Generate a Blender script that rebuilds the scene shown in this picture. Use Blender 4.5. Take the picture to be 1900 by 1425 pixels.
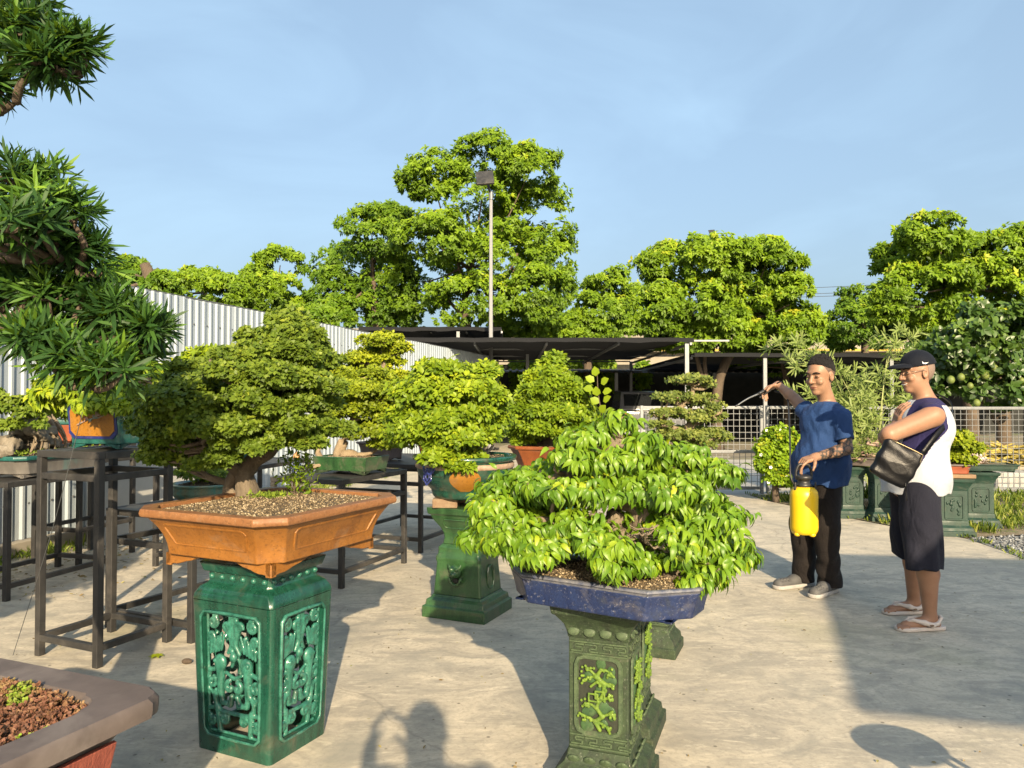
import bpy, bmesh, math, random
import numpy as np
from mathutils import Vector, Matrix
random.seed(7); rng = np.random.default_rng(7)
for o in list(bpy.data.objects): bpy.data.objects.remove(o)
S = bpy.context.scene; COL = S.collection
R = math.radians

# ---------------------------------------------------------------- camera, sky, sun, exposure
CAM_H = 1.40; FPX = 1400.0; PITCH = math.atan(27.5/FPX)
cam_d = bpy.data.cameras.new('camera'); cam = bpy.data.objects.new('camera', cam_d); COL.objects.link(cam)
cam.location = (0, 0, CAM_H); cam.rotation_euler = (R(90)+PITCH, 0, 0)
cam_d.sensor_width = 36; cam_d.lens = 36*FPX/1900; cam_d.clip_start = .05; cam_d.clip_end = 2000
S.camera = cam
SUN_EL = 22.5; SUN_AZ = 171.0            # degrees; azimuth from +Y towards +X: behind the camera, a little to its right
w = bpy.data.worlds.new('World'); S.world = w; w.use_nodes = True
nt = w.node_tree; nt.nodes.clear()
wo = nt.nodes.new('ShaderNodeOutputWorld'); bg = nt.nodes.new('ShaderNodeBackground')
sky = nt.nodes.new('ShaderNodeTexSky'); sky.sky_type = 'NISHITA'; sky.sun_disc = False
sky.sun_elevation = R(SUN_EL); sky.sun_rotation = R(SUN_AZ); sky.air_density = 1.0; sky.dust_density = 6.0; sky.ozone_density = 1.6
tc = nt.nodes.new('ShaderNodeTexCoord'); mp = nt.nodes.new('ShaderNodeMapping'); mp.inputs['Scale'].default_value = (1.0, 1.0, 2.2)
mp.inputs['Rotation'].default_value = (R(14), R(24), 0)
nz = nt.nodes.new('ShaderNodeTexNoise'); nz.inputs['Scale'].default_value = 2.3; nz.inputs['Detail'].default_value = 5; nz.inputs['Roughness'].default_value = .52
nz.inputs['Distortion'].default_value = 1.1
rp = nt.nodes.new('ShaderNodeValToRGB'); rp.color_ramp.elements[0].position = .42; rp.color_ramp.elements[1].position = .80
rp.color_ramp.elements[0].color = (.36, .36, .36, 1); rp.color_ramp.elements[1].color = (.64, .64, .64, 1)
mx = nt.nodes.new('ShaderNodeMix'); mx.data_type = 'RGBA'; mx.inputs['B'].default_value = (3.4, 4.95, 6.35, 1)
nt.links.new(tc.outputs['Generated'], mp.inputs['Vector']); nt.links.new(mp.outputs['Vector'], nz.inputs['Vector'])
nt.links.new(nz.outputs['Fac'], rp.inputs['Fac']); nt.links.new(rp.outputs['Color'], mx.inputs['Factor'])
nt.links.new(sky.outputs['Color'], mx.inputs['A']); nt.links.new(mx.outputs['Result'], bg.inputs['Color'])
bg.inputs['Strength'].default_value = .077
nt.links.new(bg.outputs['Background'], wo.inputs['Surface'])
sl = bpy.data.lights.new('sun', 'SUN'); sl.energy = 4.3; sl.angle = R(.55); sl.color = (1.0, .80, .53)
sun = bpy.data.objects.new('sun', sl); COL.objects.link(sun)
SUND = Vector((math.sin(R(SUN_AZ))*math.cos(R(SUN_EL)), math.cos(R(SUN_AZ))*math.cos(R(SUN_EL)), math.sin(R(SUN_EL))))
sun.rotation_euler = (-SUND).to_track_quat('-Z', 'Y').to_euler(); sun.location = SUND*30
vs = S.view_settings; vs.view_transform = 'Standard'; vs.look = 'None'; vs.gamma = 1; vs.use_curve_mapping = False; vs.exposure = 1.36
S.cycles.max_bounces = 6; S.cycles.transparent_max_bounces = 6; S.cycles.diffuse_bounces = 3; S.cycles.glossy_bounces = 3
S.cycles.transmission_bounces = 3; S.cycles.use_denoising = True; S.cycles.sample_clamp_indirect = 6

def at(px, py, Y):
    """world point seen at photo pixel (1900 wide) at forward distance Y"""
    u = (px-950)/FPX; v = (712.5-py)/FPX; c, s = math.cos(PITCH), math.sin(PITCH)
    d = Vector((u, c-v*s, s+v*c)); return Vector((0, 0, CAM_H)) + d*(Y/d.y)

# ---------------------------------------------------------------- materials
def sr(r, g, b):
    f = lambda c: (c/12.92 if c <= .04045 else ((c+.055)/1.055)**2.4)
    return (f(r/255), f(g/255), f(b/255))
class N:
    """small node-graph helper"""
    def __init__(s, name):
        s.m = bpy.data.materials.new(name); s.m.use_nodes = True; s.t = s.m.node_tree; s.t.nodes.clear()
        s.out = s.n('ShaderNodeOutputMaterial'); s.p = s.n('ShaderNodeBsdfPrincipled'); s.l(s.p.outputs[0], s.out.inputs['Surface'])
    def n(s, t, **k):
        o = s.t.nodes.new(t)
        for a, b in k.items(): setattr(o, a, b)
        return o
    def l(s, a, b): s.t.links.new(a, b)
    def coord(s, kind='Object', scale=(1, 1, 1), rot=(0, 0, 0)):
        c = s.n('ShaderNodeTexCoord'); m = s.n('ShaderNodeMapping'); m.inputs['Scale'].default_value = scale; m.inputs['Rotation'].default_value = rot
        s.l(c.outputs[kind], m.inputs['Vector']); return m.outputs['Vector']
    def noise(s, vec, scale, detail=4, rough=.55, dist=0):
        o = s.n('ShaderNodeTexNoise'); o.inputs['Scale'].default_value = scale; o.inputs['Detail'].default_value = detail
        o.inputs['Roughness'].default_value = rough; o.inputs['Distortion'].default_value = dist
        if vec is not None: s.l(vec, o.inputs['Vector'])
        return o.outputs['Fac']
    def ramp(s, fac, stops):
        o = s.n('ShaderNodeValToRGB'); e = o.color_ramp.elements
        while len(e) < len(stops): e.new(.5)
        for i, (p, c) in enumerate(stops):
            e[i].position = p; e[i].color = (c, c, c, 1) if isinstance(c, (int, float)) else (*c[:3], 1)
        s.l(fac, o.inputs['Fac']); return o.outputs['Color']
    def mix(s, fac, a, b, mode='MIX'):
        o = s.n('ShaderNodeMix', data_type='RGBA', blend_type=mode)
        for key, v in (('Factor', fac), ('A', a), ('B', b)):
            if isinstance(v, (int, float)): o.inputs[key].default_value = v
            elif isinstance(v, tuple): o.inputs[key].default_value = (*v[:3], 1)
            else: s.l(v, o.inputs[key])
        return o.outputs['Result']
    def attr(s, name):
        o = s.n('ShaderNodeAttribute', attribute_name=name); return o.outputs['Fac']
    def base(s, c):
        if isinstance(c, tuple): s.p.inputs['Base Color'].default_value = (*c, 1)
        else: s.l(c, s.p.inputs['Base Color'])
    def set(s, rough=None, metal=None, coat=None, spec=None, sss=None):
        if rough is not None:
            if isinstance(rough, (int, float)): s.p.inputs['Roughness'].default_value = rough
            else: s.l(rough, s.p.inputs['Roughness'])
        if metal is not None: s.p.inputs['Metallic'].default_value = metal
        if coat is not None: s.p.inputs['Coat Weight'].default_value = coat; s.p.inputs['Coat Roughness'].default_value = .08
        if spec is not None: s.p.inputs['Specular IOR Level'].default_value = spec
    def bump(s, h, strength=.3, dist=.01):
        o = s.n('ShaderNodeBump'); o.inputs['Strength'].default_value = strength; o.inputs['Distance'].default_value = dist
        s.l(h, o.inputs['Height']); s.l(o.outputs['Normal'], s.p.inputs['Normal'])
def pmat(name, c1, c2=None, scale=8, rough=.7, bump=.2, bdist=.004, metal=0, coat=None, stretch=(1, 1, 1), bscale=None, lo=.35, hi=.65, c3=None):
    k = N(name); v = k.coord('Object', stretch)
    c2 = c2 or tuple(x*.75 for x in c1)
    f = k.noise(v, scale, 6, .6); col = k.ramp(f, [(lo, c1), (hi, c2)])
    if c3:
        g = k.noise(v, scale*.37, 5, .65, .4); col = k.mix(k.ramp(g, [(.52, 0.), (.66, 1.)]), col, c3)
    k.base(col); k.set(rough=rough, metal=metal, coat=coat)
    if bump: k.bump(k.noise(v, bscale or scale*5, 5, .6), bump, bdist)
    return k.m
def leafmat(name, stops, trans=.35, rough=.42, tcol=(.26, .42, .01), spec=.25):
    k = N(name); col = k.ramp(k.attr('tint'), stops); k.base(col); k.set(rough=rough, spec=spec)
    t = k.n('ShaderNodeBsdfTranslucent'); k.l(k.mix(.5, col, tcol), t.inputs['Color'])
    m = k.n('ShaderNodeMixShader'); m.inputs[0].default_value = trans
    k.l(k.p.outputs[0], m.inputs[1]); k.l(t.outputs[0], m.inputs[2]); k.l(m.outputs[0], k.out.inputs['Surface'])
    return k.m

# ---------------------------------------------------------------- mesh building
def link_mesh(name, me, mat=None, parent=None, smooth=False):
    if mat: me.materials.append(mat)
    if smooth: me.polygons.foreach_set('use_smooth', np.ones(len(me.polygons), bool))
    o = bpy.data.objects.new(name, me); COL.objects.link(o)
    if parent is not None: o.parent = parent
    return o
def mesh_np(name, V, Fc, mat=None, parent=None, smooth=False, tint=None):
    V = np.asarray(V, np.float32); Fc = np.asarray(Fc, np.int32); k = Fc.shape[1]
    me = bpy.data.meshes.new(name); me.vertices.add(len(V)); me.vertices.foreach_set('co', V.ravel())
    me.loops.add(Fc.size); me.loops.foreach_set('vertex_index', Fc.ravel())
    me.polygons.add(len(Fc)); me.polygons.foreach_set('loop_start', np.arange(0, Fc.size, k, dtype=np.int32))
    me.polygons.foreach_set('loop_total', np.full(len(Fc), k, np.int32))
    if tint is not None:
        a = me.attributes.new('tint', 'FLOAT', 'POINT'); a.data.foreach_set('value', np.asarray(tint, np.float32))
    me.update(calc_edges=True)
    return link_mesh(name, me, mat, parent, smooth)
class MB:
    def __init__(s): s.v = []; s.f = []
    def add(s, V, Fc):
        n = len(s.v); s.v += [tuple(p) for p in V]; s.f += [tuple(i+n for i in f) for f in Fc]; return s
    def box(s, c, size, rot=None, taper=1.0):
        x, y, z = (a/2 for a in size); V = []
        for sz in (-1, 1):
            t = taper if sz > 0 else 1
            for sx, sy in ((-1, -1), (1, -1), (1, 1), (-1, 1)): V.append(Vector((sx*x*t, sy*y*t, sz*z)))
        if rot is not None: V = [rot @ p for p in V]
        c = Vector(c); V = [p+c for p in V]
        return s.add(V, [(3, 2, 1, 0), (4, 5, 6, 7), (0, 1, 5, 4), (1, 2, 6, 5), (2, 3, 7, 6), (3, 0, 4, 7)])
    def bar(s, a, b, w, h=None, up=(0, 0, 1)):
        a, b = Vector(a), Vector(b); h = h or w; d = (b-a); L = d.length; d.normalize(); up = Vector(up)
        if abs(d.dot(up)) > .98: up = Vector((0, 1, 0))
        x = d.cross(up).normalized(); z = x.cross(d)
        M = Matrix((x, d, z)).transposed(); return s.box((a+b)/2, (w, L, h), M)
    def loft(s, rings, cap0=True, cap1=True, closed=False):
        n = len(rings[0]); V = [p for r in rings for p in r]; Fc = []
        m = len(rings)
        for i in range(m if closed else m-1):
            j = (i+1) % m
            for k in range(n): Fc.append((i*n+k, i*n+(k+1) % n, j*n+(k+1) % n, j*n+k))
        if cap0 and not closed: Fc.append(tuple(range(n-1, -1, -1)))
        if cap1 and not closed: Fc.append(tuple((m-1)*n+k for k in range(n)))
        return s.add(V, Fc)
    def lathe(s, prof, n=32, sx=1, sy=1, cap0=True, cap1=True, closed=False):
        return s.loft([[(r*sx*math.cos(2*math.pi*k/n), r*sy*math.sin(2*math.pi*k/n), z) for k in range(n)] for r, z in prof], cap0, cap1, closed)
    def tube(s, pts, rad, n=8, rough=0, ends=True, res=None):
        V, Fc = tube_np(pts, rad, n, rough, res); return s.add(V, Fc)
    def build(s, name, mat=None, parent=None, smooth=False, bevel=0, auto=None):
        me = bpy.data.meshes.new(name); me.from_pydata(s.v, [], s.f); me.update()
        o = link_mesh(name, me, mat, parent, smooth)
        if bevel:
            b = o.modifiers.new('bevel', 'BEVEL'); b.width = bevel; b.segments = 2; b.limit_method = 'ANGLE'; b.angle_limit = R(35)
            me.polygons.foreach_set('use_smooth', np.ones(len(me.polygons), bool))
            wn = o.modifiers.new('wn', 'WEIGHTED_NORMAL'); wn.keep_sharp = True
        elif auto:
            me.polygons.foreach_set('use_smooth', np.ones(len(me.polygons), bool)); me.set_sharp_from_angle(angle=R(auto))
        return o
def catmull(P, res):
    P = [Vector(p) for p in P]
    if len(P) < 3: 
        return [P[0].lerp(P[-1], i/res) for i in range(res+1)], [i/res for i in range(res+1)]
    Q = [2*P[0]-P[1]]+P+[2*P[-1]-P[-2]]; out = []; ts = []
    for i in range(1, len(Q)-2):
        for k in range(res):
            t = k/res; a, b, c, d = Q[i-1:i+3]
            out.append(.5*((2*b)+(c-a)*t+(2*a-5*b+4*c-d)*t*t+(3*b-a-3*c+d)*t**3)); ts.append(i-1+t)
    out.append(P[-1]); ts.append(len(P)-1); return out, [t/(len(P)-1) for t in ts]
def tube_np(pts, rad, n=8, rough=0, res=None):
    C, T = catmull(pts, res or 5)
    rad = list(rad) if isinstance(rad, (list, tuple)) else [rad, rad]
    rr = np.interp(T, np.linspace(0, 1, len(rad)), rad)
    V = []; Fc = []; up = Vector((.13, .31, .94))
    ph = random.random()*10
    for i, p in enumerate(C):
        d = (C[min(i+1, len(C)-1)]-C[max(i-1, 0)]).normalized()
        x = d.cross(up)
        if x.length < .2: x = d.cross(Vector((1, 0, 0)))
        x.normalize(); y = d.cross(x)
        up = up.lerp(y.cross(d) if False else up, 1)
        for k in range(n):
            a = 2*math.pi*k/n
            q = rr[i]*(1+rough*(math.sin(3*a+ph+i*.31)+.6*math.sin(5*a-ph*2+i*.7)+.7*(random.random()-.5)))
            V.append(p+(x*math.cos(a)+y*math.sin(a))*q)
    m = len(C)
    for i in range(m-1):
        for k in range(n): Fc.append((i*n+k, i*n+(k+1) % n, (i+1)*n+(k+1) % n, (i+1)*n+k))
    Fc.append(tuple(range(n-1, -1, -1))); Fc.append(tuple((m-1)*n+k for k in range(n)))
    return V, Fc
def tag(o, label=None, cat=None, group=None, kind=None):
    if label: o['label'] = label
    if cat: o['category'] = cat
    if group: o['group'] = group
    if kind: o['kind'] = kind
    return o
def thing(name, label, cat, loc=(0, 0, 0), rz=0, group=None):
    o = bpy.data.objects.new(name, None); COL.objects.link(o); o.location = loc; o.rotation_euler = (0, 0, rz); o.empty_display_size = .1
    return tag(o, label, cat, group)
def copy_tree(o, parent=None):
    c = o.copy(); COL.objects.link(c); c.parent = parent
    for ch in list(o.children): copy_tree(ch, c)
    return c

# ---------------------------------------------------------------- leaves
LEAF = {  # along +Y, upper side +Z, unit length
 'diamond': (np.array([[0, 0, 0], [-.24, .45, .05], [0, 1, -.10], [.24, .45, .05]]), np.array([[0, 1, 2], [0, 2, 3]][::-1])),
 'oval': (np.array([[0, 0, 0], [-.30, .3, .05], [-.27, .68, .02], [0, 1, -.12], [.27, .68, .02], [.30, .3, .05], [0, .5, -.03]]),
          np.array([[0, 6, 1], [1, 6, 2], [2, 6, 3], [3, 6, 4], [4, 6, 5], [5, 6, 0]])[:, ::-1]),
 'ficus': (np.array([[0, 0, 0], [-.20, .22, .10], [-.27, .5, .04], [-.17, .78, -.16], [0, 1.02, -.52], [.17, .78, -.16], [.27, .5, .04], [.20, .22, .10],
                     [0, .24, .05], [0, .5, -.03], [0, .78, -.22]]),
           np.array([[0, 8, 1], [1, 8, 9], [1, 9, 2], [2, 9, 10], [2, 10, 3], [3, 10, 4], [0, 7, 8], [7, 9, 8], [7, 6, 9], [6, 10, 9], [6, 5, 10], [5, 4, 10]])[:, ::-1]),
 'blade': (np.array([[-.018, 0, 0], [.018, 0, 0], [-.062, .4, .015], [.062, .4, .015], [-.05, .75, -.02], [.05, .75, -.02], [0, 1, -.09], [0, .4, -.008]]),
           np.array([[0, 7, 2], [0, 1, 7], [1, 3, 7], [2, 7, 4], [7, 5, 4], [7, 3, 5], [4, 5, 6]])),
}
def nrm(v): return v/np.maximum(np.linalg.norm(v, axis=-1, keepdims=True), 1e-9)
def leaf_arrays(kind, pos, dirs, ups, size, wid=1.0):
    T, Fc = LEAF[kind]; y = nrm(dirs); x = nrm(np.cross(y, ups)); z = np.cross(x, y)
    size = np.asarray(size).reshape(-1, 1, 1); W = np.asarray(wid).reshape(-1, 1, 1) if np.ndim(wid) else wid
    V = pos[:, None, :] + size*(T[None, :, 0:1]*W*x[:, None, :] + T[None, :, 1:2]*y[:, None, :] + T[None, :, 2:3]*z[:, None, :])
    n = len(pos); k = len(T)
    Fa = (Fc[None]+(np.arange(n)*k)[:, None, None]).reshape(-1, 3)
    return V.reshape(-1, 3), Fa, k
def leaves(name, kind, pos, dirs, ups, size, mat, parent=None, tint=None, wid=1.0, smooth=False):
    V, Fa, k = leaf_arrays(kind, pos, dirs, ups, size, wid)
    t = np.repeat(tint if tint is not None else rng.random(len(pos)), k)
    return mesh_np(name, V, Fa, mat, parent, smooth, t)
def rdir(n):
    v = rng.normal(size=(n, 3)); return nrm(v)
# ================================================================ SETTING
def concrete():
    k = N('concrete'); v = k.coord('Object')
    big = k.noise(v, .55, 6, .6, .6); mid = k.noise(k.coord('Object', (1.0, 1.6, 1), (0, 0, .5)), 2.6, 9, .68, 1.6); fine = k.noise(v, 38, 6, .7)
    sw = k.noise(k.coord('Object', (1.0, 3.4, 1), (0, 0, -.35)), 3.1, 10, .72, 2.6)
    c = k.ramp(big, [(.3, (.40, .36, .285)), (.55, (.51, .455, .355)), (.75, (.44, .40, .325))])
    c = k.mix(k.ramp(mid, [(.38, .95), (.58, 0.)]), c, (.31, .285, .235))
    c = k.mix(k.ramp(sw, [(.54, 0.), (.70, .7)]), c, (.68, .61, .47))
    c = k.mix(k.ramp(sw, [(.28, .45), (.40, 0.)]), c, (.25, .245, .225))
    c = k.mix(k.ramp(k.noise(v, 7, 8, .75, 1.2), [(.50, 0.), (.70, .30)]), c, (.22, .20, .16)); c = k.mix(k.ramp(fine, [(.36, .45), (.5, 0.)]), c, (.24, .22, .19))
    st = k.noise(v, 1.3, 5, .6, .8); c = k.mix(k.ramp(st, [(.54, 0.), (.69, .85)]), c, (.235, .23, .20))
    gr = k.noise(k.coord('Object', (.9, .9, 1)), .8, 4, .6, .5); c = k.mix(k.ramp(gr, [(.58, 0.), (.75, .4)]), c, (.27, .27, .15))
    vo = k.n('ShaderNodeTexVoronoi', feature='DISTANCE_TO_EDGE'); vo.inputs['Scale'].default_value = .30
    wv = k.n('ShaderNodeVectorMath', operation='ADD'); nn = k.n('ShaderNodeTexNoise'); nn.inputs['Scale'].default_value = 3; nn.inputs['Detail'].default_value = 6
    sc = k.n('ShaderNodeVectorMath', operation='SCALE'); sc.inputs['Scale'].default_value = .34
    k.l(v, nn.inputs['Vector']); k.l(nn.outputs['Color'], sc.inputs[0]); k.l(v, wv.inputs[0]); k.l(sc.outputs[0], wv.inputs[1]); k.l(wv.outputs[0], vo.inputs['Vector'])
    crack = k.ramp(vo.outputs['Distance'], [(.0, .30), (.002, 0.)])
    c = k.mix(crack, c, (.10, .095, .085))
    dots = k.n('ShaderNodeTexVoronoi'); dots.inputs['Scale'].default_value = 9; k.l(v, dots.inputs['Vector'])
    dm = k.ramp(dots.outputs['Distance'], [(.05, .75), (.09, 0.)]); c = k.mix(dm, c, (.10, .09, .07))
    k.base(c); k.set(rough=k.ramp(mid, [(.3, .62), (.7, .86)]), spec=.35)
    hb = k.mix(.45, k.noise(v, 60, 6, .7), sw); k.bump(hb, .35, .006); return k.m
M = {}
M['concrete'] = concrete()
M['soil'] = pmat('soil', (.13, .10, .065), (.24, .20, .13), 14, .95, .6, .02, c3=(.10, .13, .04))
M['earth'] = pmat('earth', (.27, .245, .20), (.17, .16, .12), 1.2, .95, .5, .02, c3=(.10, .14, .04))
M['gravelbase'] = pmat('gravel_base', (.17, .18, .18), (.30, .31, .31), 45, .9, .8, .02)
M['road'] = pmat('pale_road', (.42, .41, .38), (.33, .32, .30), 2.0, .9, .2, .01)
M['galv'] = pmat('galvanised_steel', (.19, .20, .21), (.15, .16, .17), 30, .5, .08, .001, metal=.55)
M['sheet'] = pmat('painted_sheet', (.32, .375, .42), (.285, .335, .38), 1.6, .5, .05, .002, metal=.1, stretch=(3, 3, .6), c3=(.29, .33, .36))
M['steel'] = pmat('dark_steel', (.022, .0215, .022), (.038, .037, .036), 9, .55, .15, .002, metal=.1, c3=(.065, .06, .055))
M['net'] = leafmat('shade_net', [(0, (.018, .019, .021)), (1, (.018, .019, .021))], .12, .9, (.05, .05, .05), .1)
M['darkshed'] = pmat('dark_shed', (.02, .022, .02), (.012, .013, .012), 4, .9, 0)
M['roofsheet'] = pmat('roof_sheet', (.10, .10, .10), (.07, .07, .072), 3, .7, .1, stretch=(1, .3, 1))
M['beige'] = pmat('overpass_concrete', (.27, .24, .19), (.22, .20, .16), .7, .85, .1, .02, c3=(.17, .155, .13))
M['yellow'] = pmat('yellow_paint', (.40, .28, .02), None, 5, .6, 0)
M['white'] = pmat('white_paint', (.40, .40, .38), (.36, .36, .34), 6, .6, .05)
M['bark'] = pmat('tree_bark', (.11, .082, .056), (.065, .048, .033), 7, .9, .6, .03, stretch=(1, 1, .35))

def sheet(name, poly, z, mat, label=None, kind='structure', sub=0):
    me = bpy.data.meshes.new(name); me.from_pydata([(x, y, z) for x, y in poly], [], [tuple(range(len(poly)))]); me.update()
    o = link_mesh(name, me, mat); o['kind'] = kind
    if label: o['label'] = label
    return o
sheet('ground', [(-900, -300), (900, -300), (900, 1200), (-900, 1200)], -.016, M['earth'], 'bare earth ground around and beyond the nursery yard')
WX = lambda d: -4.1+.2647*(d-8.08)       # line of the corrugated fence
YARD_R = [(5.6, -6), (4.7, 3), (4.5, 5.4), (4.42, 6.3), (4.52, 7.0), (4.55, 7.6), (4.2, 8.2), (3.85, 9.2), (3.5, 10.4), (3.45, 11.0)]
sheet('concrete_yard', [(WX(-6), -6)]+YARD_R+[(1.5, 11.05), (.2, 24), (WX(24), 24)], 0, M['concrete'], 'pale trowelled concrete yard under the bonsai stands')
sheet('service_road', [(1.5, 11.06), (30, 11.06), (30, 17.5), (1.0, 17.5)], -.006, M['road'], 'pale service road beyond the wire mesh gate')
sheet('planting_bed', [(3.86, 9.25), (4.22, 8.22), (4.57, 7.62), (9.5, 8.8), (9.5, 11.05), (3.46, 11.04), (3.52, 10.42)], .004, M['soil'], 'strip of planted soil along the wire mesh fence')
sheet('gravel_path', [(4.72, 3), (4.52, 5.4), (4.44, 6.3), (4.54, 7.0), (4.575, 7.6), (9.5, 8.78), (12, 3)], -.002, M['gravelbase'], 'grey gravel ground beside the concrete yard')
# gravel stones
def stones(name, label, inside, n, s0, s1, z, mat, parent=None, tag_kind=True):
    P = inside(n); n = len(P)
    T = np.array([[1, 0, 0], [-1, 0, 0], [0, 1, 0], [0, -1, 0], [0, 0, .7], [0, 0, -.7]], float)
    Fc = np.array([[0, 2, 4], [2, 1, 4], [1, 3, 4], [3, 0, 4], [2, 0, 5], [1, 2, 5], [3, 1, 5], [0, 3, 5]])
    sz = rng.uniform(s0, s1, (n, 1, 1))*rng.uniform(.6, 1.4, (n, 1, 3)); a = rng.uniform(0, 6.28, n)
    V = T[None]*sz + rng.normal(0, .12, (n, 6, 3))*sz
    c, s_ = np.cos(a)[:, None], np.sin(a)[:, None]
    X = V[..., 0]*c-V[..., 1]*s_; Y = V[..., 0]*s_+V[..., 1]*c
    V = np.stack([X+P[:, 0:1], Y+P[:, 1:2], V[..., 2]+P[:, 2:3]+z], -1)
    Fa = (Fc[None]+(np.arange(n)*6)[:, None, None]).reshape(-1, 3)
    o = mesh_np(name, V.reshape(-1, 3), Fa, mat, parent, False, np.repeat(rng.random(n)**1.5, 6))
    if tag_kind: o['kind'] = 'stuff'
    if label: o['label'] = label
    return o
M['stone'] = leafmat('gravel_stone', [(0, (.09, .095, .10)), (.6, (.19, .20, .205)), (1, (.32, .33, .33))], 0.0, .85, spec=.3)
def ins_gravel(n):
    d = rng.uniform(4.2, 8.6, n); x = rng.uniform(4.4, 8.2, n)
    lim = np.interp(d, [3, 5.4, 6.3, 7.0, 7.6, 8.8], [4.74, 4.54, 4.46, 4.56, 4.59, 9.3]); k = x > lim+.01
    return np.stack([x[k], d[k], np.zeros(k.sum())], 1)
stones('gravel', 'loose grey gravel chips beside the concrete', ins_gravel, 15000, .008, .024, .004, M['stone'])

# ---- corrugated fence
def corrugated(x0, x1, z0, z1, pitch=.125, depth=.018):
    prof = []; x = x0
    while x < x1-1e-6:
        prof += [(x, 0), (x+pitch*.52, 0), (x+pitch*.66, depth), (x+pitch*.86, depth)]; x += pitch
    prof.append((x1, 0)); mb = MB(); V = []; Fc = []
    for a, b in prof: V += [(a, -b, z0), (a, -b, z1)]
    for i in range(len(prof)-1): Fc.append((2*i, 2*i+2, 2*i+3, 2*i+1))
    mb.add(V, Fc); return mb
d0, d1 = 3.0, 21.2; LW = math.hypot(d1-d0, .2647*(d1-d0)); ang = math.atan2(1, .2647)
fence = thing('corrugated_fence', 'tall pale blue-grey corrugated metal fence along the left side of the yard', 'fence', (WX(d0), d0, 0), ang)
PW = 1.0; npan = int(LW/PW)
pm = corrugated(0, PW+.02, .13, 2.6); first = None
for i in range(npan+1):
    if first is None:
        first = o = pm.build('sheet_panel', M['sheet'], fence); so = o.modifiers.new('t', 'SOLIDIFY'); so.thickness = .002
    else: o = first.copy(); COL.objects.link(o)
    o.location = (i*PW, -.003*(i % 2), rng.uniform(-.006, .006))
MB().box((LW/2, .02, 2.609), (LW+.4, .05, .014)).build('cap_rail', M['galv'], fence)
for z in (.45, 1.4, 2.3): MB().box((LW/2, .045, z), (LW, .04, .06)).build('rail', M['galv'], fence)
for i in range(0, npan+2, 3): MB().box((i*PW, .10, 1.28), (.06, .06, 2.56)).build('post', M['galv'], fence)
MB().box((LW/2, -.02, .065), (LW, .16, .13)).build('footing', M['beige'], fence, bevel=.01)
scr = MB()
for i in range(npan*4):
    for z in (.45, 1.4, 2.3): scr.box((i*.25+.033, -.006, z), (.016, .012, .016))
scr.build('screws', M['galv'], fence)['kind'] = 'stuff'

# ---- wire mesh gate and fence
def mesh_panel(name, label, x0, x1, y, z0, z1, mid=(), group='wire mesh fence panels', rz=0, cell=.085):
    t = thing(name, label, 'fence panel' if 'fence' in name else 'gate', (x0, y, 0), rz, group); W = x1-x0; b = .045
    for z in (z0, z1, *mid): MB().box((W/2, 0, z), (W-.002, b, b)).build('rail', M['galv'], t, bevel=.004)
    for x in (b/2, W-b/2): MB().box((x, -.003, (z1+.03)/2), (b, b+.004, z1+.03)).build('post', M['galv'], t, bevel=.004)
    mb = MB(); n = int(W/cell); 
    for i in range(1, n): mb.box((i*W/n, 0, (z0+z1)/2), (.0065, .0065, z1-z0))
    n = int((z1-z0)/cell)
    for i in range(1, n): mb.box((W/2, .004, z0+i*(z1-z0)/n), (W, .0065, .0065))
    mb.build('wire_mesh', M['galv'], t); return t
mesh_panel('mesh_gate', 'wire mesh gate leaf left of the white-flowered bush', 1.9, 3.72, 11.2, .08, 1.27, (.62,))
mesh_panel('mesh_fence_panel', 'wire mesh fence panel behind the two men', 3.78, 6.05, 11.25, .06, 1.27, (.66,))
mesh_panel('mesh_fence_panel', 'wire mesh fence panel at the right under the pomelo tree', 6.09, 8.6, 11.27, .06, 1.26)

# ---- shade net canopies and sheds behind
def canopy(label, x0, x1, y0, y1, h0, h1, posts, group='black shade net canopies', sag=.12, overx=0):
    t = thing('net_canopy', label, 'canopy', ((x0+x1)/2, y0, 0), 0, group); W = x1-x0; D = y1-y0
    nx, ny = 16, 10; V = []; Fc = []
    for i in range(nx+1): V.append(((i/nx-.5)*W, -.02, h0-.075-.05*random.random()))
    for j in range(ny+1):
        for i in range(nx+1):
            u, v = i/nx, j/ny
            V.append(((u-.5)*W, v*D, h0+(h1-h0)*v - sag*abs(math.sin(u*math.pi*3))*abs(math.sin(v*math.pi*2))+.02*random.random()))
    for j in range(ny+1):
        for i in range(nx): Fc.append((j*(nx+1)+i, j*(nx+1)+i+1, (j+1)*(nx+1)+i+1, (j+1)*(nx+1)+i))
    MB().add(V, Fc).build('net', M['net'], t, smooth=True)
    for k in range(4):
        v = max(.03, k/3); MB().bar((-W/2, v*D, h0+(h1-h0)*v-.05), (W/2+overx*(1 if k < 3 else 0), v*D, h0+(h1-h0)*v-.05+.01), .05, .04).build('purlin', M['galv'], t)
    for k in range(5):
        x = (k/4-.5)*W; MB().bar((x, .3, h0-.11), (x, D, h1-.11), .05, .06).build('rafter', M['galv'], t)
    for (x, y) in posts:
        h = h0+(h1-h0)*(y-y0)/D-.1; MB().box((x-(x0+x1)/2, y-y0, h/2), (.09, .09, h)).build('post', M['galv'], t)
    return t
canopy('long black shade net roof behind the conical bonsai', -2.6, 4.25, 17.6, 27, 2.82, 2.78, [(.45, 22), (4.1, 17.7), (4.1, 26), (-2.4, 26)], overx=.9)
canopy('black shade net roof rising above the end of the corrugated fence', -4.4, -.3, 21.6, 27, 3.45, 2.9, [(-1.55, 21.7), (-4.2, 26), (-.5, 26)], sag=.3)
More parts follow.
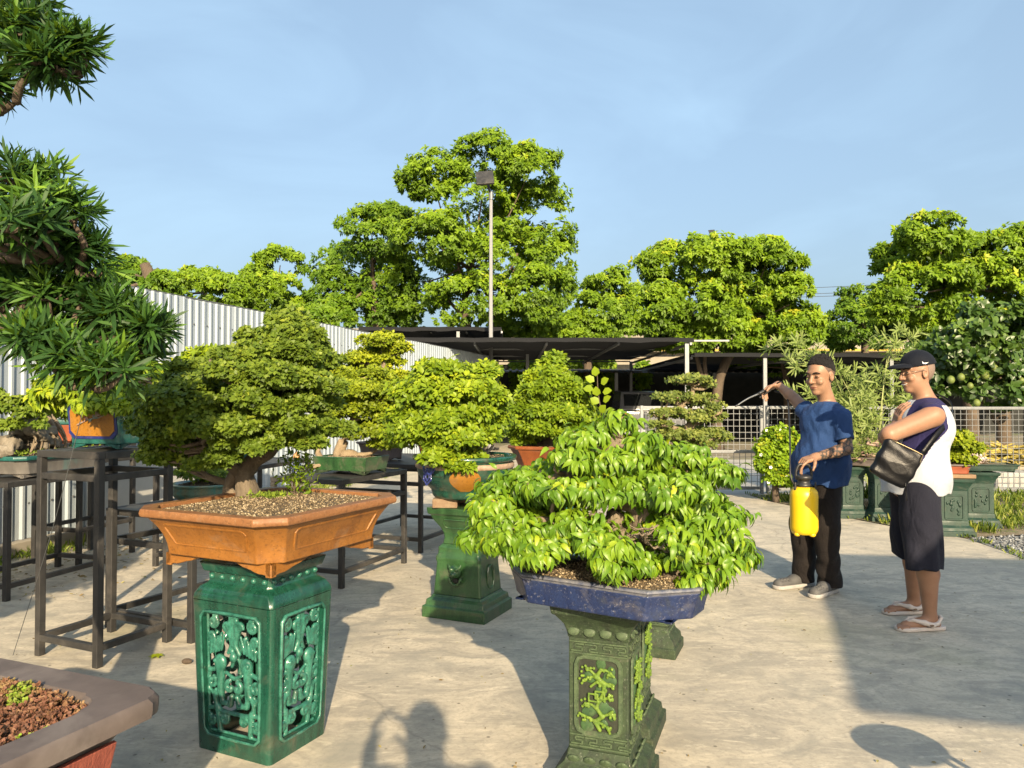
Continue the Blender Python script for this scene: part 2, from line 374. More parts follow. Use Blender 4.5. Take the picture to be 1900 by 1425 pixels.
canopy('low black shade net roof behind the wire mesh gate', 4.6, 15.5, 19, 30, 2.55, 2.5, [(6.4, 19.1), (9.6, 19.1), (13, 19.1), (15.3, 19.1)])
sh = thing('open_shed', 'dark open-fronted shed with ribbed roof under the trees', 'shed', (2, 24.5, 0))
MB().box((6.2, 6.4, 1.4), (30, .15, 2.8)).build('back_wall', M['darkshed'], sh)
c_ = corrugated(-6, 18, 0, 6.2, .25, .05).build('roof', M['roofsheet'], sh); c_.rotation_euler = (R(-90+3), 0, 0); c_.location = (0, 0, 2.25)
for x in (-1.5, 1.4, 4.6, 8.0, 11.5): MB().box((x, .1, 1.12), (.1, .1, 2.24)).build('post', M['galv'], sh)
ov = thing('concrete_overpass', 'beige concrete road overpass crossing behind the trees', 'overpass', (10, 46, 0))
MB().box((0, 0, 3.6), (90, 1.2, 1.2)).build('girder', M['beige'], ov); MB().box((0, -.1, 4.45), (90, 2.2, .5)).build('deck', M['beige'], ov)
MB().box((0, -1.0, 5.15), (90, .25, .9)).build('parapet', M['beige'], ov); MB().box((0, -1.24, 4.3), (90, .03, .12)).build('stripe', M['yellow'], ov)
for x in (-26, -8, 10, 28): MB().box((x, 0, 1.5), (1.6, 1.1, 3.0)).build('pier', M['beige'], ov)
ww = thing('boundary_wall', 'pale plastered boundary wall with ledge under the canopy edge', 'wall', (5.4, 31.5, 0))
MB().box((0, 0, 1.2), (8, .25, 2.4)).build('wall_body', M['beige'], ww); MB().box((0, -.1, 2.5), (8.2, .5, .2)).build('ledge', M['beige'], ww)

# ---- parked pickup behind the gate
pk = thing('parked_pickup', 'dark grey pickup truck parked in the shade of the shed', 'truck', (3.95, 20.6, 0))
carp = pmat('dark_grey_paint', (.10, .105, .115), (.085, .09, .10), 3, .25, 0, coat=.6); glass = pmat('dark_glass', (.012, .014, .016), None, 3, .06, 0)
redl = pmat('red_lens', (.5, .02, .02), None, 3, .2, 0); rubber = pmat('rubber', (.02, .02, .02), None, 8, .85, .1)
def carbody():
    mb = MB(); prof = [(-.93, .42), (-.95, .75), (-.93, 1.02), (-.88, 1.06)]
    mb.loft([[(-.9*s, y, .45), (.9*s, y, .45), (.95*s, y, .8), (.9*s, y, 1.06), (-.9*s, y, 1.06), (-.95*s, y, .8)] for y, s in ((0, .97), (.05, 1), (4.9, 1), (5.1, .95))]); return mb
carbody().build('body', carp, pk, bevel=.03)
MB().loft([[(-.78*a, y, z) for _ in (0,)]+[(.78*a, y, z)]+[(.70*a, y+g, z2), (-.70*a, y+g, z2)] for y, z, z2, a, g in ((1.7, 1.055, 1.62, 1, .2), (3.7, 1.055, 1.66, 1, -.4))]).build('cab', carp, pk, bevel=.04)
MB().box((0, 1.79, 1.36), (1.25, .03, .36), Matrix.Rotation(R(-18), 3, 'X')).build('rear_window', glass, pk)
MB().box((0, -.012, .80), (1.5, .03, .42)).build('tailgate', carp, pk, bevel=.02); MB().box((0, -.06, .50), (1.8, .14, .14)).build('bumper', M['galv'], pk, bevel=.02)
for s in (-1, 1):
    MB().box((s*.86, -.012, .86), (.14, .05, .32)).build('tail_light', redl, pk, bevel=.01)
    for y in (.95, 4.2):
        wv = MB(); wv.lathe([(.2, -.11), (.36, -.12), (.38, -.06), (.38, .06), (.36, .12), (.2, .11)], 20)
        o = wv.build('wheel', rubber, pk, smooth=True); o.rotation_euler = (0, R(90), 0); o.location = (s*.82, y, .38)

# ---- lamp posts and wires
def lamp(label, px, py, Y, rad, headw, pxh=None):
    b = at(px, py, Y); t = thing('lamp_post', label, 'lamp', (b.x, b.y, 0), 0, 'solar street lamps'); h = b.z
    MB().lathe([(rad*1.5, 0), (rad*1.5, .25), (rad, .27), (rad*.72, h-.35)], 12).build('pole', pmat('bright_galvanised', (.25, .255, .26), (.21, .215, .22), 20, .5, .05), t, smooth=True)
    MB().lathe([(rad*1.0, h-.38), (rad*1.0, h-.16)], 12).build('collar', M['galv'], t)
    MB().bar((0, 0, h-.25), (-.08, -.12, h-.02), .05, .05).build('bracket', M['steel'], t)
    Mx = Matrix.Rotation(R(8), 3, 'Z') @ Matrix.Rotation(R(52), 3, 'X') @ Matrix.Rotation(R(-8), 3, 'Y'); c = Vector((-.16, -.2, h+.16))
    hd = MB(); hd.box((0, 0, 0), (headw, headw*1.15, .07)); o = hd.build('lamp_head', M['steel'], t, bevel=.015); o.matrix_local = Matrix.Translation(c) @ Mx.to_4x4()
    o2 = MB().box((0, headw*.1, -.04), (headw*.8, headw*.72, .02)).build('lens', pmat('lamp_lens', (.10, .09, .08), (.16, .14, .12), 60, .25, 0), t); o2.matrix_local = o.matrix_local.copy()
    o3 = MB().box((0, headw*.1, .05), (headw*.95, headw*1.0, .012)).build('solar_panel', glass, t); o3.matrix_local = o.matrix_local.copy()
    return t
lamp('tall galvanised solar street lamp at the end of the corrugated fence', 911, 345, 20.6, .062, .48)
lamp('far street lamp with only its head above the round tree', 1324, 436, 60, .09, .5)
for i, (ya, yb) in enumerate(((530, 524), (541, 536), (546, 542))):
    a = at(1380, ya+8, 62); b = at(1760, yb-4, 60); m_ = (a+b)/2-Vector((0, 0, .1))
    tag(MB().tube([a, m_, b], [.02, .02], 5).build('power_line', M['steel']), f"{('top', 'middle', 'lowest')[i]} of the three thin power lines crossing the gap of sky", 'wire', 'overhead wires')
# ================================================================ BACKGROUND TREES
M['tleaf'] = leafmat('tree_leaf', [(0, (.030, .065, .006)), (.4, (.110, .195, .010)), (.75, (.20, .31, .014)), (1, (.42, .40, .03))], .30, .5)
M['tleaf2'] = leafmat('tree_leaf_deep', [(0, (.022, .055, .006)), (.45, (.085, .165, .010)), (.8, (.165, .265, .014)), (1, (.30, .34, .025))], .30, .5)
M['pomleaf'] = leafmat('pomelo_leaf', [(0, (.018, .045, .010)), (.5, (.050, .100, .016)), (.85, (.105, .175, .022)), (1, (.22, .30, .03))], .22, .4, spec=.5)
def blob_clusters(blobs, nsub, ncl, rs=(.28, .42), keep=-.25, shell=(.4, 1.18)):
    """cluster centres P, outward directions O, and a tint per cluster, from ellipsoid blobs (c, r)"""
    P = []; O = []; T = []
    for c, r in blobs:
        c = np.array(c); r = np.array(r); d = rdir(nsub); cs = c+d*r*rng.uniform(.55, .92, (nsub, 1)); rr = rng.uniform(rs[0], rs[1], (nsub, 1))*r.mean()
        st = rng.uniform(-.12, .12, nsub)
        for k in range(nsub):
            e = rdir(int(ncl*1.7)); ok = (e @ d[k] > keep) & (e[:, 2] > -.55); e = e[ok][:ncl]
            P.append(cs[k]+e*rr[k]*np.array([1.15, 1.15, .8])*rng.uniform(shell[0], shell[1], (len(e), 1))); O.append(nrm(e+.5*d[k])); 
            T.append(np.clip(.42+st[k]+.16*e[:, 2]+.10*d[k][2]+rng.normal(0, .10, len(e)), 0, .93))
    return np.concatenate(P), np.concatenate(O), np.concatenate(T)
def fan(P, O, T, m, size, droop=.45, spread=.9, along=.0, sj=.25, sunb=.75):
    """m leaflets around each cluster"""
    n = len(P); a = (np.arange(m)/m*2*np.pi)[None, :]+rng.uniform(0, 6.28, (n, 1))+rng.normal(0, .2, (n, m))
    ref = nrm(np.cross(O, np.array([.21, .13, .97]))); ref2 = np.cross(O, ref)
    rad = ref[:, None, :]*np.cos(a)[..., None]+ref2[:, None, :]*np.sin(a)[..., None]
    D = O[:, None, :]*(1-spread*.5)+rad*spread; D[..., 2] -= droop; D = nrm(D+rng.normal(0, .12, D.shape))
    U = np.broadcast_to(O[:, None, :]*.5+np.array(SUND)*sunb+np.array([0, 0, .5-.5*sunb]), D.shape)+rng.normal(0, .22, D.shape)
    pos = np.broadcast_to(P[:, None, :], D.shape)+D*size*along+O[:, None, :]*rng.uniform(-.25, .25, (n, m, 1))*size
    sz = size*rng.uniform(1-sj, 1+sj, (n, m)); tt = np.clip(np.repeat(T, m)+rng.normal(0, .05, n*m), 0, 1)
    return pos.reshape(-1, 3), D.reshape(-1, 3), U.reshape(-1, 3), sz.ravel(), tt
def pxblobs(L, Y, dep=.8, base=(0, 0, 0), jit=.5):
    out = []
    for b in L:
        px, py, rx, ry = b[:4]; dy = b[4] if len(b) > 4 else random.uniform(-jit, jit)
        c = at(px, py, Y+dy)-Vector(base); s = (Y+dy)/FPX
        out.append(((c.x, c.y, c.z), (rx*s, (rx+ry)*.5*s*dep, ry*s)))
    return out
def tree(label, L, Y, trunkpx, mat, name='leafy_tree', size=.165, nsub=24, ncl=30, m=8, group='trees behind the yard', trunk_r=.16, limbs=(), jit=1.4, kind='diamond', wid=1.0, droop=.62, extra=None, dep=.9):
    b = at(trunkpx[0][0], trunkpx[0][1], Y); base = Vector((b.x, Y, 0)); t = thing(name, label, 'tree', base, 0, group)
    pts = [Vector((0, 0, 0))]+[at(x, y, Y)-base for x, y in trunkpx]
    pts = [p for i, p in enumerate(pts) if i == 0 or p.z > .05]
    mb = MB(); mb.tube(pts, [trunk_r*1.25, trunk_r*.9, trunk_r*.45], 9, .05)
    blobs = pxblobs(L, Y, dep, base, jit)
    for l in limbs: mb.tube([at(x, y, Y)-base for x, y in l], [trunk_r*.55, trunk_r*.25], 7, .05)
    top = pts[-1]
    for c, r in blobs: 
        c = Vector(c); s = pts[-2].lerp(top, random.random()); mb.tube([s, s.lerp(c, .5)+Vector((0, 0, -.1)), c], [trunk_r*.35, trunk_r*.1], 6, .05)
    mb.build('trunk', M['bark'], t, smooth=True)
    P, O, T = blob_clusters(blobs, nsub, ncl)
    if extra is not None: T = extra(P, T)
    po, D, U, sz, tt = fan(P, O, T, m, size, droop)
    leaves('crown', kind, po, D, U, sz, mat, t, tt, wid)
    return t
tree('tall leafy tree standing behind the street lamp', [(905, 300, 62, 58), (800, 325, 62, 45), (985, 315, 52, 50), (870, 400, 110, 70), (990, 400, 75, 60), (800, 445, 80, 60), (930, 480, 115, 62), (1012, 470, 52, 75), (785, 525, 72, 60), (880, 560, 100, 50), (1000, 545, 62, 60)],
     26, [(866, 610), (862, 560), (880, 470)], M['tleaf'], limbs=[[(900, 650), (925, 560), (960, 470)], [(862, 590), (820, 545)], [(920, 570), (870, 500), (820, 470)]], nsub=24, ncl=34)
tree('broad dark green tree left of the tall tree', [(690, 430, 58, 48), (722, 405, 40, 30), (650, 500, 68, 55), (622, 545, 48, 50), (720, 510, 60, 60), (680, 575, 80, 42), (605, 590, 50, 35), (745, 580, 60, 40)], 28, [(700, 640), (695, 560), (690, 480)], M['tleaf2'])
tree('leafy tree with pointed top showing over the corrugated fence', [(520, 492, 38, 40), (500, 545, 60, 42), (555, 575, 42, 35), (450, 570, 50, 30), (475, 520, 32, 28)], 29, [(510, 640), (510, 560), (515, 510)], M['tleaf'])
tree('low leafy tree over the middle of the corrugated fence', [(425, 545, 45, 36), (378, 522, 36, 32), (330, 535, 46, 34), (395, 575, 50, 25)], 28, [(385, 640), (382, 570), (380, 530)], M['tleaf'])
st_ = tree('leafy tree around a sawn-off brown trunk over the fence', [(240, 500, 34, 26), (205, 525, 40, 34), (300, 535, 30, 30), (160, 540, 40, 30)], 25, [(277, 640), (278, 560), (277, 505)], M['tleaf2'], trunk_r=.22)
bs = Vector(st_.location); sm = MB(); sm.tube([at(278, 560, 24.6)-bs, at(277, 515, 24.6)-bs, at(268, 490, 24.6)-bs], [.26, .22, .16], 9, .08); sm.tube([at(277, 518, 24.6)-bs, at(296, 500, 24.6)-bs], [.14, .09], 7, .08); sm.build('sawn_stub', M['bark'], st_, smooth=True)
tree('spreading leafy tree above the long net canopy', [(1130, 532, 46, 42), (1062, 560, 60, 45), (960, 592, 60, 36), (1120, 590, 70, 42), (1015, 612, 80, 30), (1172, 575, 42, 50), (1090, 620, 80, 25)], 30, [(1090, 660), (1085, 600), (1090, 560)], M['tleaf'])
def yel(P, T): return np.clip(T+.10*(np.sin(P[:, 0]*1.3+P[:, 2]*1.7) > .55), 0, 1)
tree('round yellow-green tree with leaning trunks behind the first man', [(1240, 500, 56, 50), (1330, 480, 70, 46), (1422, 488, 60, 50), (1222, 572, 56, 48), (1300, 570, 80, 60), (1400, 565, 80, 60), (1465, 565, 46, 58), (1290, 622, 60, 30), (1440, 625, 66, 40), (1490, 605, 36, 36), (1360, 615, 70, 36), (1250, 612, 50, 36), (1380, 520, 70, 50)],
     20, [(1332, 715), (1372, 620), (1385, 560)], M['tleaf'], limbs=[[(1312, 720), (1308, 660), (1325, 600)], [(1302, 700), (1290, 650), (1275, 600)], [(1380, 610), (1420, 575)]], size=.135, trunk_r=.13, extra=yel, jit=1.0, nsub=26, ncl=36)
tree('small dark tree in the gap between the round tree and the tall right tree', [(1602, 560, 42, 42), (1580, 602, 45, 40), (1632, 592, 42, 60), (1555, 625, 30, 25)], 34, [(1605, 660), (1603, 610), (1602, 570)], M['tleaf2'])
tree('tall bright tree rising at the right edge behind the pomelo tree', [(1732, 440, 60, 48), (1690, 480, 60, 50), (1800, 482, 70, 50), (1872, 470, 62, 55), (1722, 542, 80, 60), (1820, 560, 90, 60), (1690, 600, 62, 46), (1650, 560, 30, 40), (1892, 540, 60, 70), (1945, 480, 60, 70), (1760, 600, 70, 50), (1850, 620, 70, 45)],
     19, [(1800, 660), (1790, 590), (1785, 500)], M['tleaf'], size=.14, extra=yel, nsub=26, ncl=34)
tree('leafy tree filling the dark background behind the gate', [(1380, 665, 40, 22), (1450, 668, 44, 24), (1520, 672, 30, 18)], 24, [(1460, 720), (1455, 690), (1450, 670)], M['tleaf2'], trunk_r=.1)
# pomelo tree with fruit
pom = tree('pomelo tree with green fruit behind the second man', [(1800, 640, 80, 50), (1862, 600, 70, 60), (1775, 692, 58, 45), (1850, 705, 70, 50), (1905, 650, 60, 80), (1735, 665, 38, 40), (1960, 620, 70, 90)],
     13, [(1862, 790), (1866, 730), (1880, 640)], M['pomleaf'], name='pomelo_tree', size=.14, nsub=22, ncl=18, m=6, kind='oval', wid=.9, droop=.3, trunk_r=.11, limbs=[[(1862, 800), (1820, 740), (1790, 680)], [(1866, 770), (1905, 720), (1920, 660)]], jit=.7, dep=.7)
fr = pmat('pomelo_skin', (.10, .14, .026), (.13, .165, .034), 40, .6, .2, .002)
fm = MB(); fm.lathe([(.001, -.066), (.035, -.06), (.06, -.03), (.065, 0), (.058, .035), (.035, .062), (.012, .074), (.001, .076)], 16)
f0 = None
for (px, py) in ((1853, 656), (1866, 654), (1828, 697), (1840, 674), (1845, 683), (1895, 706), (1764, 705), (1812, 748), (1783, 700), (1870, 690), (1890, 742), (1800, 716)):
    p = at(px, py, 12.15)-Vector(pom.location)
    if f0 is None: f0 = o = fm.build('fruit', fr, pom, smooth=True)
    else: o = f0.copy(); COL.objects.link(o)
    o.location = p; o.scale = [random.uniform(.7, .95)]*3
# vine curtain on the far wall
vc = thing('hanging_vine', 'curtain of green creeper hanging over the pale wall under the canopy', 'creeper', (3.3, 30.9, 0))
pv = np.concatenate([np.stack([rng.uniform(-3.4, .9, 2600), rng.uniform(-.25, .1, 2600), rng.uniform(1.7, 3.1, 2600)], 1), np.stack([rng.normal(2.0, .14, 260), rng.uniform(-.2, 0, 260), rng.uniform(1.9, 3.0, 260)], 1)])
dv = np.tile([0, -.5, -1.], (len(pv), 1))+rng.normal(0, .5, (len(pv), 3)); leaves('foliage', 'oval', pv, dv, np.tile([0, -1., .5], (len(pv), 1)), rng.uniform(.14, .24, len(pv)), M['tleaf2'], vc, rng.uniform(.3, .9, len(pv)))
MB().bar((-3.4, .1, 3.05), (2.4, .1, 3.05), .05).build('stem', M['bark'], vc)
# ================================================================ SIGNED-DISTANCE MODELLING (smooth unions, surface nets)
class SDF:
    def __init__(s, lo, hi, res):
        s.o = np.array(lo, np.float32); s.h = res; s.n = tuple(int(math.ceil((b-a)/res))+1 for a, b in zip(lo, hi)); s.F = np.full(s.n, 1.0, np.float32)
        s.ax = [s.o[i]+np.arange(s.n[i], dtype=np.float32)*res for i in range(3)]
    def sub_(s, lo, hi, m):
        sl = []
        for i in range(3):
            a = max(0, int((lo[i]-m-s.o[i])/s.h)); b = min(s.n[i], int((hi[i]+m-s.o[i])/s.h)+2); sl.append(slice(a, max(a, b)))
        sl = tuple(sl); P = np.stack(np.meshgrid(*[s.ax[i][sl[i]] for i in range(3)], indexing='ij'), -1); return sl, P
    def put(s, d, sl, k, mode='add'):
        F = s.F[sl]
        if F.size == 0: return
        if mode == 'add':
            if k <= 0: s.F[sl] = np.minimum(F, d)
            else: h = np.clip(.5+.5*(F-d)/k, 0, 1); s.F[sl] = F*(1-h)+d*h-k*h*(1-h)
        elif mode == 'sub':
            if k <= 0: s.F[sl] = np.maximum(F, -d)
            else: h = np.clip(.5-.5*(F+d)/k, 0, 1); s.F[sl] = F*(1-h)-d*h+k*h*(1-h)
    def cone(s, a, b, ra, rb=None, k=.02, mode='add', flat=None):
        rb = ra if rb is None else rb; a = np.array(a, np.float32); b = np.array(b, np.float32); r = max(ra, rb)
        sl, P = s.sub_(np.minimum(a, b)-r, np.maximum(a, b)+r, k+2*s.h); ba = b-a; L = max(float(ba@ba), 1e-9)
        t = np.clip(((P-a)@ba)/L, 0, 1); q = P-a-t[..., None]*ba; d = np.sqrt((q*q).sum(-1))-(ra+(rb-ra)*t); s.put(d, sl, k, mode); return s
    def chain(s, pts, rad, k=.02, mode='add'):
        for i in range(len(pts)-1): s.cone(pts[i], pts[i+1], rad[i], rad[i+1], k, mode)
        return s
    def ell(s, c, r, rot=None, k=.02, mode='add'):
        c = np.array(c, np.float32); r = np.array(r, np.float32); m = r.max() if rot is not None else 0
        sl, P = s.sub_(c-(m or r), c+(m or r), k+2*s.h); q = P-c
        if rot is not None: q = q @ np.array(rot, np.float32)      # rot columns = local axes
        k0 = np.linalg.norm(q/r, axis=-1); k1 = np.linalg.norm(q/(r*r), axis=-1); d = k0*(k0-1)/np.maximum(k1, 1e-6); s.put(d, sl, k, mode); return s
    def box(s, c, half, rot=None, rnd=.01, k=.01, mode='add'):
        c = np.array(c, np.float32); half = np.array(half, np.float32); m = float(np.linalg.norm(half)) if rot is not None else 0
        sl, P = s.sub_(c-(m or half), c+(m or half), k+2*s.h); q = P-c
        if rot is not None: q = q @ np.array(rot, np.float32)
        q = np.abs(q)-(half-rnd); d = np.linalg.norm(np.maximum(q, 0), axis=-1)+np.minimum(q.max(-1), 0)-rnd; s.put(d, sl, k, mode); return s
    def cut(s, p, n):
        """remove everything on the +n side of the plane through p"""
        P = [s.ax[i].reshape([-1 if j == i else 1 for j in range(3)]) for i in range(3)]; n = np.array(n, float); n /= np.linalg.norm(n)
        s.F = np.maximum(s.F, sum((P[i]-p[i])*n[i] for i in range(3)).astype(np.float32)); return s
    def warp(s, fn):
        P = np.stack(np.meshgrid(*s.ax, indexing='ij'), -1); s.F = s.F+fn(P).astype(np.float32); return s
    def mesh(s):
        F = s.F; F[0], F[-1] = 1, 1; F[:, 0], F[:, -1] = 1, 1; F[:, :, 0], F[:, :, -1] = 1, 1
        S_ = F < 0; nx, ny, nz = F.shape; c = [S_[i:nx-1+i, j:ny-1+j, k:nz-1+k] for i in (0, 1) for j in (0, 1) for k in (0, 1)]
        cnt = sum(x.astype(np.int8) for x in c); mask = (cnt > 0) & (cnt < 8); I = np.argwhere(mask); m = len(I)
        if m == 0: return np.zeros((0, 3)), np.zeros((0, 4), int)
        idx = np.full(mask.shape, -1, np.int32); idx[mask] = np.arange(m)
        acc = np.zeros((m, 3)); num = np.zeros(m); off = [(i, j, k) for i in (0, 1) for j in (0, 1) for k in (0, 1)]
        for a in off:
            for ax in range(3):
                if a[ax]: continue
                b = list(a); b[ax] = 1; A = I+np.array(a); B = I+np.array(b); fa = F[A[:, 0], A[:, 1], A[:, 2]]; fb = F[B[:, 0], B[:, 1], B[:, 2]]
                x = (fa < 0) != (fb < 0); t = np.where(x, fa/np.where(x, fa-fb, 1), 0); p = np.array(a, float)[None]+np.zeros((m, 3)); p[:, ax] += t
                acc += p*x[:, None]; num += x
        V = s.o+(I+acc/num[:, None])*s.h; Q = []
        for ax in range(3):
            o1, o2 = [(1, 2), (2, 0), (0, 1)][ax]
            lo = [slice(None)]*3; hi = [slice(None)]*3; lo[ax] = slice(0, -1); hi[ax] = slice(1, None)
            a, b = S_[tuple(lo)], S_[tuple(hi)]; E = np.argwhere(a != b)
            E = E[(E[:, o1] > 0) & (E[:, o2] > 0) & (E[:, o1] < F.shape[o1]-1) & (E[:, o2] < F.shape[o2]-1)]
            flip = a[E[:, 0], E[:, 1], E[:, 2]]
            def cell(d1, d2):
                C = E.copy(); C[:, o1] -= d1; C[:, o2] -= d2; return idx[C[:, 0], C[:, 1], C[:, 2]]
            q = np.stack([cell(1, 1), cell(0, 1), cell(0, 0), cell(1, 0)], 1); q = np.where(flip[:, None], q, q[:, ::-1]); Q.append(q)
        return V, np.concatenate(Q)
    def build(s, name, mat, parent=None, smooth=True, loc=None):
        V, Q = s.mesh(); return mesh_np(name, V, Q, mat, parent, smooth)
def wob(P, f, seed=0):
    """cheap smooth 3-D noise in about [-1, 1]"""
    x, y, z = P[..., 0]*f, P[..., 1]*f, P[..., 2]*f
    return (np.sin(x*1.0+1.7*np.sin(y*1.3+seed)+seed)*np.cos(z*1.1+1.3*np.sin(x*.9+seed*2))+np.sin(y*1.9-z*1.4+seed*3+np.sin(x*2.1))*.5)/1.5

# ---------------------------------------------------------------- pots and stands
def oct_ring(wx, wy, ch, z):
    x, y = wx/2, wy/2
    return [(x-ch, -y, z), (x, -y+ch, z), (x, y-ch, z), (x-ch, y, z), (-x+ch, y, z), (-x, y-ch, z), (-x, -y+ch, z), (-x+ch, -y, z)]
def glaze(name, c1, c2, c3=None, rough=.22, scale=6, drip=(1, 1, .25), wear=None, coat=.5):
    k = N(name); v = k.coord('Object', drip); f = k.noise(v, scale, 7, .62, .4); col = k.ramp(f, [(.32, c1), (.62, c2)])
    if c3: col = k.mix(k.ramp(k.noise(k.coord('Object'), scale*.5, 6, .65, .7), [(.56, 0.), (.68, .85)]), col, c3)
    if wear: col = k.mix(k.ramp(k.noise(k.coord('Object'), scale*4, 8, .75), [(.57, 0.), (.69, .85)]), col, wear)
    sp = k.noise(k.coord('Object'), 160, 3, .6); col = k.mix(k.ramp(sp, [(.62, 0.), (.72, .35)]), col, tuple(min(1, x*2+.06) for x in c2))
    dk = k.noise(k.coord('Object'), 85, 5, .7); col = k.mix(k.ramp(dk, [(.34, .55), (.46, 0.)]), col, tuple(x*.35 for x in c1))
    du = k.noise(k.coord('Object'), 7, 8, .7, .6); col = k.mix(k.ramp(du, [(.56, 0.), (.74, .38)]), col, (.15, .135, .105))
    k.base(col); k.set(rough=k.ramp(du, [(.35, rough), (.7, rough+.35)]), coat=coat); k.bump(k.mix(.35, k.noise(k.coord('Object'), 26, 5, .6), dk), .22, .006); return k.m
M['g_green'] = glaze('green_glaze', (.003, .028, .018), (.009, .066, .042), (.030, .034, .018), .18, 13, (1.6, 1.6, .22))
M['g_carve'] = glaze('green_carved_glaze', (.008, .062, .042), (.036, .17, .125), (.007, .04, .026), .25, 22, (1, 1, 1))
M['g_leaf'] = glaze('leaf_green_glaze', (.010, .038, .011), (.026, .080, .024), (.045, .065, .030), .3, 14)
M['g_moss'] = glaze('mossy_green_glaze', (.010, .020, .009), (.025, .045, .017), (.008, .011, .006), .55, 26, (1, 1, .6), (.15, .17, .13), .03)
M['g_high'] = glaze('highlit_worn_relief', (.026, .048, .022), (.055, .085, .038), (.015, .026, .012), .6, 30, (1, 1, 1), (.14, .16, .12), .03)  # lighter green puts highlights into the raised carving; pale specks are wear
M['g_dark'] = glaze('dark_green_glaze', (.004, .020, .014), (.008, .036, .024), None, .45, 6, (1, 1, .25), None, .05)
M['g_teal'] = glaze('teal_glaze', (.006, .055, .050), (.016, .11, .098), (.005, .036, .036), .28, 14)
M['g_orange'] = glaze('orange_glaze', (.185, .070, .009), (.245, .100, .016), (.145, .054, .009), .4, 11, (1, 1, .6), (.12, .05, .014), .15)
M['g_rim'] = glaze('orange_rim_glaze', (.165, .068, .022), (.22, .10, .036), (.12, .052, .02), .5, 22, (1, 1, 1), (.26, .16, .09), .1)
M['g_rust'] = glaze('rust_glaze', (.22, .065, .017), (.16, .044, .012), (.11, .034, .013), .3, 8)
M['g_blue'] = glaze('blue_glaze', (.004, .011, .050), (.009, .022, .080), (.018, .026, .05), .4, 22, (1, 1, .5), (.20, .20, .22), .15)
M['g_ochre'] = glaze('ochre_glaze', (.22, .092, .007), (.28, .125, .013), None, .25, 9)
M['g_cobalt'] = glaze('cobalt_glaze', (.006, .014, .09), (.02, .03, .16), None, .2, 14)
M['terracotta'] = pmat('terracotta', (.26, .068, .028), (.21, .052, .022), 6, .55, .1)
M['clay_brown'] = pmat('brown_clay', (.080, .064, .058), (.11, .088, .080), 9, .6, .25, .003, c3=(.14, .118, .108))
M['clay_red'] = pmat('red_clay_panel', (.16, .035, .025), (.26, .07, .045), 30, .6, .8, .004, stretch=(1, 1, .2))
M['clay_grey'] = pmat('grey_clay', (.16, .15, .138), (.11, .104, .098), 6, .7, .2, c3=(.10, .18, .175), stretch=(2.2, 2.2, .35))
M['brick'] = pmat('old_brick', (.22, .165, .105), (.155, .095, .055), 12, .9, .6, .006)
M['potsoil'] = pmat('potting_grit', (.13, .10, .06), (.075, .055, .034), 26, .95, .8, .01)
M['grit'] = leafmat('pale_grit', [(0, (.05, .038, .025)), (.6, (.20, .15, .085)), (1, (.44, .36, .24))], 0, .9, spec=.2)
M['woodpale'] = pmat('bonsai_bark', (.20, .16, .11), (.12, .092, .062), 12, .9, .8, .012, stretch=(1, 1, .5))
M['wooddark'] = pmat('bonsai_bark_dark', (.10, .074, .052), (.055, .04, .028), 12, .9, .8, .012, stretch=(1, 1, .5))
M['moss'] = leafmat('moss', [(0, (.06, .10, .012)), (1, (.22, .30, .03))], .1, .9)

def soil_fill(parent, wx, wy, z, ch, mat=None, n=900, mound=.02, s0=.0028, s1=.0062, rnd=False, grit=None):
    nx = 18; V = []; Fc = []
    for j in range(nx+1):
        for i in range(nx+1):
            a, b = i/nx*2-1, j/nx*2-1; x, y = a*wx/2, b*wy/2
            if rnd: q = max(abs(a), abs(b)); l = math.hypot(a, b) or 1; x *= q/l; y *= q/l
            else:
                ex = abs(x)+abs(y)-(wx/2+wy/2-ch)
                if ex > 0: x -= math.copysign(ex/2, x); y -= math.copysign(ex/2, y)
            V.append((x, y, z+mound*max(0, 1-a*a)*max(0, 1-b*b)+.004*random.random()))
    for j in range(nx):
        for i in range(nx): Fc.append((j*(nx+1)+i, j*(nx+1)+i+1, (j+1)*(nx+1)+i+1, (j+1)*(nx+1)+i))
    o = MB().add(V, Fc).build('soil', mat or M['potsoil'], parent, smooth=True)
    if n:
        def ins(n):
            a = rng.uniform(-.93, .93, n); b = rng.uniform(-.93, .93, n); k = ((a*a+b*b) < .86) if rnd else (np.abs(a*wx/2)+np.abs(b*wy/2) < wx/2+wy/2-ch-.02)
            a, b = a[k], b[k]; return np.stack([a*wx/2, b*wy/2, z+mound*(1-a*a)*(1-b*b)+.003], 1)
        stones('grit', None, ins, n, s0, s1, 0, grit or M['grit'], o)
    return o
def bracket_foot(mat, parent, x, y, sx, sy, lx, ly, h, t=.03):
    """corner bracket foot with scalloped lower edge; corner at (x,y), wings run inward"""
    mb = MB()
    for axis, L, s in ((0, lx, sx), (1, ly, sy)):
        n = 10; ring0 = []; ring1 = []
        prof = [(i/n, -h*(1-(i/n)**1.6)*(1-.12*abs(math.sin(i/n*9)))) for i in range(n+1)]
        top = [(p, 0.0) for p, _ in prof][::-1]; pl = prof+top
        for off in (0, t):
            ring = []
            for p, z in pl:
                if axis == 0: ring.append((x-s*p*L, y-sy*off, z))
                else: ring.append((x-sx*off, y-s*p*L, z))
            (ring0 if off == 0 else ring1).extend(ring)
        mb.loft([ring0, ring1])
    return mb.build('foot', mat, parent, bevel=.004)
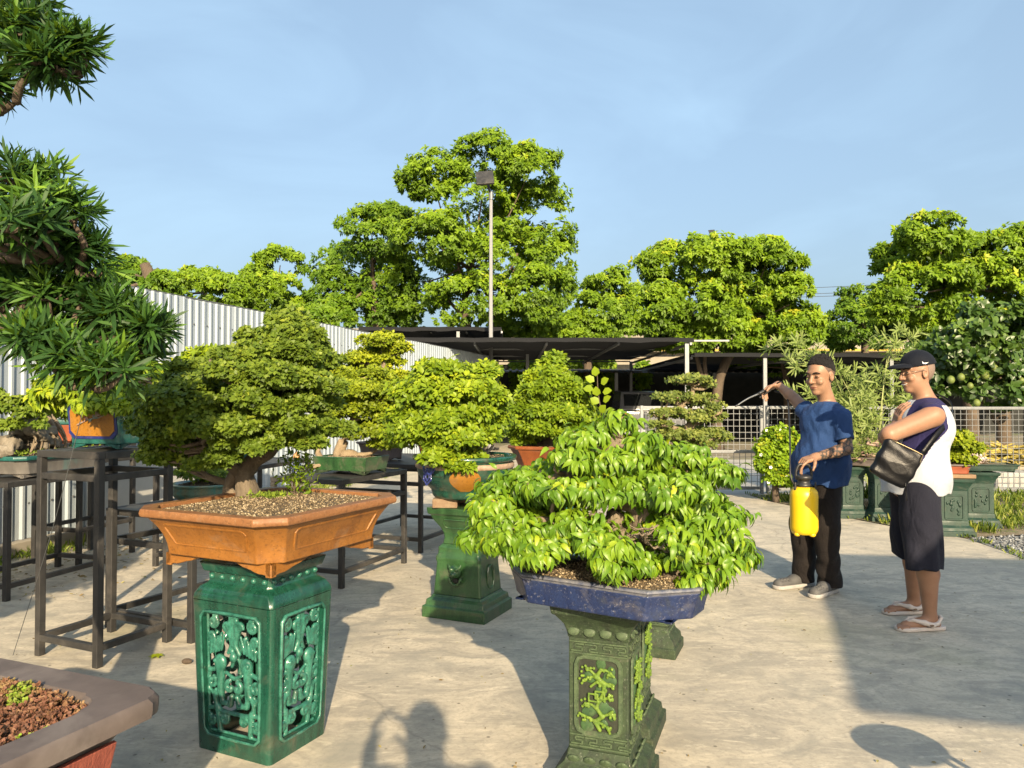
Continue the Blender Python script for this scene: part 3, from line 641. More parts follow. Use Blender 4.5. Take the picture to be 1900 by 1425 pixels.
def frame_relief(parent, name, mat, c, ux, uz, nrm_, w, h, r=.006, notch=.02, wtop=None):
    """raised moulding rectangle with notched corners on a face"""
    c, ux, uz, nv = Vector(c), Vector(ux), Vector(uz), Vector(nrm_); x, z = w/2, h/2; xt = (wtop or w)/2; k = notch
    P = [(-x+k, -z), (x-k, -z), (x-k*.3, -z+k*.3), (x, -z+k), (xt, z-k), (xt-k*.3, z-k*.3), (xt-k, z), (-xt+k, z), (-xt+k*.3, z-k*.3), (-xt, z-k), (-x, -z+k), (-x+k*.3, -z+k*.3)]
    mb = MB(); rings = []
    n = len(P); 
    for i in range(n):
        p = Vector(P[i]); d = (Vector(P[(i+1) % n])-Vector(P[i-1])).normalized(); q = Vector((d.y, -d.x))
        b = c+ux*p.x+uz*p.y; s = ux*q.x+uz*q.y
        rings.append([b+s*r*1.3, b+s*r*.8+nv*r, b-s*r*.8+nv*r, b-s*r*1.3, b-nv*.004])
    mb.loft(rings, closed=True); return mb.build(name, mat, parent, smooth=False)
def tray_pot(parent, wx, wy, h, flare=.86, ch=.06, rimw=.045, rimh=.03, mat=None, rmat=None, feet=.06, panels=True, lip=.018, curve=.5, soil=True, soilmat=None, grit=900, wall=True, zoff=0, footmat=None, mound=.02):
    """octagonal tray; origin at the underside of the feet"""
    p = MB(); z0 = feet+zoff; rings = []; n = 7
    for i in range(n+1):
        t = i/n; f = flare+(1-flare)*(t**(1+curve*2)); rings.append(oct_ring((wx-2*lip)*f, (wy-2*lip)*f, ch*f, z0+(h-rimh)*t))
    pot = p.loft(rings, True, True).build('pot', mat, parent, bevel=.006)
    zt = z0+h
    rim = MB(); ra = [oct_ring(wx-2*lip-.004, wy-2*lip-.004, ch, zt-rimh-.003), oct_ring(wx-.006, wy-.006, ch, zt-rimh+.004), oct_ring(wx, wy, ch, zt-rimh*.5), oct_ring(wx-.008, wy-.008, ch, zt),
        oct_ring(wx-2*rimw, wy-2*rimw, ch*.8, zt), oct_ring(wx-2*rimw-.006, wy-2*rimw-.006, ch*.8, zt-.05)]
    rim.loft(ra, False, False); rim.build('rim', rmat or mat, pot, bevel=.004)
    if soil: soil_fill(parent, wx-2*rimw-.004, wy-2*rimw-.004, zt-.018, ch*.8, soilmat, grit, mound)
    wb, db = (wx-2*lip)*flare, (wy-2*lip)*flare
    if feet:
        for sx in (-1, 1):
            for sy in (-1, 1):
                f = bracket_foot(footmat or mat, pot, 0, 0, sx, sy, wb*.34, db*.34, feet); f.location = (sx*(wb/2-ch*flare*.35), sy*(db/2-ch*flare*.35), z0+.001)
    if panels:
        tilt = (1-flare)/2
        for ax, L, W_, s in ((0, wx, wy, -1), (0, wx, wy, 1), (1, wy, wx, 1), (1, wy, wx, -1)):
            zc = z0+h*.47; hh = h*.50; tm = (hh/2)
            off = lambda z: ((W_-2*lip)*(flare+(1-flare)*((z-z0)/(h-rimh))**(1+curve*2)))/2
            oc = off(zc); sl_ = (off(zc+tm)-off(zc-tm))/hh
            if ax == 0: nv = Vector((0, s, -sl_)).normalized(); ux = Vector((1, 0, 0)); uz = Vector((0, s*sl_, 1)).normalized(); c = (0, s*(oc+.001), zc)
            else: nv = Vector((s, 0, -sl_)).normalized(); ux = Vector((0, 1, 0)); uz = Vector((s*sl_, 0, 1)).normalized(); c = (s*(oc+.001), 0, zc)
            frame_relief(pot, 'moulding', mat, c, ux, uz, nv, L*flare-2*ch-.09, hh, .005, .016, L*flare-2*ch-.05)
    return pot, zt
def rect_loft(parent, name, mat, prof, bevel=.006, ch=0):
    mb = MB(); mb.loft([oct_ring(w_, d_, max(c_, .001), z) for z, w_, d_, c_ in prof]); return mb.build(name, mat, parent, bevel=bevel)

# drum stool with openwork panels
def carve_panel(w_, h_):
    """openwork of scrolls, bats' wings and fish heads, in the XZ plane; front towards -Y"""
    s = SDF((-w_/2-.012, -.03, -h_/2-.012), (w_/2+.012, .03, h_/2+.012), .0034); k = .006
    def tube(pts, r, y=0): s.chain([(x*w_/2, y, z*h_/2) for x, z in pts], r if isinstance(r, list) else [r]*len(pts), k)
    def spiral(cx, cz, r0, a0, turns, sgn=1, rr=.007, y=-.004):
        P = []; n = int(10*turns)+2
        for i in range(n): a = a0+sgn*i/n*turns*6.283; q = r0*(1-.8*i/n); P.append((cx*w_/2+q*math.cos(a), y, cz*h_/2+q*math.sin(a)))
        s.chain(P, [rr]*len(P), k)
    for q in (-1, 1):
        tube([(q*.96, -.98), (q*.96, .98)], .006); tube([(-.96, q*.98), (.96, q*.98)], .006)
        spiral(q*.72, .84, .026, 1.5, 1.4, q); spiral(q*.80, .60, .02, 4, 1.3, -q); spiral(q*.22, .80, .022, 0, 1.2, q)
        tube([(q*.1, .95), (q*.14, .70), (q*.05, .50), (q*.2, .36)], [.009, .013, .010, .008])
        tube([(q*.9, .45), (q*.62, .42), (q*.45, .66)], [.007, .011, .006])
        for i in range(5):   # ribbed wing
            tube([(q*(.30+i*.12), .66-i*.025), (q*(.42+i*.10), .40-i*.02)], [.005, .006], -.006)
        s.ell((q*.48*w_/2, -.004, .18*h_/2), (.030, .017, .034), None, k); s.ell((q*.60*w_/2, -.018, .22*h_/2), (.008, .006, .008), None, .003)
        tube([(q*.50, .10), (q*.50, -.30)], [.019, .014]); tube([(q*.62, .06), (q*.9, .02), (q*.95, -.1)], .009)
        spiral(q*.80, -.16, .024, 1.2, 1.1, q, .007); spiral(q*.14, -.20, .024, 1.6, .8, -q, .009)
        tube([(q*.50, -.30), (q*.44, -.48), (q*.16, -.50), (q*.10, -.36)], .011); tube([(q*.56, -.30), (q*.72, -.42), (q*.66, -.60)], .010)
        tube([(q*.95, -.30), (q*.78, -.36), (q*.70, -.30)], .007); tube([(q*.62, -.58), (q*.55, -.95)], [.013, .010])
        spiral(q*.36, -.74, .022, .4, 1.1, q, .007); spiral(q*.80, -.80, .022, 2, 1.3, -q, .007); tube([(q*.95, -.62), (q*.66, -.60), (q*.40, -.64), (0, -.64)], .008)
    tube([(0, .96), (0, .62), (-.1, .44), (.02, .30), (-.08, .14)], [.008, .01, .008, .011, .007]); s.ell((0, -.004, .30*h_/2), (.016, .014, .02), None, k)
    tube([(-.3, .02), (0, -.06), (.3, .02)], .007)
    return s.mesh()
_cp = {}
def drum_stool(label, loc, rz, wx, wy, H, mat=None, carve=None, group='glazed drum stools', taper=.90, neck=True):
    t = thing('drum_stool', label, 'plant stand', loc, rz, group); mat = mat or M['g_green']; carve = carve or M['g_carve']
    zs = H*.80; w0, d0 = wx*taper, wy*taper; tk = .035
    # four flat sides with chamfered window, plus rounded corner strips
    fx = lambda z: taper+(1-taper)*z/zs
    zb, zt_ = H*.10, H*.74
    mb = MB()
    for ax, s, L, W_ in ((0, -1, wx, wy), (0, 1, wx, wy), (1, 1, wy, wx), (1, -1, wy, wx)):
        cr = .022
        def pt(u, z, o):           # u along side, z height, o inward offset
            d = W_/2*fx(z)-o; u = u*fx(z)
            return (u, s*d, z) if ax == 0 else (s*d, u, z)
        hw = L/2-.062; x = L/2-cr; c = .022
        outer = [(-x, 0), (0, 0), (x, 0), (x, zb+c), (x, (zb+zt_)/2), (x, zt_-c), (x, zs), (0, zs), (-x, zs), (-x, zt_-c), (-x, (zb+zt_)/2), (-x, zb+c)]
        inner = [(-hw+c, zb), (0, zb), (hw-c, zb), (hw, zb+c), (hw, (zb+zt_)/2), (hw, zt_-c), (hw-c, zt_), (0, zt_), (-hw+c, zt_), (-hw, zt_-c), (-hw, (zb+zt_)/2), (-hw, zb+c)]
        n = 12; V = [pt(*p, 0) for p in outer]+[pt(*p, 0) for p in inner]+[pt(*p, tk) for p in inner]; Fc = []
        flip = (ax == 0 and s > 0) or (ax == 1 and s < 0)
        for i in range(n):
            j = (i+1) % n
            for q in ((i, j, n+j, n+i), (n+i, n+j, 2*n+j, 2*n+i)): Fc.append(q[::-1] if flip else q)
        mb.add(V, Fc)
        # moulding round the window
        ring = []
        for i in range(n):
            p = Vector(inner[i]); cc = Vector((0, (zb+zt_)/2)); g = (p-cc); g = Vector((math.copysign(1, g.x) if abs(g.x) > hw-.03 else 0, math.copysign(1, g.y) if abs(g.y) > (zt_-zb)/2-.03 else 0)); g = g if g.length else Vector((1, 0)); g.normalize()
            ring.append([pt(*(p+g*.001), -.001), pt(*(p+g*.003), -.009), pt(*(p+g*.012), -.009), pt(*(p+g*.017), .002)])
        fr = MB(); fr.loft(ring, closed=True); fr.build('window_moulding', carve, t, smooth=True)
        key = (round(hw*2, 3), round(zt_-zb, 3))
        if key not in _cp:
            V, Q = carve_panel(hw*2*fx((zb+zt_)/2), zt_-zb); o = mesh_np('carved_panel', V, Q, carve, t, True); _cp[key] = o.data
        else: o = link_mesh('carved_panel', _cp[key], None, t)
        zc = (zb+zt_)/2; dd = W_/2*fx(zc)-.018; o.location = (0, s*dd, zc) if ax == 0 else (s*dd, 0, zc)
        til = math.atan((1-taper)*W_/2/zs); base = {(0, -1): 0, (0, 1): math.pi, (1, 1): math.pi/2, (1, -1): -math.pi/2}[(ax, s)]
        o.rotation_euler = (til, 0, base)
    for sx in (-1, 1):
        for sy in (-1, 1):
            rings = []
            for z in (0, zs*.5, zs):
                f = fx(z); X, Y = sx*wx/2*f, sy*wy/2*f; cr = .022*f; ring = []
                for a in range(5):
                    th = a/4*math.pi/2; ring.append((X-sx*cr*(1-math.sin(th)), Y-sy*cr*(1-math.cos(th)), z))
                rings.append(ring if sx*sy > 0 else ring[::-1])
            V = [p for r in rings for p in r]; Fc = []
            for i in range(2):
                for k in range(4): Fc.append((i*5+k, (i+1)*5+k, (i+1)*5+k+1, i*5+k+1))
            mb.add(V, Fc)
    o = mb.build('body', mat, t, smooth=True); o.data.set_sharp_from_angle(angle=R(40))
    prof = [(zs, wx, wy, .012), (zs+H*.03, wx*.99, wy*.99, .014), (zs+H*.065, wx*.92, wy*.92, .016), (zs+H*.09, wx*.80, wy*.80, .016), (zs+H*.10, wx*.78, wy*.78, .012), (zs+H*.145, wx*.78, wy*.78, .012), (zs+H*.15, wx*.86, wy*.86, .012), (H, wx*.92, wy*.92, .012)]
    rect_loft(t, 'shoulder', mat, prof, .004)
    st = MB()
    for s in (-1, 1):
        for i in range(6):
            u = (i/5-.5)*.84
            for (x, y, ax) in ((u*wx*.78, s*wy*.39, 1), (s*wx*.39, u*wy*.78, 0)):
                m_ = MB(); m_.lathe([(.0115, 0), (.0105, .005), (.007, .009), (.001, .011)], 8, cap0=False)
                q = Matrix.Rotation(R(90)*(s if ax == 1 else s), 3, 'X' if ax == 1 else 'Y')
                q = Matrix.Rotation(R(90)*(-1 if s > 0 else 1), 3, 'X') if ax == 1 else Matrix.Rotation(R(90)*(1 if s > 0 else -1), 3, 'Y')
                ob = m_.build('stud', carve, t, smooth=True); ob.matrix_local = Matrix.Translation((x, y, zs+H*.122)) @ q.to_4x4()
    return t
# metal stands
def metal_stand(label, N_, ux, uy, a, b, H, lower=.10, second=.10, bar=.038, plate=True, group='dark steel pot stands', shelf=None, mat=None):
    """N_ = nearest leg foot, ux/uy = unit directions of the two sides, a/b = their lengths"""
    mat = mat or M['steel']; ux = Vector((*ux, 0)).normalized(); uy = Vector((*uy, 0)).normalized(); t = thing('metal_stand', label, 'metal stand', (N_[0], N_[1], 0), 0, group)
    P = [Vector((0, 0, 0)), ux*a, ux*a+uy*b, uy*b]
    for p in P: MB().bar(p, p+Vector((0, 0, H-bar-.001)), bar, bar, ux).build('leg', mat, t, bevel=.003)
    def ring(z, nm, inset=0):
        for i in range(4):
            p, q = P[i], P[(i+1) % 4]; d = (q-p).normalized()
            MB().bar(p+d*(bar/2+inset)+Vector((0, 0, z)), q-d*(bar/2+inset)+Vector((0, 0, z)), bar*.92, bar*.92).build(nm, mat, t, bevel=.003)
    z = H-bar/2
    for i in range(4):
        p, q = P[i], P[(i+1) % 4]; d = (q-p).normalized(); e = bar/2 if i % 2 == 0 else -bar/2
        MB().bar(p-d*e+Vector((0, 0, z)), q+d*e+Vector((0, 0, z)), bar, bar).build('top_rail', mat, t, bevel=.003)
    if lower: ring(lower, 'lower_rail')
    if second: ring(H-second-bar, 'upper_rail')
    if plate:
        c = (P[0]+P[2])/2; rz = math.atan2(ux.y, ux.x); Mx = Matrix.Rotation(rz, 3, 'Z'); MB().box(c+Vector((0, 0, H-.006)), (a-bar-.002, b-bar-.002, .006), Mx).build('top_plate', mat, t)
    if shelf:
        c = (P[0]+P[2])/2; rz = math.atan2(ux.y, ux.x); Mx = Matrix.Rotation(rz, 3, 'Z'); MB().box(c+Vector((0, 0, shelf)), (a-bar-.004, b-bar-.004, .008), Mx).build('shelf', mat, t)
    return t
# ================================================================ BONSAI AND THEIR STANDS
def inv_of(t): return (Matrix.Translation(t.location) @ Matrix.Rotation(t.rotation_euler[2], 4, 'Z')).inverted()
def loc_pts(t, P): Mi = inv_of(t); return [Mi @ Vector(p) for p in P]
def loc_np(t, P, vec=False):
    Mi = np.array(inv_of(t)); return P @ Mi[:3, :3].T + (0 if vec else Mi[:3, 3])
def px_pads(L, Y, dep=.85, jit=.15, split=True):
    out = []
    for b in L:
        dy = b[4] if len(b) > 4 else random.uniform(-jit, jit); s = (Y+dy)/FPX; c = at(b[0], b[1], Y+dy); r = np.array([b[2]*s, b[2]*s*dep, b[3]*s]); c = np.array(c)
        if not split or b[2] < 20: out.append((c, r)); continue
        out.append((c+r*rng.uniform(-.1, .1, 3), r*np.array([.66, .7, .8])))
        for q in range(4):
            a = q*1.57+rng.uniform(-.5, .5); out.append((c+r*np.array([math.cos(a)*.62, math.sin(a)*.6, rng.uniform(-.55, .35)]), r*np.array([.42, .45, .55])*rng.uniform(.75, 1.2)))
    return out
def pad_points(pads, dens, under=.25, lo=.6, outj=.3, tb=.45):
    P = []; O = []; T = []
    for c, r in pads:
        n = max(6, int(dens*(r[0]*r[2]+r[0]*r[1]*.6)*1e4)); u = rdir(n); f = u[:, 2] < 0; flip = f & (rng.random(n) > under); u[flip, 2] *= -1
        rr = rng.uniform(lo, 1.0, (n, 1))*(1+rng.normal(0, .17, (n, 1))); q = u*rr; q[:, 2] *= np.where(q[:, 2] < 0, .45, 1)
        P.append(c+q*r); O.append(nrm(u*np.array([1, 1, 1.0])+np.array([0, -.12, .35])+rng.normal(0, outj, (n, 3))))
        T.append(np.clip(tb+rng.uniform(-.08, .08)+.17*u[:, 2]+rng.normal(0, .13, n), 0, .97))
    return np.concatenate(P), np.concatenate(O), np.concatenate(T)
def branches(mb, t, nodes, pads, r0=.009, r1=.003, twigs=4):
    """join each pad to the nearest lower trunk node"""
    Mi = inv_of(t); nodes = [Vector(n) for n in nodes]
    for c, r in pads:
        c = Vector(c); low = c-Vector((0, 0, r[2]*.25)); nd = min(nodes, key=lambda n: (n-low).length+2.0*max(0, n.z-low.z))
        mid = nd.lerp(low, .55)+Vector((random.uniform(-1, 1), random.uniform(-1, 1), -.5))*.03
        mb.tube([Mi @ nd, Mi @ mid, Mi @ low], [r0*1.3, r0, r1*1.4], 6, .08, res=4)
        for k in range(twigs):
            a = random.uniform(0, 6.28); e = low+Vector((math.cos(a)*r[0]*.75, math.sin(a)*r[1]*.75, r[2]*random.uniform(.1, .5))); mb.tube([Mi @ low, Mi @ (low.lerp(e, .5)-Vector((0, 0, .008))), Mi @ e], [r1*1.3, r1*.6], 5, .05, res=3)
def poly_nodes(chains, n=7):
    out = []
    for c in chains:
        C, _ = catmull(c, n); out += C
    return out
def trunk_mesh(t, chains, radii, pads, mat, r0=.009, r1=.003, rough=.10, name='trunk', n=11, twigs=4, nodes_from=1):
    mb = MB()
    for c, r in zip(chains, radii): mb.tube(loc_pts(t, c), r, n, rough, res=6)
    nodes = [p for c in chains for p in catmull(c, 6)[0][nodes_from*3:]]
    branches(mb, t, nodes, pads, r0, r1, twigs); return mb.build(name, mat, t, smooth=True)
def crown_fan(t, pads, dens, m, size, mat, kind='oval', droop=.3, spread=.9, wid=1.0, under=.25, name='crown', tb=.45, lo=.6, individual=0, along=.15, smooth=False, outj=.3, sunb=.35, holes=()):
    P, O, T = pad_points(pads, dens, under, lo, outj, tb)
    for hc, hr_ in holes: k_ = np.linalg.norm((P-np.array(hc))*np.array([1, .6, 1.15]), axis=1) > hr_*rng.uniform(.8, 1.15, len(P)); P, O, T = P[k_], O[k_], T[k_]
    po, D, U, sz, tt = fan(P, O, T, m, size, droop, spread, along, .25, sunb)
    po, D, U = loc_np(t, po), loc_np(t, D, True), loc_np(t, U, True)
    if not individual: return leaves(name, kind, po, D, U, sz, mat, t, tt, wid, smooth)
    # the leaves nearest the camera become objects of their own
    wp = po @ np.array(inv_of(t).inverted())[:3, :3].T+np.array(inv_of(t).inverted())[:3, 3]
    sc = wp[:, 1]+rng.uniform(0, .25, len(wp)); order = np.argsort(sc); a, b = order[:individual], order[individual:]
    cr = leaves(name, kind, po[b], D[b], U[b], sz[b], mat, t, tt[b], wid, smooth); leaf_objects(cr, kind, po[a], D[a], U[a], sz[a], tt[a], mat, wid, smooth); return cr
def leaf_objects(par, kind, po, D, U, sz, tt, mat, wid, smooth):
    T, Fc = LEAF[kind]; ms = []
    for q in range(5):
        V = T.copy().astype(float); V[:, 0] *= wid; o = mesh_np('leaf', V, Fc, mat, None, smooth, np.full(len(T), .15+.18*q)); ms.append(o.data); bpy.data.objects.remove(o)
    y = nrm(D); x = nrm(np.cross(y, U)); z = np.cross(x, y)
    for i in range(len(po)):
        o = bpy.data.objects.new('leaf', ms[int(np.clip((tt[i]-.06)/.18, 0, 4))]); COL.objects.link(o); o.parent = par
        Mx = Matrix.Identity(4)
        for r in range(3): Mx[r][0], Mx[r][1], Mx[r][2], Mx[r][3] = x[i][r]*sz[i], y[i][r]*sz[i], z[i][r]*sz[i], po[i][r]
        o.matrix_local = Mx
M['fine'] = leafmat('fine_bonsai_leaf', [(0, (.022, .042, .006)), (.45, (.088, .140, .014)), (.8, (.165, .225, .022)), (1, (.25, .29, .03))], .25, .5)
M['gold'] = leafmat('golden_bonsai_leaf', [(0, (.05, .080, .006)), (.45, (.15, .20, .010)), (.8, (.27, .32, .014)), (1, (.40, .41, .02))], .28, .5)
M['lime'] = leafmat('lime_bonsai_leaf', [(0, (.035, .070, .006)), (.45, (.125, .20, .010)), (.8, (.23, .31, .014)), (1, (.36, .41, .02))], .28, .48)
M['ficus'] = leafmat('ficus_leaf', [(0, (.024, .070, .006)), (.45, (.090, .185, .010)), (.8, (.175, .285, .014)), (1, (.36, .40, .02))], .26, .42, spec=.4)
M['podo'] = leafmat('podocarpus_leaf', [(0, (.008, .028, .008)), (.5, (.022, .060, .014)), (.8, (.065, .145, .018)), (1, (.17, .28, .025))], .20, .5, spec=.2)
M['pale'] = leafmat('dusty_bonsai_leaf', [(0, (.045, .070, .018)), (.5, (.12, .16, .035)), (1, (.26, .28, .06))], .25, .5)
M['sedum'] = leafmat('sedum', [(0, (.045, .025, .015)), (.35, (.16, .070, .045)), (.62, (.26, .17, .08)), (.8, (.14, .16, .03)), (1, (.20, .31, .03))], .15, .6)
M['grass'] = leafmat('grass_blade', [(0, (.05, .085, .012)), (.6, (.13, .18, .025)), (1, (.26, .27, .06))], .3, .5)

# ---- 1. orange rectangular pot on the green drum stool
RZ1 = math.atan2(-.43, .90)
drum_stool('emerald green openwork drum stool carrying the orange bonsai pot', (-1.024, 3.13, 0), RZ1, .425, .365, .745)
b1 = thing('potted_bonsai', 'broad bonsai in an orange rectangular pot on the green drum stool', 'bonsai', (-1.0, 3.2, .735), RZ1, 'potted bonsai in the yard')
tray_pot(b1, .76, .86, .185, .84, .085, .055, .034, M['g_orange'], M['g_rim'], .052, True, .022, .5, grit=5200)
L1 = [(538, 600, 50, 24, .05), (524, 632, 70, 28, -.05), (456, 622, 24, 10, .1), (572, 634, 40, 25, .1), (467, 655, 58, 16, -.15), (416, 656, 26, 10, .1), (524, 664, 80, 20, 0), (597, 672, 44, 15, .1), (439, 692, 68, 20, -.2), (552, 694, 70, 18, -.1),
      (340, 692, 36, 18, .15), (368, 720, 88, 22, -.05), (283, 738, 40, 20, .1), (340, 756, 82, 22, -.15), (439, 722, 50, 18, .2), (567, 722, 60, 18, .05), (311, 802, 66, 20, .05), (382, 784, 70, 20, -.2), (359, 818, 72, 18, .1), (336, 850, 50, 15, .2),
      (481, 828, 42, 13, -.25), (437, 818, 40, 13, -.2), (497, 784, 30, 10, -.2), (552, 744, 40, 12, -.2), (600, 748, 34, 14, .0), (270, 775, 34, 16, .2), (445, 760, 50, 16, .3), (520, 740, 60, 20, .35), (400, 690, 60, 20, .35), (300, 830, 34, 14, .05), (412, 845, 34, 11, -.15), (500, 762, 60, 18, -.22), (470, 740, 50, 18, -.28), (545, 790, 46, 14, -.2), (590, 788, 36, 14, -.05), (430, 792, 60, 15, -.28), (520, 705, 66, 20, -.25), (600, 722, 44, 16, -.1), (555, 655, 40, 16, -.15), (490, 690, 50, 18, -.25), (300, 848, 50, 12, .05), (385, 858, 46, 9, -.1), (562, 818, 46, 11, -.1), (618, 798, 40, 13, 0)]
L1 = [(x, y, rx, ry*1.45, d) for x, y, rx, ry, d in L1]; p1 = px_pads(L1, 3.32)
A = lambda x, y, d: at(x, y, d)
ch1 = [[A(462, 925, 3.42), A(455, 885, 3.42), A(470, 855, 3.42), A(505, 830, 3.40), A(512, 780, 3.36), A(500, 740, 3.34), A(524, 690, 3.34), A(530, 640, 3.34), A(538, 595, 3.36)],
       [A(455, 880, 3.42), A(430, 862, 3.40), A(402, 852, 3.36), A(385, 825, 3.34), A(360, 790, 3.34), A(345, 745, 3.34)], [A(505, 830, 3.40), A(545, 800, 3.38), A(560, 760, 3.36), A(575, 720, 3.34)], [A(440, 872, 3.44), A(425, 900, 3.46), A(428, 922, 3.46)]]
trunk_mesh(b1, ch1, [[.060, .042, .038, .034, .028, .024, .018, .012, .006], [.036, .028, .021, .013, .006], [.020, .014, .006], [.03, .025, .035]], p1, pmat('grey_brown_bark', (.17, .135, .095), (.095, .075, .052), 12, .9, .8, .012, stretch=(1, 1, .5)))
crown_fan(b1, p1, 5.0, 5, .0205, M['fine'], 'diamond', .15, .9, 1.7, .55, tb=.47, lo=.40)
# moss, weed and a figurine on the soil
mpts = loc_np(b1, np.array([at(x, y, d) for x, y, d in [(500+rng.normal(0, 18), 928+rng.normal(0, 5), 3.28+rng.normal(0, .03)) for _ in range(420)]])); mpts[:, 2] = .222+rng.uniform(0, .03, len(mpts))
leaves('moss', 'diamond', mpts, rdir(len(mpts))+np.array([0, 0, .8]), rdir(len(mpts))+np.array([0, 0, .5]), rng.uniform(.012, .024, len(mpts)), M['moss'], b1, rng.random(len(mpts)))
wd = np.array([at(555+rng.normal(0, 18), 880+rng.normal(0, 24), 3.42+rng.normal(0, .05)) for _ in range(330)]); leaves('weed', 'diamond', loc_np(b1, wd), rdir(len(wd))+np.array([0, 0, .3]), rdir(len(wd))+np.array([0, 0, .6]), rng.uniform(.025, .04, len(wd)), M['lime'], b1, rng.uniform(.1, .7, len(wd)), .7)['kind'] = 'stuff'
wst = MB(); Mi1 = inv_of(b1)
for _ in range(7): wst.tube([Mi1 @ at(545+random.uniform(-5, 5), 922, 3.42), Mi1 @ at(555+random.uniform(-18, 18), 860+random.uniform(-10, 10), 3.42)], [.003, .0015], 5)
wst.build('weed_stems', M['wooddark'], b1)['kind'] = 'stuff'
fg = thing('figurine', 'tiny clay figurine in blue on the steel table behind the broad bonsai', 'figurine', (-1.68, 5.90, .802), 0); fg.scale = (1.5, 1.5, 1.5); fz = 0.
s = SDF((-.05, -.05, -.002), (.05, .05, .15), .004); s.cone((0, 0, .012), (0, 0, .06), .024, .017, .01).cone((-.02, -.012, .062), (-.03, -.03, .03), .009, .007, .006).cone((.02, -.012, .062), (.012, -.03, .045), .009, .007, .006).build('robe', pmat('figurine_blue', (.05, .08, .22), (.09, .10, .16), 30, .6, 0), fg)
s = SDF((-.04, -.04, .06), (.04, .04, .14), .004); s.ell((0, -.002, .098), (.018, .018, .021), None, .004).ell((0, -.02, .095), (.004, .004, .005), None, .003).ell((0, .002, .112), (.012, .012, .012), None, .005).build('head', pmat('figurine_clay', (.45, .24, .10), (.36, .19, .08), 30, .6, 0), fg)

# ---- 2. podocarpus in the brown tray, lower left corner
RZ2 = math.atan2(-.377, .926); X2 = Vector((.926, -.377, 0)); Y2 = Vector((.377, .926, 0)); C2 = Vector((-.865, 1.935, 0)); c2 = C2-X2*.65-Y2*.42
pl = thing('tray_plinth', 'rough block plinth under the brown podocarpus tray', 'plinth', c2, RZ2)
for i, x in enumerate((-.4, 0, .4)): MB().box((x, 0, .165), (.3, .5, .33)).build('block', M['brick'], pl, bevel=.01)
b2 = thing('potted_podocarpus', 'layered podocarpus in a wide brown clay tray in the lower left corner', 'bonsai', c2+Vector((0, 0, .33)), RZ2, 'potted bonsai in the yard')
pot = MB()
def cusp_ring(wx, wy, c, z):
    x, y = wx/2, wy/2; R4 = []
    for sx, sy in ((1, -1), (1, 1), (-1, 1), (-1, -1)):
        loc = [(x-c*1.0, y), (x-c*.9, y-c*.12), (x-c*.55, y-c*.22), (x-c*.35, y-c*.35), (x-c*.22, y-c*.55), (x-c*.12, y-c*.9), (x, y-c*1.0)]
        q = [(sx*a, sy*b, z) for a, b in loc]
        R4 += q if (sx*sy < 0) is False and sx < 0 and sy > 0 else q
    return R4
def ordered(ring): return sorted(ring, key=lambda p: math.atan2(p[1], p[0]))
rg = lambda wx, wy, c, z: ordered(cusp_ring(wx, wy, c, z))
pb = MB().loft([rg(1.3*f, .84*f, .06, z) for f, z in ((.78, .05), (.80, .10), (.86, .22), (.92, .27), (.93, .29))]).build('pot', M['clay_brown'], b2, smooth=True); pb.data.set_sharp_from_angle(angle=R(35))
MB().loft([rg(1.3*.93, .84*.93, .06, .278), rg(1.296, .836, .06, .282), rg(1.3, .84, .06, .30), rg(1.3, .84, .06, .318), rg(1.285, .825, .06, .33), rg(1.3-.19, .84-.19, .09, .328), rg(1.3-.205, .84-.205, .09, .318), rg(1.3-.21, .84-.21, .09, .22)], False, False).build('rim', M['clay_brown'], pb, auto=40)
for sx in (-1, 1):
    for sy in (-1, 1): f = bracket_foot(M['clay_brown'], pb, 0, 0, sx, sy, .22, .18, .05); f.location = (sx*.48, sy*.31, .051)
for s_, L in ((1, .62),): MB().box((.563, 0, .165), (.012, L, .15), Matrix.Rotation(R(17), 3, 'Y')).build('panel', M['clay_red'], pb, bevel=.003); MB().box((0, -.363, .165), (1.0, .012, .15), Matrix.Rotation(R(17), 3, 'X')).build('panel', M['clay_red'], pb, bevel=.003)
so2 = soil_fill(b2, 1.1, .64, .272, .05, M['soil'], 0, .02)
n = 15000; a = rng.uniform(-.535, .54, n); b = rng.uniform(-.31, .312, n); hz = .285+.018*wob(np.stack([a, b, a*0], 1), 14, 2)
patch = wob(np.stack([a, b, a*0], 1), 6, 1.3); tt = np.clip(.38+.22*patch+rng.normal(0, .09, n), .02, .66); gp = (wob(np.stack([a, b, a*0], 1), 7.5, 4.1) > .40) | ((a > .40) & (b < -.06) & (b > -.30) & (rng.random(n) < .8)); tt[gp] = rng.uniform(.76, 1, gp.sum())
P = np.stack([a, b, hz+rng.uniform(0, .03, n)+.012*(patch > .3)], 1); O = nrm(rdir(n)*.6+np.array([0, 0, .9])); po, D, U, sz, t_ = fan(P, O, tt, 5, .0095, -.3, .9)
cv = leaves('sedum_cover', 'oval', po, D, U, sz, M['sedum'], b2, t_, 1.2); cv['kind'] = 'stuff'
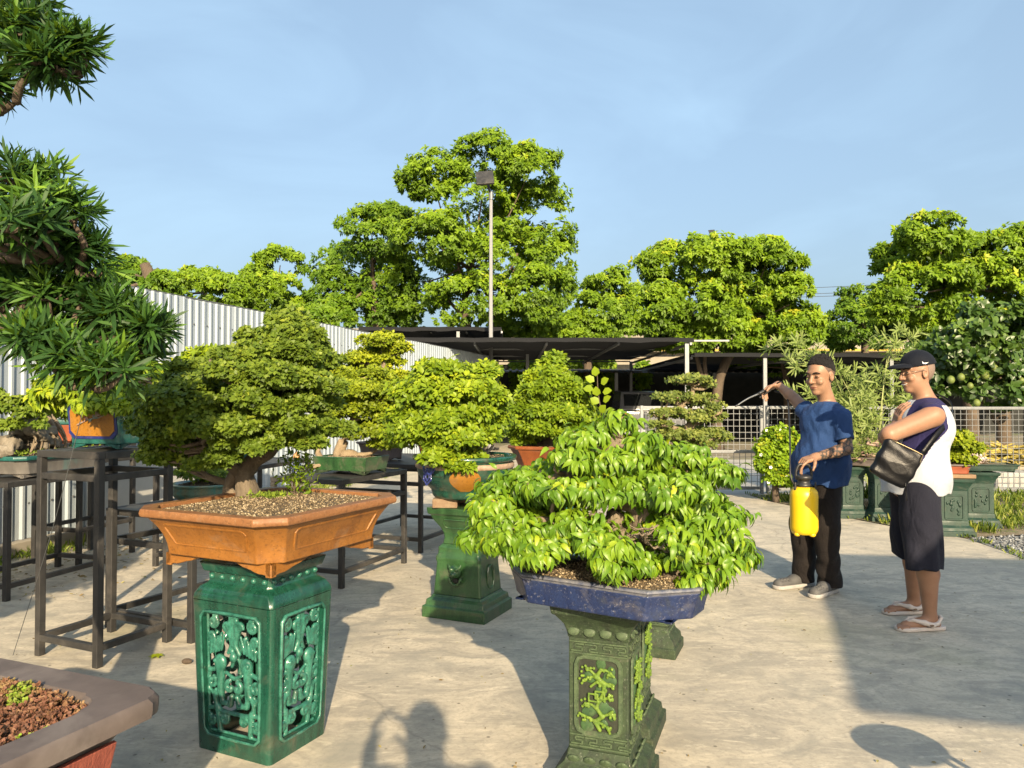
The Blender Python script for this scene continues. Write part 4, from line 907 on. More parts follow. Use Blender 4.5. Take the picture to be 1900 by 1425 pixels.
# trunk and pads
PD = [(70, 70, 105, 42, .05), (150, 95, 50, 26, 0), (0, 170, 46, 26, 0), (25, 20, 110, 30, .1), (100, 125, 70, 18, -.05), (50, 335, 95, 38, .1), (120, 395, 70, 38, -.05), (30, 430, 110, 36, -.15), (165, 470, 56, 28, .05), (80, 470, 70, 26, .15),
      (130, 545, 120, 44, .1), (230, 585, 78, 36, .05), (285, 618, 46, 26, 0), (50, 520, 80, 40, .15), (195, 505, 34, 40, .05), (150, 610, 120, 30, .2), (80, 635, 56, 18, -.1), (150, 668, 56, 18, -.1), (222, 690, 62, 20, -.12), (265, 660, 60, 24, .05), (-60, 380, 90, 60, .1), (-80, 60, 90, 60, 0), (-60, 560, 90, 60, .1)]
PD = [(x, y, max(14, rx-24), max(9, ry-14), d) for x, y, rx, ry, d in [(x_-14, *r_) for x_, *r_ in PD]]; p2 = px_pads(PD, 2.35, .9)
tr = [c2+Vector((.12, .02, .62)), Vector((-1.75, 2.05, .95)), Vector((-1.95, 2.2, 1.35)), Vector((-1.85, 2.3, 1.75)), Vector((-1.95, 2.3, 2.2)), Vector((-1.8, 2.35, 2.6))]
ch2 = [tr, [tr[2], at(-60, 620, 2.4), at(10, 600, 2.38), at(120, 620, 2.38), at(220, 640, 2.38), at(280, 640, 2.36)], [tr[3], at(-40, 480, 2.4), at(60, 480, 2.38), at(150, 490, 2.38)], [tr[4], at(-60, 170, 2.38), at(40, 120, 2.38), at(140, 125, 2.37)], [at(10, 605, 2.38), at(45, 650, 2.32), at(90, 670, 2.28), at(130, 715, 2.25), at(180, 722, 2.23)], [tr[4], at(-20, 215, 2.36), at(30, 190, 2.35)]]
trunk_mesh(b2, ch2, [[.10, .075, .065, .055, .045, .03], [.040, .032, .026, .018, .008], [.034, .026, .018, .008], [.03, .022, .015, .007], [.017, .015, .012, .011, .005], [.02, .012, .006]], p2, M['wooddark'], .011, .004, twigs=6)
Pp, Oo, Tt = pad_points(p2, .150, .25, .30, .45, .34)
def whorls(P, O, T, m=17, size=.098):
    n = len(P); q = np.tile(np.arange(m)/m, (n, 1)); a = np.arange(m)[None]*2.399+rng.uniform(0, 6.28, (n, 1)); th = np.radians(84-58*q+rng.normal(0, 17, (n, m)))
    ref = nrm(np.cross(O, np.array([.3, .2, .93]))); ref2 = np.cross(O, ref); rad = ref[:, None]*np.cos(a)[..., None]+ref2[:, None]*np.sin(a)[..., None]
    D = O[:, None]*np.cos(th)[..., None]+rad*np.sin(th)[..., None]; D[..., 2] -= .12; D = nrm(D); U = np.broadcast_to(O[:, None], D.shape)-D*0+rng.normal(0, .1, D.shape)
    pos = P[:, None]+O[:, None]*(q*.055)[..., None]; sz = size*rng.uniform(.5, 1.25, (n, m))*(1-.35*q); tt = np.clip(T[:, None]+.22*q+rng.normal(0, .05, (n, m)), 0, 1)
    return pos.reshape(-1, 3), D.reshape(-1, 3), U.reshape(-1, 3), sz.ravel(), tt.ravel()
# new growth, and sunlit brightness put into the tint of some pads
for pxc, pyc, rad_, add in ((95, 415, 110, .30), (200, 500, 40, .35), (215, 690, 90, .26), (60, 640, 60, .18), (285, 600, 50, .15)):
    c = np.array(at(pxc, pyc, 2.32)); dd = np.hypot(Pp[:, 0]-c[0], Pp[:, 2]-c[2]); Tt = np.clip(Tt+add*np.clip(1-dd/(rad_*2.35/FPX), 0, 1)*(Pp[:, 2] > c[2]-.03), 0, .95)
po, D, U, sz, tt = whorls(Pp, Oo, Tt)
po, D, U = loc_np(b2, po), loc_np(b2, D, True), loc_np(b2, U, True); Wm = np.array(inv_of(b2).inverted()); wpo = po @ Wm[:3, :3].T+Wm[:3, 3]
inview = (wpo[:, 0]/wpo[:, 1] > -.66); order = np.argsort(np.where(inview, wpo[:, 1]+rng.uniform(0, .2, len(po)), 99)); ia, ib = order[:290], order[290:]
crp = leaves('crown', 'blade', po[ib], D[ib], U[ib], sz[ib], M['podo'], b2, tt[ib], 1.05); leaf_objects(crp, 'blade', po[ia], D[ia], U[ia], sz[ia], tt[ia], M['podo'], 1.05, False)
g = at(150, 772, 2.3); tag(MB().tube([at(153, 765, 2.32), at(95, 990, 2.6), at(24, 1216, 3.2)], [.0012, .0012], 4).build('guy_wire', M['galv']), 'thin guy wire running down from the podocarpus branch', 'wire')

# ---- 3. ficus in the blue tray on two carved columns
M['yrelief'] = glaze('yellow_green_relief', (.060, .125, .010), (.115, .185, .015), (.03, .07, .012), .6, 40, (1, 1, 1), None, .05)
M['grelief'] = glaze('green_relief', (.014, .045, .013), (.036, .085, .024), None, .6, 30, (1, 1, 1), None, .05)
M['blackpanel'] = pmat('blackened_panel', (.010, .013, .008), (.022, .028, .014), 24, .7, .3)
def key_band(parent, mat, c, ux, nv, W_, hb):
    c, ux, nv = Vector(c), Vector(ux), Vector(nv); mb = MB(); n = max(3, int(round(W_/.05))); u = W_/n; t = .0055; uz = Vector((0, 0, 1))
    def seg(x0, z0, x1, z1): mb.bar(c+ux*x0+uz*z0+nv*.002, c+ux*x1+uz*z1+nv*.002, t, .008, nv)
    for s in (-1, 1): seg(-W_/2, s*hb/2, W_/2, s*hb/2)
    hi = hb*.30
    for i in range(n):
        x = -W_/2+u*i+u*.1; q = 1 if i % 2 == 0 else -1
        P = [(0, -hi*q), (.8*u, -hi*q), (.8*u, hi*q*.15), (.32*u, hi*q*.15), (.32*u, hi*q), (.95*u, hi*q)]
        for a_, b_ in zip(P, P[1:]): seg(x+a_[0], a_[1], x+b_[0], b_[1])
    return mb.build('key_band', mat, parent)
def relief_panel(parent, c, rzl, w_, h_, mats):
    """framed panel with a gnarled tree, rocks and two linked squares; local plane XZ facing -Y, placed by rotation rzl"""
    def place(o): o.location = c; o.rotation_euler = (0, 0, rzl); return o
    back = place(MB().box((0, .004, 0), (w_-.006, .010, h_-.006)).build('panel', M['blackpanel'], parent))
    Mx = Matrix.Rotation(rzl, 3, 'Z'); f = frame_relief(parent, 'panel_frame', M['g_high'], (0, -.001, 0), (1, 0, 0), (0, 0, 1), (0, -1, 0), w_, h_, .007, .028); place(f)
    s = SDF((-w_/2, -.03, -h_/2), (w_/2, .012, h_/2), .0032)
    for _ in range(16):
        z = random.uniform(-.88, .85)*h_/2; x = random.uniform(-.6, .62)*w_/2*(1 if abs(z) > h_*.2 else .8); s.ell((x, -.001, z), (random.uniform(.014, .026), .006, random.uniform(.014, .03)), None, .004)
    place(s.build('rock_relief', M['grelief'], parent))
    s = SDF((-w_/2, -.03, -h_/2), (w_/2, .012, h_/2), .0026); X = lambda x, z, y=-.009: (x*w_/2, y, z*h_/2)
    s.chain([X(.1, -.86), X(-.1, -.66), X(.22, -.50), X(-.05, -.30), X(.05, -.12), X(.25, .10), X(.30, .36), X(-.05, .52), X(.15, .72)], [.007, .008, .007, .006, .006, .006, .007, .008, .006], .006)
    for q in ((.30, .36, .6, .30), (-.05, .52, -.55, .42), (-.05, .52, -.45, .70), (.15, .72, .6, .66), (.05, -.12, .5, -.02), (-.05, -.30, -.5, -.2), (.22, -.5, .65, -.42), (-.1, -.66, -.6, -.55), (-.1, -.66, .5, -.78), (-.3, .25, .1, .4)):
        s.chain([X(q[0], q[1]), X((q[0]+q[2])/2, (q[1]+q[3])/2+.03), X(q[2], q[3])], [.005, .004, .003], .004)
        for _ in range(11): s.ell(X(q[2]+random.gauss(0, .14), q[3]+random.gauss(0, .06), -.008-random.random()*.006), (.0055, .005, .0055), None, .001)
    for x, z in ((-.18, -.02), (.12, .06)):
        a_ = .20; b_ = .095; R_ = [X(x-a_, z-b_), X(x+a_, z-b_), X(x+a_, z+b_), X(x-a_, z+b_), X(x-a_, z-b_)]; s.chain([(p[0], -.015, p[2]) for p in R_], [.0036]*5, .001)
    place(s.build('tree_relief', M['yrelief'], parent))
def column(label, loc, rz, H, w_=.216, mat=None, panels=True, sides=((0, -1), (1, 1)), group='carved column pedestals', bw=.34, name='column_pedestal'):
    t = thing(name, label, 'pedestal', loc, rz, group); m_ = mat or M['g_moss']; k = bw/.34
    zs0, zs1 = .155, H-.12
    rect_loft(t, 'base', m_, [(0, .34*k, .34*k, .004), (.05, .34*k, .34*k, .004), (.056, .315*k, .315*k, .004), (.085, .305*k, .305*k, .004), (.11, .25*k, .25*k, .004), (.135, w_*1.06, w_*1.06, .004), (zs0, w_*1.03, w_*1.03, .004)], .004)
    rect_loft(t, 'shaft', m_, [(zs0, w_, w_, .003), (zs1, w_, w_, .003)], .003)
    rect_loft(t, 'capital', m_, [(zs1, w_*1.03, w_*1.03, .004), (zs1+.02, w_*1.06, w_*1.06, .004), (zs1+.05, w_*1.15, w_*1.15, .004), (zs1+.085, .30*k, .30*k, .004), (zs1+.09, .32*k, .32*k, .004), (H, .33*k, .33*k, .004)], .004)
    for (ax, s) in sides:
        ux = (1, 0, 0) if ax == 0 else (0, 1, 0); nv = Vector((0, s, 0)) if ax == 0 else Vector((s, 0, 0)); rzl = {(0, -1): 0, (1, 1): R(90), (0, 1): R(180), (1, -1): R(-90)}[(ax, s)]
        for z in (zs0+.032, zs1-.032): key_band(t, M['g_high'], nv*(w_/2)+Vector((0, 0, z)), ux, nv, w_*.96, .040)
        # petals on base and capital
        for i in range(4):
            u = (i-1.5)*w_*.27
            for z, f in ((zs1+.028, 1), (.122, -1)):
                s_ = SDF((-.032, -.014, -.026), (.032, .014, .026), .004); s_.ell((0, 0, 0), (.024, .007, .02), None, 0); 
                if 'petal' not in _cp: V, Q = s_.mesh(); o = mesh_np('petal', V, Q, M['g_high'], t, True); _cp['petal'] = o.data
                else: o = link_mesh('petal', _cp['petal'], None, t)
                off = w_*.545 if f > 0 else w_*.56*k**.5
                o.location = Vector(ux)*u+nv*off+Vector((0, 0, z)); o.rotation_euler = (R(-22 if f > 0 else 30), 0, rzl)
        if panels: relief_panel(t, nv*(w_/2+.003)+Vector((0, 0, (zs0+zs1)/2)), rzl, w_*.74, (zs1-zs0)-.125, (m_,))
    return t
RC = R(-20)
column('mossy green carved column with yellow tree relief under the front of the blue tray', (.342, 2.79, 0), RC, .667)
column('mossy green carved column just behind the front one under the blue tray', (.455, 3.215, 0), RC, .667)
RZ3 = R(-32)
b3 = thing('potted_ficus', 'drooping bright green ficus bonsai in a shallow blue octagonal tray', 'bonsai', (.3375, 2.727, .668), RZ3, 'potted bonsai in the yard')
tray_pot(b3, .74, .40, .105, .93, .13, .028, .016, M['g_blue'], pmat('blue_rim_worn', (.05, .06, .10), (.16, .16, .17), 30, .5, .1), .008, False, .004, .2, grit=4200, mound=.03)
L3 = [(1145, 778, 45, 20, .05), (1084, 803, 50, 20, -.05), (1191, 813, 45, 15, 0), (1062, 842, 40, 18, -.12), (1272, 843, 66, 22, .1), (1328, 874, 48, 24, .05), (967, 884, 76, 26, 0), (916, 920, 44, 24, -.05), (1054, 904, 78, 26, -.15), (1155, 889, 58, 22, -.05), (1237, 914, 58, 26, -.1), (1323, 935, 44, 32, .1),
      (901, 976, 46, 22, -.1), (936, 996, 38, 22, -.2), (1008, 1016, 56, 24, -.25), (1069, 955, 46, 24, -.2), (1125, 1016, 54, 28, -.3), (1196, 976, 56, 26, -.25), (1272, 986, 56, 26, -.15), (1352, 1008, 42, 24, 0), (1298, 1034, 46, 22, -.1), (1240, 1026, 40, 20, -.25), (1130, 1050, 28, 16, -.35), (1290, 1066, 26, 14, -.1), (1380, 1022, 22, 15, .05), (980, 940, 60, 26, .1), (1150, 850, 70, 22, .2), (1240, 880, 70, 26, .25), (1040, 870, 60, 22, .25), (1300, 960, 60, 30, .3), (1090, 990, 60, 26, .1), (1186, 1040, 30, 16, -.28), (1312, 1058, 30, 16, -.22), (1285, 1072, 24, 12, -.28), (1340, 1030, 34, 18, -.15)]
L3 = [(x, y-(9 if y > 1000 and x < 1270 else 0), rx, ry*1.25, d) for x, y, rx, ry, d in L3]; p3 = px_pads(L3, 2.82)+px_pads([(1120, 850, 90, 36, 0), (1060, 905, 120, 34, 0), (1200, 900, 130, 36, 0), (1270, 950, 110, 40, 0), (1020, 985, 120, 34, -.1), (1170, 985, 130, 34, -.15), (940, 955, 70, 34, -.05), (1310, 1000, 80, 30, -.1)], 2.82, split=False)
ch3 = [[A(1150, 1068, 2.80), A(1160, 1020, 2.80), A(1192, 985, 2.80), A(1180, 935, 2.80), A(1130, 900, 2.80), A(1120, 850, 2.80), A(1145, 810, 2.81), A(1140, 775, 2.82)], [A(1130, 1072, 2.85), A(1135, 1000, 2.84), A(1150, 950, 2.83)], [A(1180, 950, 2.80), A(1240, 930, 2.82), A(1290, 900, 2.85), A(1320, 885, 2.88)], [A(1150, 990, 2.8), A(1080, 975, 2.74), A(1000, 965, 2.75), A(930, 960, 2.76)], [A(1175, 1010, 2.8), A(1240, 1010, 2.74), A(1320, 1015, 2.78)], [A(1130, 890, 2.8), A(1060, 880, 2.78), A(980, 900, 2.8)], [A(1190, 1070, 2.76), A(1180, 1020, 2.78), A(1188, 980, 2.8)]]
trunk_mesh(b3, ch3, [[.085, .07, .058, .05, .05, .035, .02, .01], [.06, .05, .04], [.03, .022, .012, .006], [.028, .02, .013, .006], [.028, .018, .008], [.024, .016, .008], [.05, .04, .04]], p3, M['woodpale'], .008, .0028, .13, twigs=5)
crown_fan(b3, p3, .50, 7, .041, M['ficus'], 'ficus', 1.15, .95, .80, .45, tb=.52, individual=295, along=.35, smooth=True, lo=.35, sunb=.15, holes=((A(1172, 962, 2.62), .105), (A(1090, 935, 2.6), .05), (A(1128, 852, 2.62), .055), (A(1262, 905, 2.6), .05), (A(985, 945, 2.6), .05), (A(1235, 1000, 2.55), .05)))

# ---- 4. round green pot on the glazed stand with a lion mask
RZ4 = math.atan2(-.41, .91); c4 = Vector((-.29, 4.98, 0))
st4 = thing('lion_stand', 'leaf green glazed stand with a lion mask and open mouth on its front', 'pedestal', c4, RZ4)
rect_loft(st4, 'base', M['g_leaf'], [(0, .45, .42, .004), (.07, .45, .42, .004), (.078, .42, .39, .004), (.11, .41, .38, .004), (.125, .36, .33, .004), (.14, .35, .32, .004)], .006)
rect_loft(st4, 'body', M['g_leaf'], [(.14, .345, .315, .01), (.34, .315, .285, .01), (.36, .325, .295, .01), (.38, .325, .295, .01), (.40, .30, .275, .01), (.44, .30, .275, .01), (.46, .255, .235, .01)], .006)
rect_loft(st4, 'neck', M['g_leaf'], [(.46, .25, .23, .006), (.50, .235, .22, .006), (.53, .245, .225, .006), (.57, .28, .26, .006), (.62, .345, .325, .006), (.65, .37, .345, .006), (.66, .40, .375, .006), (.70, .41, .385, .006)], .005)
s = SDF((-.07, -.09, -.10), (.07, .04, .09), .0045); s.ell((0, -.005, .03), (.042, .03, .045), None, .01).ell((0, -.035, .02), (.02, .022, .018), None, .01).ell((-.02, -.03, .05), (.012, .01, .01), None, .006).ell((.02, -.03, .05), (.012, .01, .01), None, .006).cone((-.036, -.012, .06), (-.045, -.012, .075), .012, .006, .006).cone((.036, -.012, .06), (.045, -.012, .075), .012, .006, .006)
for i in range(9): a = R(200+i*17.5); s.ell((math.cos(a)*.042, -.014, .0+math.sin(a)*.048), (.011, .012, .011), None, .006)
s.ell((0, -.03, -.025), (.026, .05, .022), None, .006, 'sub'); lm = s.build('lion_mask', M['g_leaf'], st4); lm.location = (0, -.166, .27); lm.rotation_euler = (R(4), 0, 0)
mo = SDF((-.03, -.01, -.03), (.03, .01, .03), .004).ell((0, 0, 0), (.022, .004, .018), None, 0).build('mouth_shade', M['darkshed'], st4); mo.location = (0, -.1695, .243)  # dark disc painted in for the shade inside the open mouth
frame_relief(st4, 'side_medallion', M['g_leaf'], (.168, 0, .25), (0, 1, 0), (0, 0, 1), (1, 0, 0), .09, .15, .005, .04)
for s_ in (-1, 1): frame_relief(st4, 'neck_moulding', M['g_leaf'], (0, s_*.148, .595), (1, 0, 0), Vector((0, s_*.55, .84)), Vector((0, s_*.84, -.55)), .20, .07, .004, .02)
b4 = thing('potted_bonsai', 'lime green bonsai in a round green pot with ochre panels and blue flower', 'bonsai', c4+Vector((-.02, 0, .70)), RZ4, 'potted bonsai in the yard')
for i, (x, y) in enumerate(((-.12, -.10), (.14, -.05), (-.08, .12), (.13, .13))): tag(MB().box(Vector(c4)+Vector((x-.02, y, .73)), (.16, .09, .058)).build('support_brick', M['brick'], None, bevel=.006), ('old brick under the left front of the round green pot', 'old brick under the right front of the round green pot', 'old brick under the left back of the round green pot', 'old brick under the right back of the round green pot')[i], 'brick', 'bricks under the round pot')
z0 = .06
def rp(z):
    return np.interp(z, [0, .02, .05, .10, .15, .185, .20, .215, .225, .235, .25, .26], [.20, .215, .22, .27, .305, .315, .318, .318, .31, .31, .335, .34])
zz = np.linspace(0, .25, 22); pot4 = MB().lathe([(float(rp(z)), z0+z) for z in zz], 44).build('pot', M['g_green'], b4, smooth=True)
MB().lathe([(.312, z0+.235), (.338, z0+.245), (.345, z0+.262), (.338, z0+.272), (.30, z0+.272), (.292, z0+.24)], 44, cap0=False, cap1=False).build('rim', M['g_green'], pot4, smooth=True)
MB().lathe([(.3175, z0+.193), (.325, z0+.198), (.325, z0+.222), (.3175, z0+.227)], 44, cap0=False, cap1=False).build('band', pmat('rusty_band', (.20, .13, .09), (.34, .25, .18), 18, .6, .3), pot4, smooth=True)
for a0 in (R(-62), R(-170), R(20), R(110)):
    mb = MB(); rings = []
    for z in np.linspace(.055, .188, 8):
        r = float(rp(z))+.003; hw = .34*math.sin(math.pi*min(1, max(.12, (z-.03)/.20))); rings.append([(r*math.cos(a0+q*hw), r*math.sin(a0+q*hw), z0+z) for q in np.linspace(-1, 1, 9)])
    V = [p for r in rings for p in r]; Fc = [(i*9+k, i*9+k+1, (i+1)*9+k+1, (i+1)*9+k) for i in range(7) for k in range(8)]; mb.add(V, Fc).build('ochre_panel', M['g_ochre'], pot4, smooth=True)
s = SDF((-.09, -.03, -.09), (.09, .03, .07), .004)
for i in range(26): a = random.uniform(0, 6.28); q = random.uniform(0, .05); s.ell((math.cos(a)*q*1.2, -.004-random.random()*.006, .02+math.sin(a)*q*.6), (.012, .008, .010), None, .003)
s.chain([(-.03, -.006, 0), (-.035, -.006, -.04), (0, -.006, -.075), (.035, -.006, -.04), (.03, -.006, 0)], [.006]*5, .004).chain([(-.015, -.006, 0), (-.016, -.006, -.03), (0, -.006, -.05), (.016, -.006, -.03), (.015, -.006, 0)], [.005]*5, .004)
fl = s.build('blue_flower', M['g_cobalt'], pot4); a0 = R(-108); fl.location = (.317*math.cos(a0), .317*math.sin(a0), z0+.175); fl.rotation_euler = (R(-8), 0, a0+R(90))
soil_fill(b4, .58, .58, z0+.25, 0, None, 500, .03, rnd=True)
L4 = [(830, 690, 62, 22, .0), (900, 690, 32, 22, .1), (790, 730, 60, 24, -.05), (870, 730, 66, 26, -.1), (760, 770, 40, 24, 0), (830, 775, 80, 26, -.15), (905, 770, 36, 30, .1), (770, 810, 44, 18, -.1), (850, 815, 70, 22, -.2), (820, 845, 46, 18, -.25), (880, 850, 26, 16, -.15), (840, 705, 70, 24, .25), (800, 790, 70, 30, .25), (890, 800, 44, 26, .25), (855, 868, 24, 10, -.28)]
p4 = px_pads(L4, 4.95)+px_pads([(835, 735, 92, 42, 0), (822, 800, 95, 34, 0), (895, 760, 40, 40, 0)], 4.95, split=False)
trunk_mesh(b4, [[A(880, 862, 4.96), A(872, 840, 4.96), A(850, 800, 4.96), A(855, 760, 4.96), A(840, 710, 4.96), A(845, 680, 4.96)], [A(866, 832, 4.96), A(820, 810, 4.92), A(785, 790, 4.92)], [A(906, 862, 4.98), A(890, 845, 4.97), A(870, 835, 4.96)]], [[.085, .065, .05, .04, .028, .012], [.035, .024, .012], [.05, .05, .04]], p4, M['woodpale'], .010, .004)
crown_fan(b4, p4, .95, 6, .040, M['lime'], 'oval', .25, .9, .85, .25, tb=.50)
# ---- 5. conical bonsai in the rust pot on a teal drum stool
c5 = Vector((.32, 6.1, 0)); drum_stool('teal openwork drum stool half hidden behind the ficus, under the rust coloured pot', c5, R(-24), .40, .38, .80, M['g_teal'], M['g_teal'])
b5 = thing('potted_bonsai', 'dense cone-shaped bonsai in a rust coloured pot behind the ficus', 'bonsai', c5+Vector((0, 0, .80)), R(-24), 'potted bonsai in the yard')
tray_pot(b5, .62, .60, .20, .80, .12, .04, .03, M['g_rust'], M['g_rust'], .03, False, .016, .3, grit=500)
L5 = [(1025, 672, 26, 22, 0), (1022, 700, 46, 24, -.1), (1005, 728, 50, 22, -.15), (1050, 730, 46, 24, -.1), (985, 760, 44, 22, -.1), (1035, 765, 60, 24, -.2), (1085, 765, 26, 24, 0), (965, 792, 32, 20, 0), (1010, 798, 50, 20, -.2), (1065, 795, 44, 22, -.15), (1025, 740, 60, 40, .25), (1020, 780, 70, 30, .25), (975, 812, 24, 10, 0)]
p5 = px_pads(L5, 6.05)+px_pads([(1024, 735, 58, 50, 0), (1024, 785, 76, 30, 0)], 6.05, split=False)
trunk_mesh(b5, [[A(1022, 832, 6.1), A(1018, 805, 6.1), A(1026, 760, 6.1), A(1024, 700, 6.1), A(1025, 668, 6.1)]], [[.12, .075, .05, .03, .01]], p5, M['wooddark'], .01, .004)
crown_fan(b5, p5, .8, 6, .042, M['lime'], 'oval', .3, .9, .8, .25, tb=.42)
sp = MB(); spine = [A(1118, 815, 5.85), A(1116, 770, 5.82), A(1110, 730, 5.8), A(1108, 694, 5.8)]; sp.tube(loc_pts(b5, spine), [.007, .003], 6); sp.build('shoot_stem', M['wooddark'], b5)
for i, (x, y, sx, an) in enumerate(((1103, 708, 1, -30), (1115, 712, 1, 30), (1101, 722, 1, -60), (1118, 728, 1, 50), (1108, 735, 1, 0), (1112, 748, 1, -30), (1119, 745, 1, 30), (1113, 765, 1, 20), (1106, 698, 1, 0))):
    p = loc_np(b5, np.array([at(x, y, 5.78)])); leaves('shoot_leaf', 'oval', p, np.array([[math.sin(R(an)), -.2, math.cos(R(an))*.6-.2]]), np.array([[random.uniform(-.5, .5), -1., .5]]), [.08], M['lime'], b5, np.array([.62+.2*random.random()]), 1.3)
# ---- 6. dusty layered bonsai on a teal stand, right of the ficus
c6 = Vector((1.19, 5.4, 0)); drum_stool('dark teal drum stool at the right behind the ficus foliage', c6, R(-8), .36, .36, .76, M['g_teal'], M['g_teal'])
b6 = thing('potted_bonsai', 'dusty layered bonsai with pale branches rising behind the right of the ficus', 'bonsai', c6+Vector((0, 0, .76)), R(-8), 'potted bonsai in the yard')
tray_pot(b6, .52, .42, .15, .86, .08, .03, .02, M['g_teal'], M['g_teal'], .03, False, grit=300)
L6 = [(1278, 706, 44, 11, 0), (1300, 716, 28, 10, .1), (1248, 735, 36, 10, -.05), (1290, 742, 44, 12, .1), (1325, 755, 22, 10, 0), (1240, 765, 34, 10, -.1), (1285, 772, 44, 12, .0), (1325, 775, 26, 12, .05), (1225, 790, 24, 9, -.1), (1262, 808, 50, 13, -.1), (1320, 805, 32, 14, 0), (1345, 812, 14, 10, .05), (1295, 825, 40, 12, -.05), (1275, 745, 40, 14, .2), (1280, 800, 40, 14, .2)]
p6 = px_pads(L6, 5.38)
trunk_mesh(b6, [[A(1272, 850, 5.4), A(1268, 810, 5.38), A(1285, 780, 5.38), A(1262, 755, 5.38), A(1285, 730, 5.38), A(1278, 700, 5.38)], [A(1270, 800, 5.38), A(1240, 790, 5.34), A(1222, 770, 5.34)], [A(1285, 775, 5.38), A(1320, 770, 5.36)]], [[.05, .035, .03, .024, .016, .006], [.02, .014, .006], [.018, .008]], p6, pmat('pale_sandy_bark', (.24, .19, .12), (.18, .14, .088), 12, .9, .6, .01), .010, .004, twigs=7)  # sandy bark, a step paler than the shared bonsai bark
crown_fan(b6, p6, .70, 5, .026, M['pale'], 'diamond', .2, .9, 1.6, .3, tb=.5)
column('small mossy pedestal with key pattern standing behind the blue tray', (.80, 4.24, 0), R(-22), .60, .17, panels=False, bw=.27)
# ================================================================ STANDS AND POTS ALONG THE FENCE (left), GARDEN (right)
metal_stand('tall square steel stand carrying the teal and ochre pot', (-2.16, 3.96), (-.42, .19), (.17, .415), .46, .45, 1.12)
metal_stand('long steel table along the fence carrying the grey stone landscape tray', (-3.50, 5.25), (.256, .967), (-.967, .256), .96, .55, .82, .10, 0)
metal_stand('steel stand with a red pot close to the fence', (-3.62, 6.33), (.256, .967), (-.967, .256), .6, .46, 1.0, .3, .10)
metal_stand('low steel stand between the tall stand and the orange pot', (-1.84, 4.36), (-.9, .43), (.43, .9), .7, .85, .73, .10, .16)
metal_stand('steel table with the small green tray behind the orange pot', (-1.26, 5.6), (-.93, .37), (.37, .93), .62, .92, .80, .12, .16)
metal_stand('far steel table behind the stand with the lion mask', (-.83, 6.88), (-.93, .37), (.37, .93), .88, 1.2, .80, .12, .14)
metal_stand('steel table near the fence behind the broad bonsai', (-2.45, 6.2), (.256, .967), (-.967, .256), 1.5, .55, .80, .10, 0)
# teal pot with ochre panel
b7 = thing('potted_ficus', 'drooping ficus in a square teal pot with an ochre picture panel on the tall stand', 'bonsai', (-2.27, 4.30, 1.122), R(-14), 'potted bonsai in the yard')
p7, z7 = tray_pot(b7, .40, .34, .255, .84, .02, .03, .02, M['g_teal'], M['g_teal'], .028, False, .006, .1, grit=0, footmat=M['g_teal'])
def side_panel(par, y, z, w_, h_, m1, m2):
    t = Matrix.Rotation(R(7), 3, 'X')
    a = MB(); 
    def cham(w_, h_, yy): c = .03; return [(x, yy, zz) for x, zz in ((-w_/2+c, -h_/2), (w_/2-c, -h_/2), (w_/2, -h_/2+c), (w_/2, h_/2-c), (w_/2-c, h_/2), (-w_/2+c, h_/2), (-w_/2, h_/2-c), (-w_/2, -h_/2+c))]
    b_ = MB().loft([cham(w_+.03, h_+.03, 0), cham(w_+.03, h_+.03, -.006)]).build('panel_border', m1, par); b_.location = (0, y, z); b_.rotation_euler = (R(5), 0, 0)
    c_ = MB().loft([cham(w_, h_, 0), cham(w_, h_, -.0035)]).build('ochre_panel', m2, par); c_.location = (0, y-.006, z); c_.rotation_euler = (R(5), 0, 0); return c_
pp = side_panel(p7, -.149, .158, .285, .17, M['g_cobalt'], M['g_ochre'])
s = SDF((-.12, -.02, -.08), (.12, .01, .08), .0035); s.chain([(-.09, -.004, -.03), (-.02, -.004, .0), (.05, -.004, .01), (.10, -.004, .03)], [.005, .004, .004, .003], .003)
for i in range(16): s.ell((random.gauss(.02, .04), -.005, random.gauss(.03, .02)), (.012, .006, .009), None, .002)
o = s.build('blossom_relief', pmat('pink_relief', (.36, .16, .13), (.10, .22, .20), 40, .4, 0), p7); o.location = (0, -.158, .165)
L7 = [(120, 716, 60, 24, -.1), (90, 742, 40, 20, -.1), (200, 728, 50, 16, -.1), (262, 698, 46, 22, .1), (300, 712, 30, 18, .15), (240, 735, 44, 16, 0), (165, 705, 50, 26, .15), (135, 755, 40, 16, 0), (185, 748, 44, 12, -.22), (235, 752, 36, 12, -.22)]
pd7 = px_pads(L7, 4.32)
trunk_mesh(b7, [[A(215, 745, 4.3), A(205, 725, 4.3), A(180, 712, 4.3), A(140, 715, 4.3)], [A(205, 725, 4.3), A(240, 712, 4.3), A(280, 702, 4.32)]], [[.04, .03, .02, .01], [.025, .015, .008]], pd7, M['woodpale'], .008, .003)
crown_fan(b7, pd7, .5, 7, .045, M['lime'], 'ficus', .7, .9, 1.0, .3, tb=.55)
